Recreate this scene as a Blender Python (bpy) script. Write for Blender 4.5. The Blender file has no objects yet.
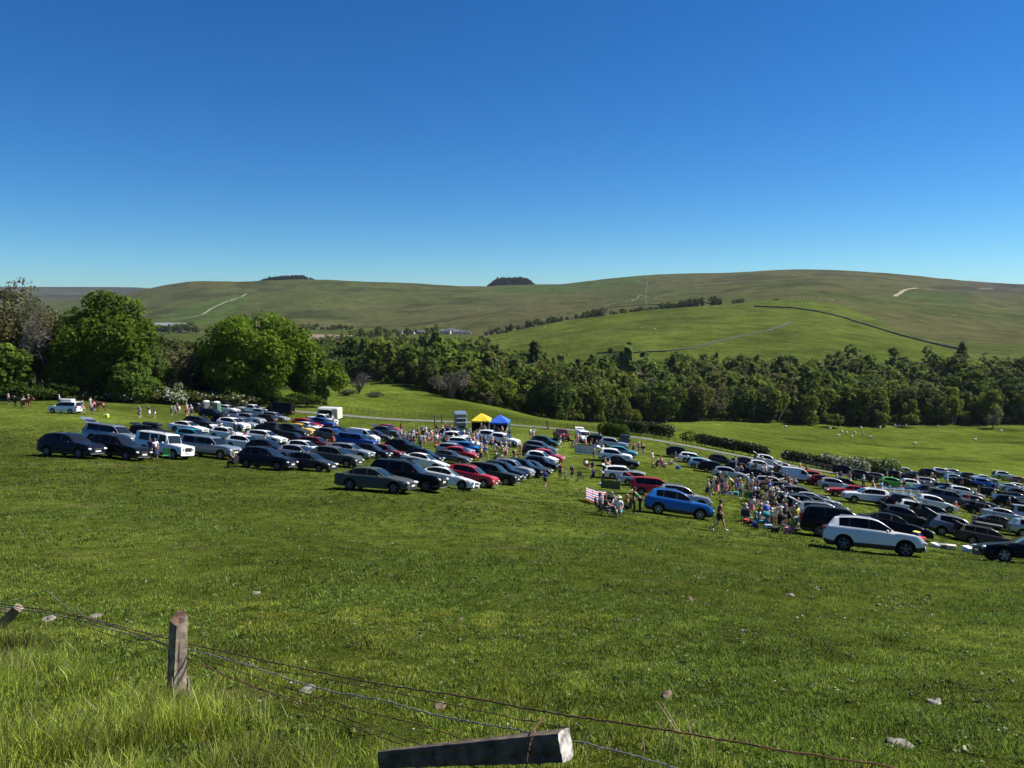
import bpy, math, random, warnings
warnings.filterwarnings("ignore")
import numpy as np
from mathutils import Vector, Matrix, Quaternion
R_ = math.radians
rng = np.random.default_rng(7)
random.seed(7)
scene = bpy.context.scene
COL = scene.collection

# ------------------------------------------------------------------ camera and picture geometry
F = 745.0
PITCH = math.atan(84/745.0)
SP, CP = math.sin(PITCH), math.cos(PITCH)
def s_of(py):                      # slope z/Y of the sight line through picture row py
    b = (py-384)/F
    return -(SP+b*CP)/(CP-b*SP)
def u_of(px, py):                  # x/Y of the sight line
    b = (py-384)/F
    return ((px-512)/F)/(CP-b*SP)
cam_d = bpy.data.cameras.new('camera'); cam = bpy.data.objects.new('camera', cam_d); COL.objects.link(cam)
cam_d.sensor_width = 36; cam_d.lens = F/1024*36; cam_d.clip_end = 40000; cam_d.clip_start = .05
cam.rotation_euler = (math.pi/2-PITCH, 0, 0); scene.camera = cam

# ------------------------------------------------------------------ terrain height field
YN = [0, 5.5, 8, 12, 18, 26, 36, 47, 60, 73, 90, 115, 150, 200, 290, 380]
NEAR = {
 -150:[-1.5,-3.2,-3.9,-4.8,-5.9,-7.2,-8.7,-10.1,-11.5,-12.8,-14.2,-16.2,-19.0,-26,-40,-50],
   70:[-1.6,-3.4,-4.1,-5.0,-6.2,-7.6,-9.2,-10.7,-12.1,-13.4,-14.9,-16.9,-19.8,-26,-40,-50],
  250:[-1.7,-3.5,-4.2,-5.2,-6.5,-8.0,-9.8,-11.6,-13.6,-15.1,-17.0,-19.3,-22.2,-24.5,-37,-50],
  400:[-1.7,-3.55,-4.3,-5.3,-6.7,-8.5,-10.3,-12.1,-14.4,-16.3,-18.8,-21.4,-24.4,-27,-31,-40],
  480:[-1.7,-3.6,-4.35,-5.4,-6.8,-8.6,-10.6,-12.7,-15.5,-17.6,-19.4,-21.2,-24.9,-29,-38,-46],
  560:[-1.7,-3.6,-4.35,-5.4,-6.8,-8.7,-10.9,-13.3,-16.0,-18.5,-20.5,-22.4,-26,-33,-45,-52],
  640:[-1.7,-3.6,-4.4,-5.45,-6.95,-8.9,-11.2,-13.7,-16.5,-18.9,-21.0,-23.3,-27.4,-35,-47.5,-52],
  720:[-1.7,-3.6,-4.4,-5.5,-7.1,-9.2,-11.7,-14.3,-17.2,-19.4,-21.8,-24.9,-29.6,-37.5,-48,-52],
  870:[-1.7,-3.6,-4.4,-5.6,-7.3,-9.6,-12.5,-15.2,-18.0,-20.5,-23.6,-28.3,-35,-43,-51.5,-52.5],
 1024:[-1.7,-3.6,-4.45,-5.7,-7.5,-9.9,-13.0,-16.5,-20.3,-23.1,-26.5,-30.9,-37.5,-45.5,-52,-53],
 1250:[-1.7,-3.6,-4.5,-5.8,-7.8,-10.3,-13.6,-17.2,-21.4,-24.6,-28.5,-33.5,-40,-47.5,-53,-54]}
YF = [480, 600, 800, 1000, 1250, 1600, 2000, 2500, 3000, 4500, 7500, 12000]
def zz(*v): return [('z', a) for a in v]
def farcol(first, pys, sky):
    out = [a for a in first]
    for y, p in zip(YF[len(first):], pys): out.append(s_of(p)*y)
    out += [s_of(sky+9)*4500, s_of(292)*7500, s_of(294)*12000]
    return out
FAR = {
 -150:[-55,-58,-60,-60,-60,-58,-50,-30,s_of(303)*3000,s_of(296)*4500,s_of(286)*7500,s_of(290)*12000],
   60:[-55,-58,-60,-60,-60,-58,-52,-40,s_of(306)*3000,s_of(299)*4500,s_of(287)*7500,s_of(291)*12000],
  130:[-55,-58,-60,-60,-60,-58,s_of(320)*2000,s_of(308)*2500,s_of(294)*3000,s_of(297)*4500,s_of(287)*7500,s_of(290)*12000],
  200:farcol([-55,-58,-60,-60,-60],[328,316,299,282.5],283),
  300:farcol([-52,-53,-54,-55,-56],[328,312,296,281],281),
  400:farcol([-47,-52,-53,-54,-55],[329,314,298,282],282),
  480:farcol([-50,-52],[345,336,336,322,309,297,287],287),
  560:farcol([-52,-50],[333,321,323,315,303,293,284],284),
  640:farcol([-52,s_of(348)*600],[325,311.5,313,306,296,285,276],276),
  720:farcol([-52,s_of(347)*600],[322,306,306.5,299,289,280,272.5],272.5),
  800:farcol([-52,s_of(347)*600],[322,307,300,293,284,275,269.5],269.5),
  870:farcol([-52,s_of(349)*600],[331,318,308,298,288,278,272],272),
  950:farcol([-52,s_of(353)*600],[342,330,318,306,295,285,280],280),
 1024:farcol([-52,s_of(356)*600],[346,337,325,312,300,290,284],284),
 1250:farcol([-52,s_of(358)*600],[348,340,330,318,306,296,290],290)}
def pchip(x, y, xq):
    x = np.asarray(x, float); y = np.asarray(y, float)
    h = np.diff(x); d = np.diff(y)/h
    m = np.zeros_like(y); m[0] = d[0]; m[-1] = d[-1]
    w1 = 2*h[1:]+h[:-1]; w2 = h[1:]+2*h[:-1]
    ok = d[:-1]*d[1:] > 0
    with np.errstate(divide='ignore', invalid='ignore'):
        mm = (w1+w2)/(w1/d[:-1]+w2/d[1:])
    m[1:-1] = np.where(ok, mm, 0)
    xq = np.clip(xq, x[0], x[-1]); i = np.clip(np.searchsorted(x, xq)-1, 0, len(x)-2)
    t = (xq-x[i])/h[i]
    return ((1+2*t)*(1-t)**2*y[i]+t*(1-t)**2*h[i]*m[i]+t*t*(3-2*t)*y[i+1]+t*t*(t-1)*h[i]*m[i+1])
LY = np.linspace(math.log(8), math.log(12008), 900)      # log(Y+8)
YG = np.exp(LY)-8
cols = sorted(set(NEAR) | set(FAR))
nk, fk = sorted(NEAR), sorted(FAR)
prof = []
for c in cols:
    n = [np.interp(c, nk, [NEAR[k][j] for k in nk]) for j in range(len(YN))]
    f = [np.interp(c, fk, [FAR[k][j] for k in fk]) for j in range(len(YF))]
    prof.append(pchip(YN+YF, n+f, YG))
prof = np.array(prof)
UC = np.array([(c-512)/F for c in cols])
UG = np.linspace(UC[0], UC[-1], 340)
ZG = np.zeros((len(UG), len(YG)))
for j in range(len(YG)): ZG[:, j] = pchip(UC, prof[:, j], UG)
# smooth once across so that no crease shows between the surveyed columns
for _ in range(12):
    ZG[1:-1] = .25*ZG[:-2]+.5*ZG[1:-1]+.25*ZG[2:]
for _ in range(2):
    ZG[:, 1:-1] = .25*ZG[:, :-2]+.5*ZG[:, 1:-1]+.25*ZG[:, 2:]
def hash2(i, j, k=0):
    n = (i*374761393+j*668265263+k*2147483647) & 0xffffffff
    n = ((n ^ (n >> 13))*1274126177) & 0xffffffff
    return ((n ^ (n >> 16)) & 0xffff)/65535.0
def vnoise(x, y, k=0):
    x = np.asarray(x, float); y = np.asarray(y, float)
    i = np.floor(x).astype(np.int64); j = np.floor(y).astype(np.int64)
    fx = x-i; fy = y-j; fx = fx*fx*(3-2*fx); fy = fy*fy*(3-2*fy)
    a = hash2(i, j, k); b = hash2(i+1, j, k); c = hash2(i, j+1, k); d = hash2(i+1, j+1, k)
    return a*(1-fx)*(1-fy)+b*fx*(1-fy)+c*(1-fx)*fy+d*fx*fy-.5
def fbm(x, y, k=0, o=4):
    s = 0; a = 1
    for q in range(o):
        s = s+a*vnoise(x*2**q+17*q, y*2**q-9*q, k+q); a *= .5
    return s
def uq_of(x, Y): return x/np.sqrt(Y*Y+100*np.clip(1-Y/60, 0, 1))
def height(x, Y):
    x = np.asarray(x, float); Y = np.asarray(Y, float)
    Yc = np.maximum(Y, 0)
    u = uq_of(x, Yc)
    gu = np.clip((u-UG[0])/(UG[1]-UG[0]), 0, len(UG)-1.001); gl = np.clip((np.log(Yc+8)-LY[0])/(LY[1]-LY[0]), 0, len(LY)-1.001)
    i = gu.astype(int); j = gl.astype(int); a = gu-i; b = gl-j
    z = ZG[i, j]*(1-a)*(1-b)+ZG[i+1, j]*a*(1-b)+ZG[i, j+1]*(1-a)*b+ZG[i+1, j+1]*a*b
    z = z+np.where(Y < 0, -Y*.12, 0)
    # small relief: hummocks near by, gullies and terraces on the hills
    z = z+.07*fbm(x/2.3, Y/2.3, 3, 3)*np.clip(Yc/3, 0, 1)*np.clip(1.6-Yc/120, 0, 1)
    w = np.clip((Yc-620)/500, 0, 1)*np.clip((3600-Yc)/900, 0, 1)
    z = z+w*(15*fbm(x/420, Y/330, 11, 4)*np.clip((Yc-800)/900, 0.15, 1)+3.5*fbm(x/90, Y/60, 5, 3))
    return z
def hz(x, Y): return float(height(np.array([x]), np.array([Y]))[0])
def ground(px, py, y0=4.0, y1=600.0):
    """the point of the ground seen at picture point (px, py)"""
    Y = np.exp(np.linspace(math.log(y0), math.log(y1), 2600))
    u, s = u_of(px, py), s_of(py)
    d = height(u*Y, Y)-s*Y
    k = np.argmax(d > 0)
    if not d[k] > 0: k = len(Y)-1
    Yk = Y[k] if k == 0 or d[k-1] >= d[k] else Y[k-1]+(Y[k]-Y[k-1])*(-d[k-1])/(d[k]-d[k-1])
    return Vector((u*Yk, Yk, hz(u*Yk, Yk)))
def at(px, Y, dz=0):
    x = (px-512)/F*Y
    # first pass used the row of the horizon; correct for the pitch of the lens
    z = hz(x, Y)
    for _ in range(3):
        a = z/Y; b = -(a*CP+SP)/(CP-a*SP)
        b = (-a*CP-SP)/(CP-a*SP)*1.0
        # slope a = -(SP+b*CP)/(CP-b*SP)  ->  b
        b = -(SP+a*CP)/(CP-a*SP)
        x = (px-512)/F/(CP-b*SP)*Y; z = hz(x, Y)
    return Vector((x, Y, z+dz))
def px_of(x, Y, z):
    d = Y*CP-z*SP; v = Y*SP+z*CP
    return 512+F*x/d, 384-F*v/d
def normal_at(x, Y, e=1.2):
    zx = (hz(x+e, Y)-hz(x-e, Y))/(2*e); zy = (hz(x, Y+e)-hz(x, Y-e))/(2*e)
    return Vector((-zx, -zy, 1)).normalized()

# ------------------------------------------------------------------ mesh and object helpers
def mk_mesh(name, V, Fc, mats=(), fm=None, smooth=False, col=None):
    """V (n,3); Fc: list of faces or an (m,k) array"""
    me = bpy.data.meshes.new(name)
    V = np.asarray(V, np.float32)
    if isinstance(Fc, np.ndarray):
        m, k = Fc.shape
        me.vertices.add(len(V)); me.vertices.foreach_set('co', V.ravel())
        me.loops.add(m*k); me.loops.foreach_set('vertex_index', Fc.astype(np.int32).ravel())
        me.polygons.add(m); me.polygons.foreach_set('loop_start', np.arange(0, m*k, k, dtype=np.int32))
        try: me.polygons.foreach_set('loop_total', np.full(m, k, dtype=np.int32))
        except Exception: pass
        me.update(calc_edges=True)
    else:
        me.from_pydata([tuple(map(float, v)) for v in V], [], [tuple(int(a) for a in f) for f in Fc])
    for m_ in mats: me.materials.append(m_)
    if fm is not None: me.polygons.foreach_set('material_index', np.asarray(fm, np.int32))
    if smooth: me.polygons.foreach_set('use_smooth', np.ones(len(me.polygons), bool))
    if col is not None:
        a = me.color_attributes.new('Col', 'FLOAT_COLOR', 'POINT')
        c = np.ones((len(V), 4), np.float32); c[:, :3] = col
        a.data.foreach_set('color', c.ravel())
    return me
class MB:
    """collects simple solids into one mesh"""
    def __init__(s): s.v = []; s.f = []; s.m = []
    def add(s, V, Fc, m=0):
        o = len(s.v); s.v += [tuple(v) for v in V]; s.f += [tuple(a+o for a in f) for f in Fc]; s.m += [m]*len(Fc); return s
    def box(s, c, d, rot=None, m=0, taper=1.0, bev=0.0):
        x, y, z = d[0]/2, d[1]/2, d[2]/2
        if bev > 0:
            b = min(bev, x*.9, y*.9, z*.9); V = []
            for sz in (-1, 1):
                for ins in ((1, 0) if sz < 0 else (0, 1)):
                    zz_ = sz*(z if ins else z-b); xx = x-(b if ins else 0); yy = y-(b if ins else 0); t = taper if sz > 0 else 1
                    for a_, b_ in ((1, .0), (1, 1), (0, 1)):
                        pass
                    ring = [(-xx+b, -yy), (xx-b, -yy), (xx, -yy+b), (xx, yy-b), (xx-b, yy), (-xx+b, yy), (-xx, yy-b), (-xx, -yy+b)]
                    V += [(p*t, q*t, zz_) for p, q in ring]
            Fc = [tuple(range(7, -1, -1)), tuple(range(24, 32))]
            for r in range(3):
                for k in range(8): Fc.append((r*8+k, r*8+(k+1) % 8, (r+1)*8+(k+1) % 8, (r+1)*8+k))
        else:
            t = taper
            V = [(-x, -y, -z), (x, -y, -z), (x, y, -z), (-x, y, -z), (-x*t, -y*t, z), (x*t, -y*t, z), (x*t, y*t, z), (-x*t, y*t, z)]
            Fc = [(3, 2, 1, 0), (4, 5, 6, 7), (0, 1, 5, 4), (1, 2, 6, 5), (2, 3, 7, 6), (3, 0, 4, 7)]
        M = rot if rot is not None else Matrix.Identity(3)
        return s.add([M @ Vector(v)+Vector(c) for v in V], Fc, m)
    def tube(s, pts, rad, n=6, m=0, caps=True):
        pts = [Vector(p) for p in pts]; V = []
        if not hasattr(rad, '__len__'): rad = [rad]*len(pts)
        up = None
        for i, p in enumerate(pts):
            t = (pts[min(i+1, len(pts)-1)]-pts[max(i-1, 0)]).normalized()
            if up is None: up = Vector((0, 0, 1)) if abs(t.z) < .9 else Vector((1, 0, 0))
            a = t.cross(up).normalized(); b = a.cross(t).normalized(); up = b
            for k in range(n):
                w = 2*math.pi*k/n; V.append(p+(a*math.cos(w)+b*math.sin(w))*rad[i])
        Fc = []
        for i in range(len(pts)-1):
            for k in range(n): Fc.append((i*n+k, i*n+(k+1) % n, (i+1)*n+(k+1) % n, (i+1)*n+k))
        if caps: Fc += [tuple(range(n-1, -1, -1)), tuple((len(pts)-1)*n+k for k in range(n))]
        return s.add(V, Fc, m)
    def ell(s, c, r, nu=10, nv=6, m=0, rot=None):
        V = []; Fc = []
        for j in range(nv+1):
            ph = math.pi*j/nv
            for i in range(nu):
                th = 2*math.pi*i/nu; q = Vector((r[0]*math.sin(ph)*math.cos(th), r[1]*math.sin(ph)*math.sin(th), r[2]*math.cos(ph)))
                if rot is not None: q = rot @ q
                V.append(q+Vector(c))
        for j in range(nv):
            for i in range(nu): Fc.append((j*nu+i, (j+1)*nu+i, (j+1)*nu+(i+1) % nu, j*nu+(i+1) % nu))
        return s.add(V, Fc, m)
    def mesh(s, name, mats, smooth=False):
        if not isinstance(mats, (list, tuple)): mats = [mats]
        return mk_mesh(name, s.v, s.f, mats, s.m, smooth)
def link(name, me, parent=None, loc=None, label=None, cat=None, group=None, kind=None):
    o = bpy.data.objects.new(name, me); COL.objects.link(o)
    if parent is not None: o.parent = parent
    if loc is not None: o.location = loc
    if label: o['label'] = label
    if cat: o['category'] = cat
    if group: o['group'] = group
    if kind: o['kind'] = kind
    return o
def set_paint(o, mat):
    if len(o.material_slots): o.material_slots[0].link = 'OBJECT'; o.material_slots[0].material = mat
def aligned(loc, deg, tilt=True):
    """stands at loc with its +x turned deg clockwise from world +x (towards the camera), tilted with the slope"""
    a = R_(-deg); n = normal_at(loc.x, loc.y) if tilt else Vector((0, 0, 1))
    f = Vector((math.cos(a), math.sin(a), 0)); f = (f-n*f.dot(n)).normalized(); l = n.cross(f)
    M = Matrix((f, l, n)).transposed().to_4x4(); M.translation = loc
    return M

# ------------------------------------------------------------------ materials
def mat(name, base, rough=.6, metal=0, spec=.5, coat=0, bump=None, noise=None, vcol=False, sss=0, transl=0):
    m = bpy.data.materials.new(name); m.use_nodes = True
    nt = m.node_tree; N = nt.nodes; L = nt.links
    b = N['Principled BSDF']
    b.inputs['Base Color'].default_value = (*base, 1); b.inputs['Roughness'].default_value = rough
    b.inputs['Metallic'].default_value = metal; b.inputs['Specular IOR Level'].default_value = spec
    b.inputs['Coat Weight'].default_value = coat; b.inputs['Coat Roughness'].default_value = .04
    src = None
    if vcol:
        a = N.new('ShaderNodeAttribute'); a.attribute_name = 'Col'; src = a.outputs['Color']
    if noise:
        sc, amt, det = noise
        tc = N.new('ShaderNodeTexCoord'); nz = N.new('ShaderNodeTexNoise'); nz.inputs['Scale'].default_value = sc; nz.inputs['Detail'].default_value = det
        L.new(tc.outputs['Object'], nz.inputs['Vector'])
        mr = N.new('ShaderNodeMapRange'); mr.inputs['From Min'].default_value = .3; mr.inputs['From Max'].default_value = .7
        mr.inputs['To Min'].default_value = 1-amt; mr.inputs['To Max'].default_value = 1+amt
        L.new(nz.outputs['Fac'], mr.inputs['Value'])
        mx = N.new('ShaderNodeMix'); mx.data_type = 'RGBA'; mx.blend_type = 'MULTIPLY'; mx.inputs['Factor'].default_value = 1
        if src is not None: L.new(src, mx.inputs['A'])
        else: mx.inputs['A'].default_value = (*base, 1)
        L.new(mr.outputs['Result'], mx.inputs['B']); src = mx.outputs['Result']
        if bump:
            bp = N.new('ShaderNodeBump'); bp.inputs['Distance'].default_value = bump; bp.inputs['Strength'].default_value = .8
            L.new(nz.outputs['Fac'], bp.inputs['Height']); L.new(bp.outputs['Normal'], b.inputs['Normal'])
    if src is not None: L.new(src, b.inputs['Base Color'])
    if transl:
        t = N.new('ShaderNodeBsdfTranslucent'); ms = N.new('ShaderNodeMixShader'); ms.inputs[0].default_value = transl
        if src is not None: L.new(src, t.inputs['Color'])
        else: t.inputs['Color'].default_value = (*base, 1)
        L.new(b.outputs[0], ms.inputs[1]); L.new(t.outputs[0], ms.inputs[2]); L.new(ms.outputs[0], N['Material Output'].inputs['Surface'])
    return m
_mc = {}
def M(key, *a, **k):
    if key not in _mc: _mc[key] = mat(key, *a, **k)
    return _mc[key]
glass = M('car_glass', (.010, .012, .014), .05, spec=.45)
side_glass = M('side_glass', (.006, .007, .008), .12, spec=.25)
rubber = M('tyre_rubber', (.014, .014, .015), .85, spec=.2)
trim = M('black_trim', (.02, .02, .022), .5)
alloy = M('alloy_rim', (.42, .43, .44), .3, metal=.8)
darkalloy = M('dark_rim', (.17, .17, .175), .4, metal=.4)
lampglass = M('headlamp_glass', (.62, .65, .68), .08, spec=.9)
redlamp = M('red_lamp', (.35, .01, .01), .15)
plate_w = M('white_plate', (.75, .75, .72), .4)
plate_y = M('yellow_plate', (.7, .55, .05), .4)
chrome = M('chrome', (.6, .61, .62), .25, metal=.8)
dark_in = M('car_interior', (.012, .012, .014), .9)
def paint(name, c, metal=0): return M('paint_'+name.replace(' ', '_'), c, .30 if metal == 0 else .34, metal=metal if sum(c) > .3 else 0, coat=.06 if sum(c) < .3 else .4, spec=.14 if sum(c) < .3 else .35)
PAINT = {'white': paint('white', (.75, .76, .76)), 'black': paint('black', (.006, .006, .007)), 'navy': paint('navy', (.007, .009, .017)),
 'dark grey': paint('dark grey', (.028, .029, .030), .25), 'grey': paint('grey', (.10, .10, .10), .35), 'silver': paint('silver', (.42, .44, .46), .5),
 'silver blue': paint('silver blue', (.22, .25, .28), .3), 'grey green': paint('grey green', (.062, .072, .064), .2), 'red': paint('red', (.42, .012, .016)),
 'maroon': paint('maroon', (.12, .008, .014)), 'bright blue': paint('bright blue', (.010, .13, .43), .1), 'deep blue': paint('deep blue', (.012, .05, .27), .1),
 'light blue': paint('light blue', (.25, .45, .60), .2), 'teal': paint('teal', (.03, .22, .30), .1), 'yellow': paint('yellow', (.72, .45, .02)), 'bronze': paint('bronze', (.22, .12, .07), .4),
 'brown': paint('brown', (.085, .06, .05), .4), 'dark green': paint('dark green', (.012, .04, .03)), 'lime green': paint('lime green', (.12, .42, .05)), 'cream': paint('cream', (.66, .62, .50))}
# ------------------------------------------------------------------ vehicles: lofted bodies whose panes are faces of the same surface
SPEC = {
 'suv': dict(L=4.5, W=1.86, wb=2.70, fo=.87, wr=.37, belt=(1.08, 1.20), roofw=.75, rails=1, clad=1, cowl=1.25, ws=2.0, rr=4.0, rb=4.36,
   top=[(0,.62),(.03,.82),(.12,.94),(.4,1.04),(1.25,1.13),(2.0,1.60),(2.35,1.69),(3.0,1.72),(3.6,1.68),(4.0,1.60),(4.36,1.18),(4.45,1.06),(4.5,.78)], win=[(1.5,2.42),(2.50,3.3),(3.36,3.80)]),
 'big_suv': dict(L=4.9, W=1.95, wb=2.9, fo=.9, wr=.38, belt=(1.14, 1.20), roofw=.76, rails=1, clad=1, cowl=1.35, ws=2.1, rr=4.6, rb=4.82,
   top=[(0,.66),(.03,.86),(.12,1.0),(.5,1.08),(1.35,1.15),(2.1,1.68),(2.45,1.77),(3.4,1.80),(4.4,1.76),(4.6,1.70),(4.82,1.16),(4.88,1.0),(4.9,.75)], win=[(1.6,2.55),(2.63,3.5),(3.58,4.4)]),
 'hatchback': dict(L=4.15, W=1.78, wb=2.55, fo=.83, wr=.32, belt=(.92, .98), roofw=.74, rails=0, clad=0, cowl=1.1, ws=1.92, rr=3.75, rb=4.02,
   top=[(0,.52),(.03,.63),(.15,.74),(.6,.86),(1.1,.94),(1.92,1.39),(2.3,1.46),(2.9,1.47),(3.5,1.40),(3.75,1.33),(4.02,.98),(4.12,.82),(4.15,.6)], win=[(1.42,2.35),(2.43,3.2),(3.27,3.55)]),
 'saloon': dict(L=4.74, W=1.83, wb=2.81, fo=.88, wr=.34, belt=(.93, .99), roofw=.70, rails=0, clad=0, cowl=1.4, ws=2.25, rr=3.55, rb=4.2,
   top=[(0,.52),(.03,.64),(.18,.75),(.8,.88),(1.4,.95),(2.25,1.35),(2.6,1.41),(3.1,1.41),(3.55,1.33),(4.2,1.05),(4.3,1.02),(4.62,.99),(4.70,.86),(4.74,.6)], win=[(1.8,2.65),(2.73,3.55),(3.6,3.82)]),
 'estate': dict(L=4.72, W=1.82, wb=2.75, fo=.88, wr=.33, belt=(.93, .99), roofw=.73, rails=1, clad=0, cowl=1.35, ws=2.15, rr=4.28, rb=4.58,
   top=[(0,.52),(.03,.64),(.18,.75),(.8,.88),(1.35,.95),(2.15,1.38),(2.5,1.46),(3.5,1.47),(4.1,1.41),(4.28,1.36),(4.58,1.0),(4.68,.86),(4.72,.6)], win=[(1.7,2.6),(2.68,3.45),(3.53,4.2)]),
 'people_carrier': dict(L=4.7, W=1.86, wb=2.8, fo=.92, wr=.34, belt=(1.03, 1.06), roofw=.80, rails=0, clad=0, cowl=1.0, ws=2.0, rr=4.4, rb=4.62,
   top=[(0,.56),(.03,.70),(.15,.82),(.5,.95),(1.0,1.06),(2.0,1.60),(2.4,1.68),(3.5,1.70),(4.2,1.65),(4.4,1.60),(4.62,1.06),(4.68,.9),(4.7,.65)], win=[(1.4,2.35),(2.45,3.4),(3.5,4.3)]),
 'pickup': dict(L=5.3, W=1.88, wb=3.2, fo=.92, wr=.39, belt=(1.15, 1.16), roofw=.80, rails=0, clad=1, cowl=1.35, ws=2.05, rr=3.45, rb=3.62,
   top=[(0,.74),(.03,.96),(.12,1.06),(.5,1.12),(1.35,1.18),(2.05,1.70),(2.3,1.79),(3.2,1.80),(3.45,1.74),(3.62,1.19),(3.66,1.16),(5.24,1.14),(5.3,1.0)], win=[(1.6,2.5),(2.58,3.38)]),
 'canopy_pickup': dict(L=5.3, W=1.88, wb=3.2, fo=.92, wr=.39, belt=(1.15, 1.17), roofw=.80, rails=1, clad=1, cowl=1.35, ws=2.05, rr=5.02, rb=5.2,
   top=[(0,.74),(.03,.96),(.12,1.06),(.5,1.12),(1.35,1.18),(2.05,1.70),(2.3,1.79),(3.3,1.80),(3.5,1.80),(4.7,1.82),(5.02,1.78),(5.2,1.2),(5.27,1.12),(5.3,.95)], win=[(1.6,2.5),(2.58,3.38),(3.72,4.85)]),
 'small_van': dict(L=4.5, W=1.82, wb=2.75, fo=.88, wr=.33, belt=(1.10, 1.12), roofw=.86, rails=0, clad=1, cowl=.9, ws=1.65, rr=4.36, rb=4.44,
   top=[(0,.56),(.03,.78),(.15,.90),(.5,1.02),(.9,1.12),(1.65,1.72),(1.95,1.82),(2.3,1.86),(4.2,1.84),(4.36,1.80),(4.44,1.3),(4.48,1.0),(4.5,.6)], win=[(1.15,2.05)]),
 'large_van': dict(L=5.9, W=2.0, wb=3.5, fo=.95, wr=.36, belt=(1.32, 1.34), roofw=.86, rails=0, clad=1, cowl=.95, ws=1.65, rr=5.8, rb=5.85,
   top=[(0,.62),(.03,.95),(.15,1.10),(.5,1.22),(.95,1.36),(1.65,2.2),(1.95,2.4),(2.3,2.48),(5.6,2.48),(5.8,2.42),(5.85,1.5),(5.88,1.2),(5.9,.6)], win=[(1.2,2.05)]),
 'off_roader': dict(L=4.6, W=1.78, wb=2.79, fo=.78, wr=.40, belt=(1.20, 1.22), roofw=.90, rails=0, clad=1, cowl=1.32, ws=1.55, rr=4.5, rb=4.57, box=1,
   top=[(0,.72),(.02,1.04),(.06,1.12),(.5,1.16),(1.32,1.22),(1.55,1.84),(1.66,1.94),(2.2,1.98),(4.3,1.98),(4.5,1.92),(4.57,1.25),(4.59,1.1),(4.6,.7)], win=[(1.62,2.3),(2.4,3.1),(3.25,4.2)]),
}
def wheel_meshes(r, dark):
    key = ('wheel', r, dark)
    if key in _mc: return _mc[key]
    t = MB(); n = 20; w = .11
    prof_ = [(-w, r*.66), (-w, r*.9), (-w*.7, r), (w*.7, r), (w, r*.9), (w, r*.66)]
    V = []; Fc = []
    for k in range(n):
        a = 2*math.pi*k/n
        for y, q in prof_: V.append((q*math.cos(a), y, q*math.sin(a)))
    m = len(prof_)
    for k in range(n):
        for j in range(m): Fc.append((k*m+j, ((k+1) % n)*m+j, ((k+1) % n)*m+(j+1) % m, k*m+(j+1) % m))
    t.add(V, Fc)
    tm = t.mesh('tyre', rubber, True)
    q = MB()
    disc = lambda y, rr, mi: q.add([(0, y, 0)]+[(rr*math.cos(2*math.pi*k/n), y, rr*math.sin(2*math.pi*k/n)) for k in range(n)], [(0, 1+k, 1+(k+1) % n) for k in range(n)], mi)
    disc(.02, r*.68, 1); disc(-.02, r*.68, 1)
    for sgn in (1, -1):
        for k in range(5):
            a = 2*math.pi*k/5+.3; c, s_ = math.cos(a), math.sin(a)
            R3 = Matrix(((c, 0, -s_), (0, 1, 0), (s_, 0, c)))
            for da in (-.16, .16):
                q.box((math.cos(a+da)*r*.36, sgn*.085, math.sin(a+da)*r*.36), (r*.62, .03, r*.10), R3)
        V = []; Fc = []
        for k in range(n):
            a = 2*math.pi*k/n
            for y, rr in ((sgn*.10, r*.69), (sgn*.10, r*.62), (sgn*.04, r*.60)): V.append((rr*math.cos(a), y, rr*math.sin(a)))
        for k in range(n):
            for j in range(2): Fc.append((k*3+j, ((k+1) % n)*3+j, ((k+1) % n)*3+j+1, k*3+j+1))
        q.add(V, Fc)
        q.tube([(0, sgn*.04, 0), (0, sgn*.1, 0)], r*.13, 8)
    rm = q.mesh('rim', [darkalloy if dark else alloy, dark_in])
    _mc[key] = (tm, rm); return _mc[key]

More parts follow.
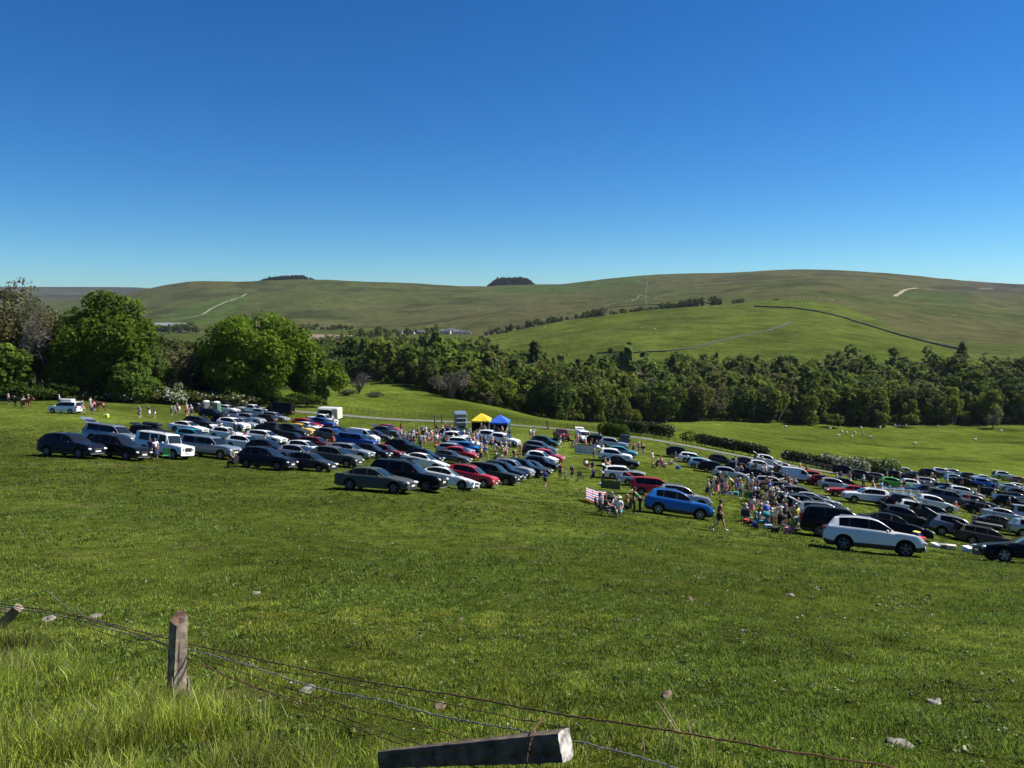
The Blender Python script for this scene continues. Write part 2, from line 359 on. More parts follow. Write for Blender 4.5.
def car_meshes(kind):
    key = ('car', kind)
    if key in _mc: return _mc[key]
    S = SPEC[kind]; L, W = S['L'], S['W']; hx = L/2; wr = S['wr']; sill = .24+(.08 if S['clad'] else 0)
    wx = [S['fo'], S['fo']+S['wb']]; ar = wr+.07
    ds = set(np.round(np.linspace(0, L, 44), 3))
    for w_ in wx:
        for k in range(11): ds.add(round(w_-ar*math.cos(math.pi*k/10), 3))
        ds.add(round(w_-ar-.004, 3)); ds.add(round(w_+ar+.004, 3))
    keyd = [S['cowl'], S['ws'], S['rr'], S['rb'], .012, .03, .07, L-.012, L-.03, L-.07]
    for a, b in S['win']: keyd += [a, b]
    ds |= set(keyd)
    ds = sorted(d for d in ds if 0 <= d <= L)
    dd = [ds[0]]
    for d in ds[1:]:
        if d-dd[-1] > .0035 or d in keyd:
            if d-dd[-1] < .03 and dd[-1] not in keyd and d in keyd and len(dd) > 1: dd[-1] = d
            else: dd.append(d)
    ds = np.array(dd)
    tp = np.array(S['top'])
    top = np.interp(ds, tp[:, 0], tp[:, 1])*.5+pchip(tp[:, 0], tp[:, 1], ds)*.5 if not S.get('box') else np.interp(ds, tp[:, 0], tp[:, 1])
    belt = np.minimum(np.interp(ds, [S['cowl'], S['rb']], S['belt']), top-.015)
    rings = []
    for d, t, bz in zip(ds, top, belt):
        e0 = max(0, 1-d/.42); e1 = max(0, 1-(L-d)/.35)
        k_ = .3 if S.get('box') else 1
        hw = W/2*(1-k_*.17*e0**2.2-k_*.11*e1**2.2)
        gh = min(1, max(0, (t-bz)/.45)); rw = W/2*(S['roofw']*gh+.90*(1-gh))*(1-.06*e0)
        rw = min(rw, hw*.97)
        arch = 0
        for w_ in wx:
            if abs(d-w_) < ar: arch = max(arch, wr+math.sqrt(ar*ar-(d-w_)**2)*.98)
        s0 = sill+.06*e0+.10*e1
        z0 = max(s0, arch); z1 = max(s0+.16, arch+.035); z2 = max(bz*.62, arch+.07); z3 = max(bz-.10, z2+.02); z3 = min(z3, bz-.01); z2 = min(z2, z3-.01); z1 = min(z1, z2-.01); z0 = min(z0, z1-.01)
        fl = .012 if arch else 0
        P = [(hw*.95+fl, z0), (hw*.99+fl, z1), (hw+fl*.5, z2), (hw*.99, z3), (hw*.945, bz), (hw*.93*(1-gh)+gh*(hw*.92), bz+(t-bz)*.07),
             (rw+.012, bz+(t-bz)*.90), (rw-.03, t-.006), (rw*.55, t+.012), (0, t+.02)]
        rings.append([(hx-d, y, z) for y, z in P])
    nP = 10; n = len(ds)
    V = []
    for r in rings:
        V += r; V += [(x, -y, z) for x, y, z in r[:-1]]
    st = 2*nP-1
    def vid(i, j, s): return i*st+(j if (s > 0 or j == nP-1) else nP+j)
    groups = {'body': [], 'cladding': [], 'windscreen': [], 'rear_window': []}
    for k, _ in enumerate(S['win']): groups[f'win{k}+'] = []; groups[f'win{k}-'] = []
    
    for k in range(len(S['win'])-1): groups[f'pil{k}+'] = []; groups[f'pil{k}-'] = []
    for i in range(n-1):
        dm = (ds[i]+ds[i+1])/2
        for j in range(nP-1):
            for s in (1, -1):
                f = (vid(i, j, s), vid(i, j+1, s), vid(i+1, j+1, s), vid(i+1, j, s))
                if s > 0: f = f[::-1]
                g = 'body'
                if j == 0 and S['clad']: g = 'cladding'
                if j >= 7 and S['cowl']+.03 < dm < S['ws']: g = 'windscreen'
                if j >= 7 and S['rr'] < dm < S['rb']: g = 'rear_window'
                if j == 5:
                    for k in range(len(S['win'])-1):
                        if S['win'][k][1] < dm < S['win'][k+1][0] and kind != 'off_roader': g = f"pil{k}{'+' if s > 0 else '-'}"
                    for k, (a, b) in enumerate(S['win']):
                        if a < dm < b: g = f"win{k}{'+' if s > 0 else '-'}"
                groups[g].append(f)
    for i in (0, n-1):
        for j in range(nP-1):
            f = (vid(i, j, 1), vid(i, j+1, 1), vid(i, j+1, -1), vid(i, j, -1)) if j < nP-2 else (vid(i, j, 1), vid(i, j+1, 1), vid(i, j, -1))
            groups['body'].append(f if i == 0 else f[::-1])
    # underside
    for i in range(n-1):
        pass
    V = np.array(V)
    def sub(fs, name, mats, smooth=True, off=0):
        ids = sorted({a for f in fs for a in f}); mp = {a: k for k, a in enumerate(ids)}
        me = mk_mesh(name, V[ids], [[mp[a] for a in f] for f in fs], mats, None, smooth)
        return me
    P = []      # (name, mesh, loc, children)
    bm_ = sub(groups['body'], 'body', [PAINT['silver']]); 
    try: bm_.set_sharp_from_angle(angle=R_(42))
    except Exception: pass
    P.append(('body', bm_, (0, 0, 0), []))
    if groups['cladding']: P.append(('cladding', sub(groups['cladding'], 'cladding', [trim]), (0, 0, 0), []))
    P.append(('windscreen', sub(groups['windscreen'], 'windscreen', [glass]), (0, 0, 0), []))
    if kind not in ('small_van', 'large_van'): P.append(('rear_window', sub(groups['rear_window'], 'rear_window', [glass]), (0, 0, 0), []))
    else:
        P.append(('rear_panel', sub(groups['rear_window'], 'rear_panel', [PAINT['silver']]), (0, 0, 0), []))
    for s in [f'{k}{q}' for k in range(len(S['win'])-1) for q in '+-']:
        if groups['pil'+s]: P.append(('door_pillar', sub(groups['pil'+s], 'door_pillar', [trim]), (0, 0, 0), []))
    for k in range(len(S['win'])):
        for s in '+-': P.append(('side_window', sub(groups[f'win{k}{s}'], 'side_window', [side_glass]), (0, 0, 0), []))
    c = MB(); c.box((0, 0, .50), (L*.93, W*.62, .50)); 
    c.box((hx-(wx[0]+wx[1])/2, 0, .52), (S['wb']-2*ar-.02, W*.9, .52)); c.box((hx-.28, 0, .5), (.3, W*.72, .4)); c.box((-hx+.25, 0, .52), (.3, W*.74, .4))
    P.append(('chassis', c.mesh('chassis', dark_in), (0, 0, 0), []))
    zl = .68 if S['clad'] else .63
    zl = zl+(.14 if kind in ('pickup', 'canopy_pickup', 'large_van', 'off_roader', 'big_suv') else 0)
    # front
    g = MB(); 
    if S.get('box'):
        g.box((hx+.012, 0, .88), (.03, .78, .30))
    else:
        g.box((hx+.008, 0, zl-.02), (.03, .80, .17), bev=.01); g.box((hx+.006, 0, zl-.26), (.03, 1.05, .12), bev=.01)
    if not S.get('box'):
        g.box((hx+.026, 0, zl+.055), (.02, .70, .022), m=1); g.box((hx+.026, 0, zl-.10), (.02, .55, .016), m=1)
    P.append(('grille', g.mesh('grille', [trim, chrome]), (0, 0, 0), []))
    e = MB(); e.box((hx+.028, 0, zl-.135 if not S.get('box') else .62), (.02, .52, .11)); P.append(('number_plate', e.mesh('number_plate', plate_w), (0, 0, 0), []))
    e = MB(); e.box((-hx-.02, 0, .78 if kind not in ('saloon',) else .72), (.02, .52, .11)); P.append(('number_plate', e.mesh('number_plate', plate_y), (0, 0, 0), []))
    for s in (1, -1):
        h = MB()
        if S.get('box'): h.tube([(hx-.01, s*.58, .92), (hx+.03, s*.58, .92)], .10, 12)
        else:
            Rz = Matrix.Rotation(-s*R_(24), 3, 'Z') @ Matrix.Rotation(R_(14), 3, 'Y')
            h.ell((hx-.10, s*(W/2-.27), zl+.03), (.12, .27, .088), 12, 6, 0, Rz)
        P.append(('headlight', h.mesh('headlight', lampglass, True), (0, 0, 0), []))
        t = MB()
        if kind in ('large_van', 'small_van', 'off_roader', 'pickup', 'canopy_pickup', 'people_carrier', 'big_suv'):
            t.box((-hx+.035, s*(W/2-.13), 1.02 if kind != 'off_roader' else .9), (.12, .13, .42 if kind != 'off_roader' else .14), bev=.02)
        else:
            Rz = Matrix.Rotation(s*R_(22), 3, 'Z'); zt = S['belt'][1]-.13
            t.box((-hx+.085, s*(W/2-.22), zt), (.14, .36, .15), Rz, bev=.03)
        P.append(('tail_light', t.mesh('tail_light', redlamp), (0, 0, 0), []))
        m = MB(); m.ell((hx-S['cowl']-.42, s*(W/2+.10), S['belt'][0]+.06), (.07, .11, .075), 8, 6); 
        P.append(('mirror', m.mesh('mirror', PAINT['silver'], True), (0, 0, 0), []))
    sk = MB(); sk.box((hx-.02, 0, .34 if S['clad'] else .27), (.12, W*.72, .07), bev=.02)
    P.append(('bumper', sk.mesh('bumper', alloy if S['clad'] and kind in ('suv', 'big_suv') else trim), (0, 0, 0), []))
    for a, b in S['win'][:2]:
        for s in (1, -1):
            hd = MB(); hd.box((hx-b+.12, s*(W/2*.985+.008), S['belt'][0]-.13), (.17, .03, .03)); P.append(('door_handle', hd.mesh('door_handle', PAINT['silver']), (0, 0, 0), []))
    if S['rails']:
        for s in (1, -1):
            r_ = MB(); y = s*(W/2*S['roofw']-.06); z = float(np.interp(2.6, tp[:, 0], tp[:, 1]))
            r_.tube([(hx-2.3, y, z-.01), (hx-2.45, y, z+.06), (hx-S['rr']+.35, y, z+.05), (hx-S['rr']+.2, y, z-.03)], .018, 5)
            P.append(('roof_rail', r_.mesh('roof_rail', alloy), (0, 0, 0), []))
    tm = {}
    for i, w_ in enumerate(wx):
        for s in (1, -1): P.append(('wheel', None, (hx-w_, s*(W/2-.135), wr), [wr]))
    # tailgate pieces for cars standing open
    z = float(np.interp(S['rr'], tp[:, 0], tp[:, 1]))
    up = MB(); th = R_(22)
    ln = (z-.72)*1.0
    Ry = Matrix.Rotation(-th, 3, 'Y')       # hinge at the roof, lid rising backwards
    ctr = Vector((hx-S['rr'], 0, z+.01))
    d_ = Vector((-math.cos(th), 0, math.sin(th)))
    up.box(ctr+d_*(ln/2), (ln, W*.80, .06), Matrix.Rotation(th, 3, 'Y'), bev=.025)
    tgm = up.mesh('tailgate', [PAINT['silver']])
    gw = MB(); gw.box(ctr+d_*(ln*.30)+Vector((math.sin(th)*.036, 0, math.cos(th)*.036)), (ln*.42, W*.66, .012), Matrix.Rotation(th, 3, 'Y'))
    gwm = gw.mesh('tailgate_window', glass)
    bo = MB(); bo.box((-hx-.004+.10, 0, 1.0), (.24, W*.70, .62), bev=.03)  # solid dark panel over the closed rear, painted in place of the boot's shade
    bom = bo.mesh('boot_shade_panel', dark_in)
    _mc[key] = (P, S, tgm, gwm, bom); return _mc[key]

ROOFBOX = None
def add_car(kind, paintname, loc, deg, open_=False, far=False, dark_rim=False, roofbox=False, rack=False, label=None, group=None, extra=None):
    P, S, tgm, gwm, bom = car_meshes(kind); pm = PAINT[paintname]
    nm = {'suv': 'parked_suv', 'big_suv': 'parked_suv', 'hatchback': 'parked_hatchback', 'saloon': 'parked_saloon', 'estate': 'parked_estate_car', 'people_carrier': 'parked_people_carrier',
          'pickup': 'parked_pickup', 'canopy_pickup': 'parked_pickup', 'small_van': 'parked_van', 'large_van': 'parked_van', 'off_roader': 'parked_off_roader'}[kind]
    root = bpy.data.objects.new(nm, None); COL.objects.link(root); root.empty_display_size = .3
    root.matrix_world = aligned(loc, deg)
    root['category'] = {'suv': 'car', 'big_suv': 'car', 'hatchback': 'car', 'saloon': 'car', 'estate': 'car', 'people_carrier': 'car', 'pickup': 'pickup truck', 'canopy_pickup': 'pickup truck',
                        'small_van': 'van', 'large_van': 'van', 'off_roader': 'off-road car'}[kind]
    if label: root['label'] = label
    if group: root['group'] = group
    for name, me, l, ch in P:
        if far and name in ('door_handle', 'bumper', 'roof_rail', 'door_pillar') and not (name == 'door_pillar'): continue
        if open_ and name == 'rear_window': continue
        if name == 'wheel':
            tm, rm = wheel_meshes(ch[0], dark_rim)
            if far:
                w = link('wheel', tm, root, l); link('rim', rm, w)
            else:
                w = bpy.data.objects.new('wheel', None); COL.objects.link(w); w.parent = root; w.location = l; w.empty_display_size = .1
                w2 = link('tyre', tm, w); link('rim', rm, w)
            continue
        o = link(name, me, root)
        if name in ('body', 'mirror', 'door_handle', 'rear_panel'): set_paint(o, pm)
    if open_ and kind not in ('pickup',):
        t = link('tailgate', tgm, root); set_paint(t, pm); link('window', gwm, t); link('boot_shade_panel', bom, root)
    z = max(b for a, b in S['top'])
    if roofbox:
        b = MB(); b.box((0, 0, 0), (2.0, .85, .34), bev=.10); o = link('roof_box', b.mesh('roof_box', trim if paintname != 'white' else PAINT['white']), root, (-.25, .05, z+.20))
        o['label'] = 'long black roof box' if paintname != 'white' else 'white roof box'
    if rack:
        b = MB()
        for x in (-1.2, -.4, .4): b.box((x, 0, 0), (.05, 1.3, .04))
        for y in (-.6, 0, .6): b.box((-.4, y, .03), (1.8, .04, .03))
        for x in (-1.2, .4):
            for y in (-.6, .6): b.box((x, y, -.07), (.04, .04, .15))
        link('roof_rack', b.mesh('roof_rack', trim), root, (-.1, 0, z+.14))
    return root
# ------------------------------------------------------------------ ground sheet
xs_u = np.concatenate([np.linspace(-1.9, UG[0], 20)[:-1], np.linspace(-.98, .98, 380)[1:-1], np.linspace(.99, 1.9, 20)])
xs_u = np.sort(xs_u)
ys = np.concatenate([np.linspace(-14, 2.0, 30), np.exp(np.linspace(math.log(2.25), math.log(11800), 560))])
UU, YY = np.meshgrid(xs_u, ys)
XX = UU*np.sqrt(np.maximum(YY, 0)**2+100)
ZZ = height(XX, YY)
nV = XX.size; nr, nc = XX.shape
idx = np.arange(nV).reshape(nr, nc)
quads = np.stack([idx[:-1, :-1], idx[:-1, 1:], idx[1:, 1:], idx[1:, :-1]], -1).reshape(-1, 4)
def poly_mask(PX, Y, pts):
    """inside a land parcel given by corners (px, Y), compared in (column, log distance)"""
    X0 = PX.ravel(); Y0 = np.log(Y.ravel()); ins = np.zeros(X0.size, bool)
    p = [(a, math.log(b)) for a, b in pts]
    for (x1, y1), (x2, y2) in zip(p, p[1:]+p[:1]):
        c = ((y1 > Y0) != (y2 > Y0)) & (X0 < (x2-x1)*(Y0-y1)/((y2-y1) if y2 != y1 else 1e-9)+x1)
        ins ^= c
    return ins.reshape(PX.shape)
PXg = 512+F*XX/np.maximum(YY, 3)
def ycrest(px): return np.interp(px, [430, 480, 560, 640, 720, 800, 870, 950, 990], [900, 1120, 1090, 1090, 1110, 1240, 980, 640, 560])
colr = np.zeros((nr, nc, 3)); 
past = np.array([.082, .112, .016]); near_ = np.array([.086, .115, .018])
moor = np.array([.074, .074, .028]); hillf = np.array([.072, .096, .017]); heath = np.array([.062, .056, .040])
n1 = fbm(XX/700, YY/500, 40, 5); n2 = fbm(XX/140, YY/90, 50, 4); n3 = fbm(XX/35, YY/30, 60, 3)
t_ = np.clip(.5+1.6*n1+.6*n2, 0, 1)[..., None]
colr[:] = moor*(1-t_)+np.array([.060, .074, .020])*t_
w = np.clip((PXg-905)/90, 0, 1)*np.clip((YY-1700)/700, 0, 1); colr = colr*(1-w[..., None])+heath*w[..., None]
far_ = np.clip((YY-3600)/1500, 0, 1)[..., None]; colr = colr*(1-far_)+np.array([.055, .062, .04])*(.75+.6*n1[..., None])*far_
# dark bracken strips on the hills
br = np.clip((n2-.12)*6, 0, 1)[..., None]*np.clip((YY-1200)/500, 0, 1)[..., None]; colr = colr*(1-.38*br)
def put(mask, c, amt=1.0):
    global colr
    c = np.array(c)*(1+.18*n2[..., None]+.15*n3[..., None]); m = (mask*amt)[..., None]
    colr = colr*(1-m)+c*m
floor_ = (YY >= 300) & (YY < 1500) & (PXg < 470); put(floor_, [.055, .07, .018])
put((YY >= 300) & (YY < 520), [.042, .058, .013])
put((YY > 480) & (YY < ycrest(PXg)) & (PXg > 425) & (PXg < 985), hillf)
put(poly_mask(PXg, YY, [(425, 900), (520, 760), (640, 740), (760, 900), (800, 1010), (700, 930), (600, 800), (480, 840)]), [.068, .075, .02], .4)
put(poly_mask(PXg, YY, [(150, 1650), (205, 1650), (255, 2550), (235, 2600), (150, 2050)]), [.054, .08, .018])
put(poly_mask(PXg, YY, [(165, 2080), (250, 2560), (240, 2500), (205, 1650)]), [.054, .08, .018])
put(poly_mask(PXg, YY, [(590, 2300), (650, 1500), (655, 2900), (600, 2800)]), [.05, .064, .018], .6)
put(poly_mask(PXg, YY, [(480, 2700), (560, 2500), (640, 2700), (640, 2960), (500, 2960)]), [.05, .076, .02], .8)
put(poly_mask(PXg, YY, [(890, 1650), (965, 1650), (965, 2050), (910, 2050)]), [.048, .068, .018], .8)
put(poly_mask(PXg, YY, [(975, 2350), (990, 2350), (990, 2500), (975, 2450)]), [.15,.135,.10], .7)
nearm = np.clip((330-YY)/30, 0, 1)
m = nearm[..., None]; base = near_*(1+.35*n3[..., None]+.25*fbm(XX/9, YY/9, 70, 4)[..., None]); w2 = np.clip((YY-110)/60, 0, 1)[..., None]
base = base*(1-w2)+past*(1+.3*n2[..., None]+.2*n3[..., None])*w2
# strips worn paler, rushes and damp patches in the flat meadow
dmp = np.clip((fbm(XX/22, YY/11, 80, 3)-.33)*8, 0, 1)*((YY > 190) & (XX > 90)); base = base*(1-.45*dmp[..., None])
wn = np.clip((fbm(XX/3.0, YY/1.6, 90, 4)-.36)*5, 0, 1)*np.where(YY < 60, 1, .55)*(YY < 135); base = base*(1-.6*wn[..., None])+np.array([.13, .115, .055])*(.6*wn[..., None])
base = base*(1-.25*np.clip((22-YY)/12, 0, 1)[..., None])
colr = colr*(1-m)+base*m
gm = bpy.data.materials.new('pasture_ground'); gm.use_nodes = True
nt = gm.node_tree; N = nt.nodes; Lk = nt.links; bs = N['Principled BSDF']; bs.inputs['Roughness'].default_value = .95; bs.inputs['Specular IOR Level'].default_value = .0
at_ = N.new('ShaderNodeAttribute'); at_.attribute_name = 'Col'; tc = N.new('ShaderNodeTexCoord')
def noise(sc, det, rough=.6):
    q = N.new('ShaderNodeTexNoise'); q.inputs['Scale'].default_value = sc; q.inputs['Detail'].default_value = det; q.inputs['Roughness'].default_value = rough; Lk.new(tc.outputs['Object'], q.inputs['Vector']); return q
def mrange(src, a, b, c, d):
    q = N.new('ShaderNodeMapRange'); q.inputs['From Min'].default_value = a; q.inputs['From Max'].default_value = b; q.inputs['To Min'].default_value = c; q.inputs['To Max'].default_value = d; Lk.new(src, q.inputs['Value']); return q.outputs['Result']
def mult(a, b):
    q = N.new('ShaderNodeMix'); q.data_type = 'RGBA'; q.blend_type = 'MULTIPLY'; q.inputs['Factor'].default_value = 1; Lk.new(a, q.inputs['A']); Lk.new(b, q.inputs['B']); return q.outputs['Result']
f1 = noise(9.0, 5, .7); f2 = noise(1.3, 6, .65); f3 = noise(.03, 6, .7)
c = mult(at_.outputs['Color'], mrange(f1.outputs['Fac'], .3, .7, .45, 1.5)); c = mult(c, mrange(f2.outputs['Fac'], .3, .7, .62, 1.36)); c = mult(c, mrange(f3.outputs['Fac'], .32, .68, .62, 1.36)); f4 = noise(.2, 5, .75); c = mult(c, mrange(f4.outputs['Fac'], .3, .7, .72, 1.28)); f5 = noise(.008, 5, .7); c = mult(c, mrange(f5.outputs['Fac'], .35, .65, .85, 1.15))
Lk.new(c, bs.inputs['Base Color'])
bp = N.new('ShaderNodeBump'); bp.inputs['Distance'].default_value = .10; bp.inputs['Strength'].default_value = .9; Lk.new(f1.outputs['Fac'], bp.inputs['Height'])
bp2 = N.new('ShaderNodeBump'); bp2.inputs['Distance'].default_value = .45; bp2.inputs['Strength'].default_value = .6; Lk.new(f2.outputs['Fac'], bp2.inputs['Height']); Lk.new(bp2.outputs['Normal'], bp.inputs['Normal'])
bp3 = N.new('ShaderNodeBump'); bp3.inputs['Distance'].default_value = 9; bp3.inputs['Strength'].default_value = .5; Lk.new(f3.outputs['Fac'], bp3.inputs['Height']); Lk.new(bp3.outputs['Normal'], bp2.inputs['Normal'])
Lk.new(bp.outputs['Normal'], bs.inputs['Normal'])
link('ground', mk_mesh('ground', np.stack([XX, YY, ZZ], -1).reshape(-1, 3), quads, [gm], None, True, colr.reshape(-1, 3)), kind='structure')

def ribbon(name, pts, w, material, lift=.03, th=.06, step=None, kind='structure'):
    """a strip laid on the ground along world points (x, Y); real thickness"""
    P = [np.array(p, float) for p in pts]; out = []
    for a, b in zip(P[:-1], P[1:]):
        d = np.linalg.norm(b-a); k = max(1, int(d/(step or max(2, w))))
        out += [a+(b-a)*t/k for t in range(k)]
    out.append(P[-1]); out = np.array(out); V = []; Fc = []
    for i, p in enumerate(out):
        t = out[min(i+1, len(out)-1)]-out[max(i-1, 0)]; t /= np.linalg.norm(t)+1e-9; nn = np.array([-t[1], t[0]])
        for e in (-1, -.35, .35, 1):
            q = p+nn*w/2*e; V.append((q[0], q[1], hz(*q)+lift))
    for i in range(len(out)-1):
        for k in range(3): Fc.append((i*4+k, i*4+k+1, (i+1)*4+k+1, (i+1)*4+k))
    return link(name, mk_mesh(name, V, Fc, [material], None, True), kind=kind)
gravel = M('track_gravel', (.14, .135, .115), .95, noise=(1.2, .35, 5))
dirt = M('hill_track_dirt', (.26, .21, .13), .95, noise=(.2, .3, 4))
def seen(pts, y0=4, y1=3400, mn=0): return [(g.x, g.y) for g in (ground(a, b, max(y0, mn), y1) for a, b in pts)]
track_pts = [(p[0], p[1]) for p in [tuple(at(a, b))[:2] for a, b in [(215, 158), (300, 153), (400, 151), (470, 150), (560, 147), (640, 140), (720, 131), (800, 126), (870, 126), (960, 132), (1060, 140)]]]
ribbon('farm_track', track_pts, 3.8, gravel, .07)
ribbon('hill_track', [tuple(at(a, b))[:2] for a, b in [(895, 1700), (902, 1850), (905, 2010), (918, 2080), (938, 2120)]], 9, dirt, .5)
ribbon('hill_track', [tuple(at(a, b))[:2] for a, b in [(604, 1700), (625, 1800), (640, 2100), (648, 2050)]], 5, M('pale_path', (.09, .11, .045), .95), .5)
ribbon('hill_track', [tuple(at(a, b))[:2] for a, b in [(172, 2010), (196, 2060), (222, 2300), (247, 2620)]], 7, M('bleached_path', (.22, .23, .14), .95), .6)
fieldm = M('ploughed_earth', (.20, .135, .10), .95, noise=(.08, .25, 5))
V = []; Fc = []
ny, nx = 12, 30
for j in range(ny+1):
    for i in range(nx+1):
        t = i/nx; Yv = 880+(1180-880)*j/ny; a = 300+(338+28*(j/ny)-300)*t
        g = at(a, Yv, .6); V.append(tuple(g))
for j in range(ny):
    for i in range(nx): Fc.append((j*(nx+1)+i, j*(nx+1)+i+1, (j+1)*(nx+1)+i+1, (j+1)*(nx+1)+i))
link('ploughed_field', mk_mesh('ploughed_field', V, Fc, [fieldm], None, True), kind='structure')

# ------------------------------------------------------------------ sky, sun
SUN_AZ, SUN_EL = 15.0, 45.0     # degrees beyond world +x, and above the horizon
sd = Vector((math.cos(R_(SUN_EL))*math.cos(R_(SUN_AZ)), math.cos(R_(SUN_EL))*math.sin(R_(SUN_AZ)), math.sin(R_(SUN_EL))))
wld = bpy.data.worlds.new('World'); scene.world = wld; wld.use_nodes = True
wn_ = wld.node_tree; sky = wn_.nodes.new('ShaderNodeTexSky'); sky.sky_type = 'NISHITA'; sky.sun_disc = False
sky.sun_elevation = R_(SUN_EL); sky.sun_rotation = R_(90-SUN_AZ); sky.altitude = 1500; sky.air_density = 1.0; sky.dust_density = 0.0; sky.ozone_density = 3.0
bg = wn_.nodes['Background']; bg.inputs['Strength'].default_value = .062
hs = wn_.nodes.new('ShaderNodeHueSaturation'); hs.inputs['Saturation'].default_value = 1.32
wb_ = wn_.nodes.new('ShaderNodeMix'); wb_.data_type = 'RGBA'; wb_.blend_type = 'MULTIPLY'; wb_.inputs['Factor'].default_value = 1; wb_.inputs['B'].default_value = (.46, .83, 1.07, 1)
wn_.links.new(sky.outputs[0], hs.inputs['Color']); wn_.links.new(hs.outputs[0], wb_.inputs['A']); wn_.links.new(wb_.outputs['Result'], bg.inputs['Color'])
sl = bpy.data.lights.new('sun', 'SUN'); sl.energy = 5.0; sl.angle = R_(.53); sl.color = (1, .95, .87)
so = bpy.data.objects.new('sun', sl); COL.objects.link(so); so.rotation_euler = sd.to_track_quat('Z', 'Y').to_euler()
scene.view_settings.view_transform = 'Standard'; scene.view_settings.look = 'None'; scene.view_settings.gamma = 1; scene.view_settings.exposure = .75

hzm = bpy.data.materials.new('valley_haze'); hzm.use_nodes = True; nh = hzm.node_tree; nh.nodes.remove(nh.nodes['Principled BSDF'])
pv = nh.nodes.new('ShaderNodeVolumePrincipled'); pv.inputs['Color'].default_value = (.80, .88, 1, 1); pv.inputs['Density'].default_value = .000026; pv.inputs['Anisotropy'].default_value = .2
nh.links.new(pv.outputs[0], nh.nodes['Material Output'].inputs['Volume'])
zt_ = float(ZZ.max())+60; zb_ = float(ZZ.min())-3
hb = MB(); hb.box((0, 5900, (zt_+zb_)/2), (47000, 12200, zt_-zb_)); link('haze', hb.mesh('haze', hzm), kind='stuff', label='thin pale air haze over the valley', cat='haze')
# ------------------------------------------------------------------ foliage
leaf_m = {}
def leaf(name, c, tr=.42):
    if name not in leaf_m: leaf_m[name] = mat('leaves_'+name, c, .7, spec=.08, vcol=True, transl=tr)
    return leaf_m[name]
foliage = leaf('foliage', (.06, .1, .02))
bark = M('bark', (.13, .11, .085), .95, noise=(3, .35, 4)); palebark = M('pale_bark', (.20, .18, .14), .9, noise=(2, .3, 4)); twig = M('bare_twigs', (.16, .135, .11), .95)
def quads_cloud(P, Nn, size, r, jit=.35):
    """small bent leaf-sprays: one four-cornered face each"""
    n = len(P); Nn = Nn/np.linalg.norm(Nn, axis=1, keepdims=True).clip(1e-6)
    a = np.cross(Nn, r.normal(size=(n, 3))); a /= np.linalg.norm(a, axis=1, keepdims=True).clip(1e-6); b = np.cross(Nn, a)
    s = size*r.uniform(.55, 1.35, (n, 1))
    V = np.stack([P-a*s*r.uniform(.6, 1.2, (n, 1))-b*s*.25, P+b*-s*r.uniform(.4, .9, (n, 1)), P+a*s*r.uniform(.6, 1.2, (n, 1))+b*s*.2, P+b*s*r.uniform(.5, 1., (n, 1))], 1)
    V += r.normal(size=V.shape)*s[:, None]*.10
    return V.reshape(-1, 3), np.arange(4*n).reshape(n, 4)
def lobes_in(shape, n, r, k=.42):
    """shape = (rx, ry, rz, cz): ellipsoid of the crown"""
    rx, ry, rz, cz = shape; out = []
    for i in range(n):
        d = r.normal(size=3); d /= np.linalg.norm(d); q = r.uniform(.45, .82)
        if d[2] < -.5 and k > .4: d[2] *= .4
        rr = k*r.uniform(.6, 1.1)
        out.append(((d[0]*rx*q, d[1]*ry*q, cz+d[2]*rz*q), (rx*rr, ry*rr, rz*rr*.85)))
    return out
def crown_pts(lobes, n, r, inner=.25):
    c = np.array([l[0] for l in lobes]); R = np.array([l[1] for l in lobes])
    w = (R[:, 0]*R[:, 1]); w = w/w.sum(); k = r.choice(len(lobes), n, p=w)
    d = r.normal(size=(n, 3)); d /= np.linalg.norm(d, axis=1, keepdims=True)
    q = np.where(r.random(n) < inner, r.uniform(.4, .95, n), r.uniform(.88, 1.06, n))[:, None]
    P = c[k]+d*R[k]*q
    # thin out what is buried deep inside other lobes
    deep = np.zeros(n, int)
    for i in range(len(lobes)): deep += ((((P-c[i])/R[i])**2).sum(1) < .5)
    keep = (deep <= 1) | (r.random(n) < .25)
    return P[keep], d[keep], k[keep]
def crown_mesh(name, lobes, n, size, col, r, var=.30, white=0., material=None, up=.5):
    P, d, k = crown_pts(lobes, n, r)
    Nn = d+r.normal(size=d.shape)*.7+np.array([0, 0, up])
    V, Fq = quads_cloud(P, Nn, size, r)
    lv = r.normal(size=len(lobes))*.16
    cc = np.array(col)[None]*(1+lv[k][:, None]+r.normal(size=(len(P), 1))*var*.6)
    cc = cc*(1+r.normal(size=(len(P), 3))*.06)
    if white: 
        wm = r.random(len(P)) < white; cc[wm] = (.62, .62, .55)
    return mk_mesh(name, V, Fq, [material or foliage], None, False, np.repeat(np.clip(cc, .004, .8), 4, 0))
def trunk_mesh(h, r0, lobes, r, material=bark, lean=0, nb=9, forks=True):
    m = MB(); pts = [(0, 0, -.3), (0, 0, h*.12), (lean*.3+r.normal()*.1, r.normal()*.1, h*.45), (lean*.7, 0, h*.72), (lean, 0, h*.92)]
    m.tube(pts, [r0*1.35, r0, r0*.8, r0*.5, r0*.15], 8)
    for i in range(min(nb, len(lobes))):
        c = Vector(lobes[i][0]); b = Vector((lean*.4, 0, h*r.uniform(.25, .6)))
        mid = (b+c)/2+Vector((0, 0, -.06*h)); m.tube([b, mid, c], [r0*.42, r0*.28, r0*.08], 5)
    return m.mesh('trunk', material, True)
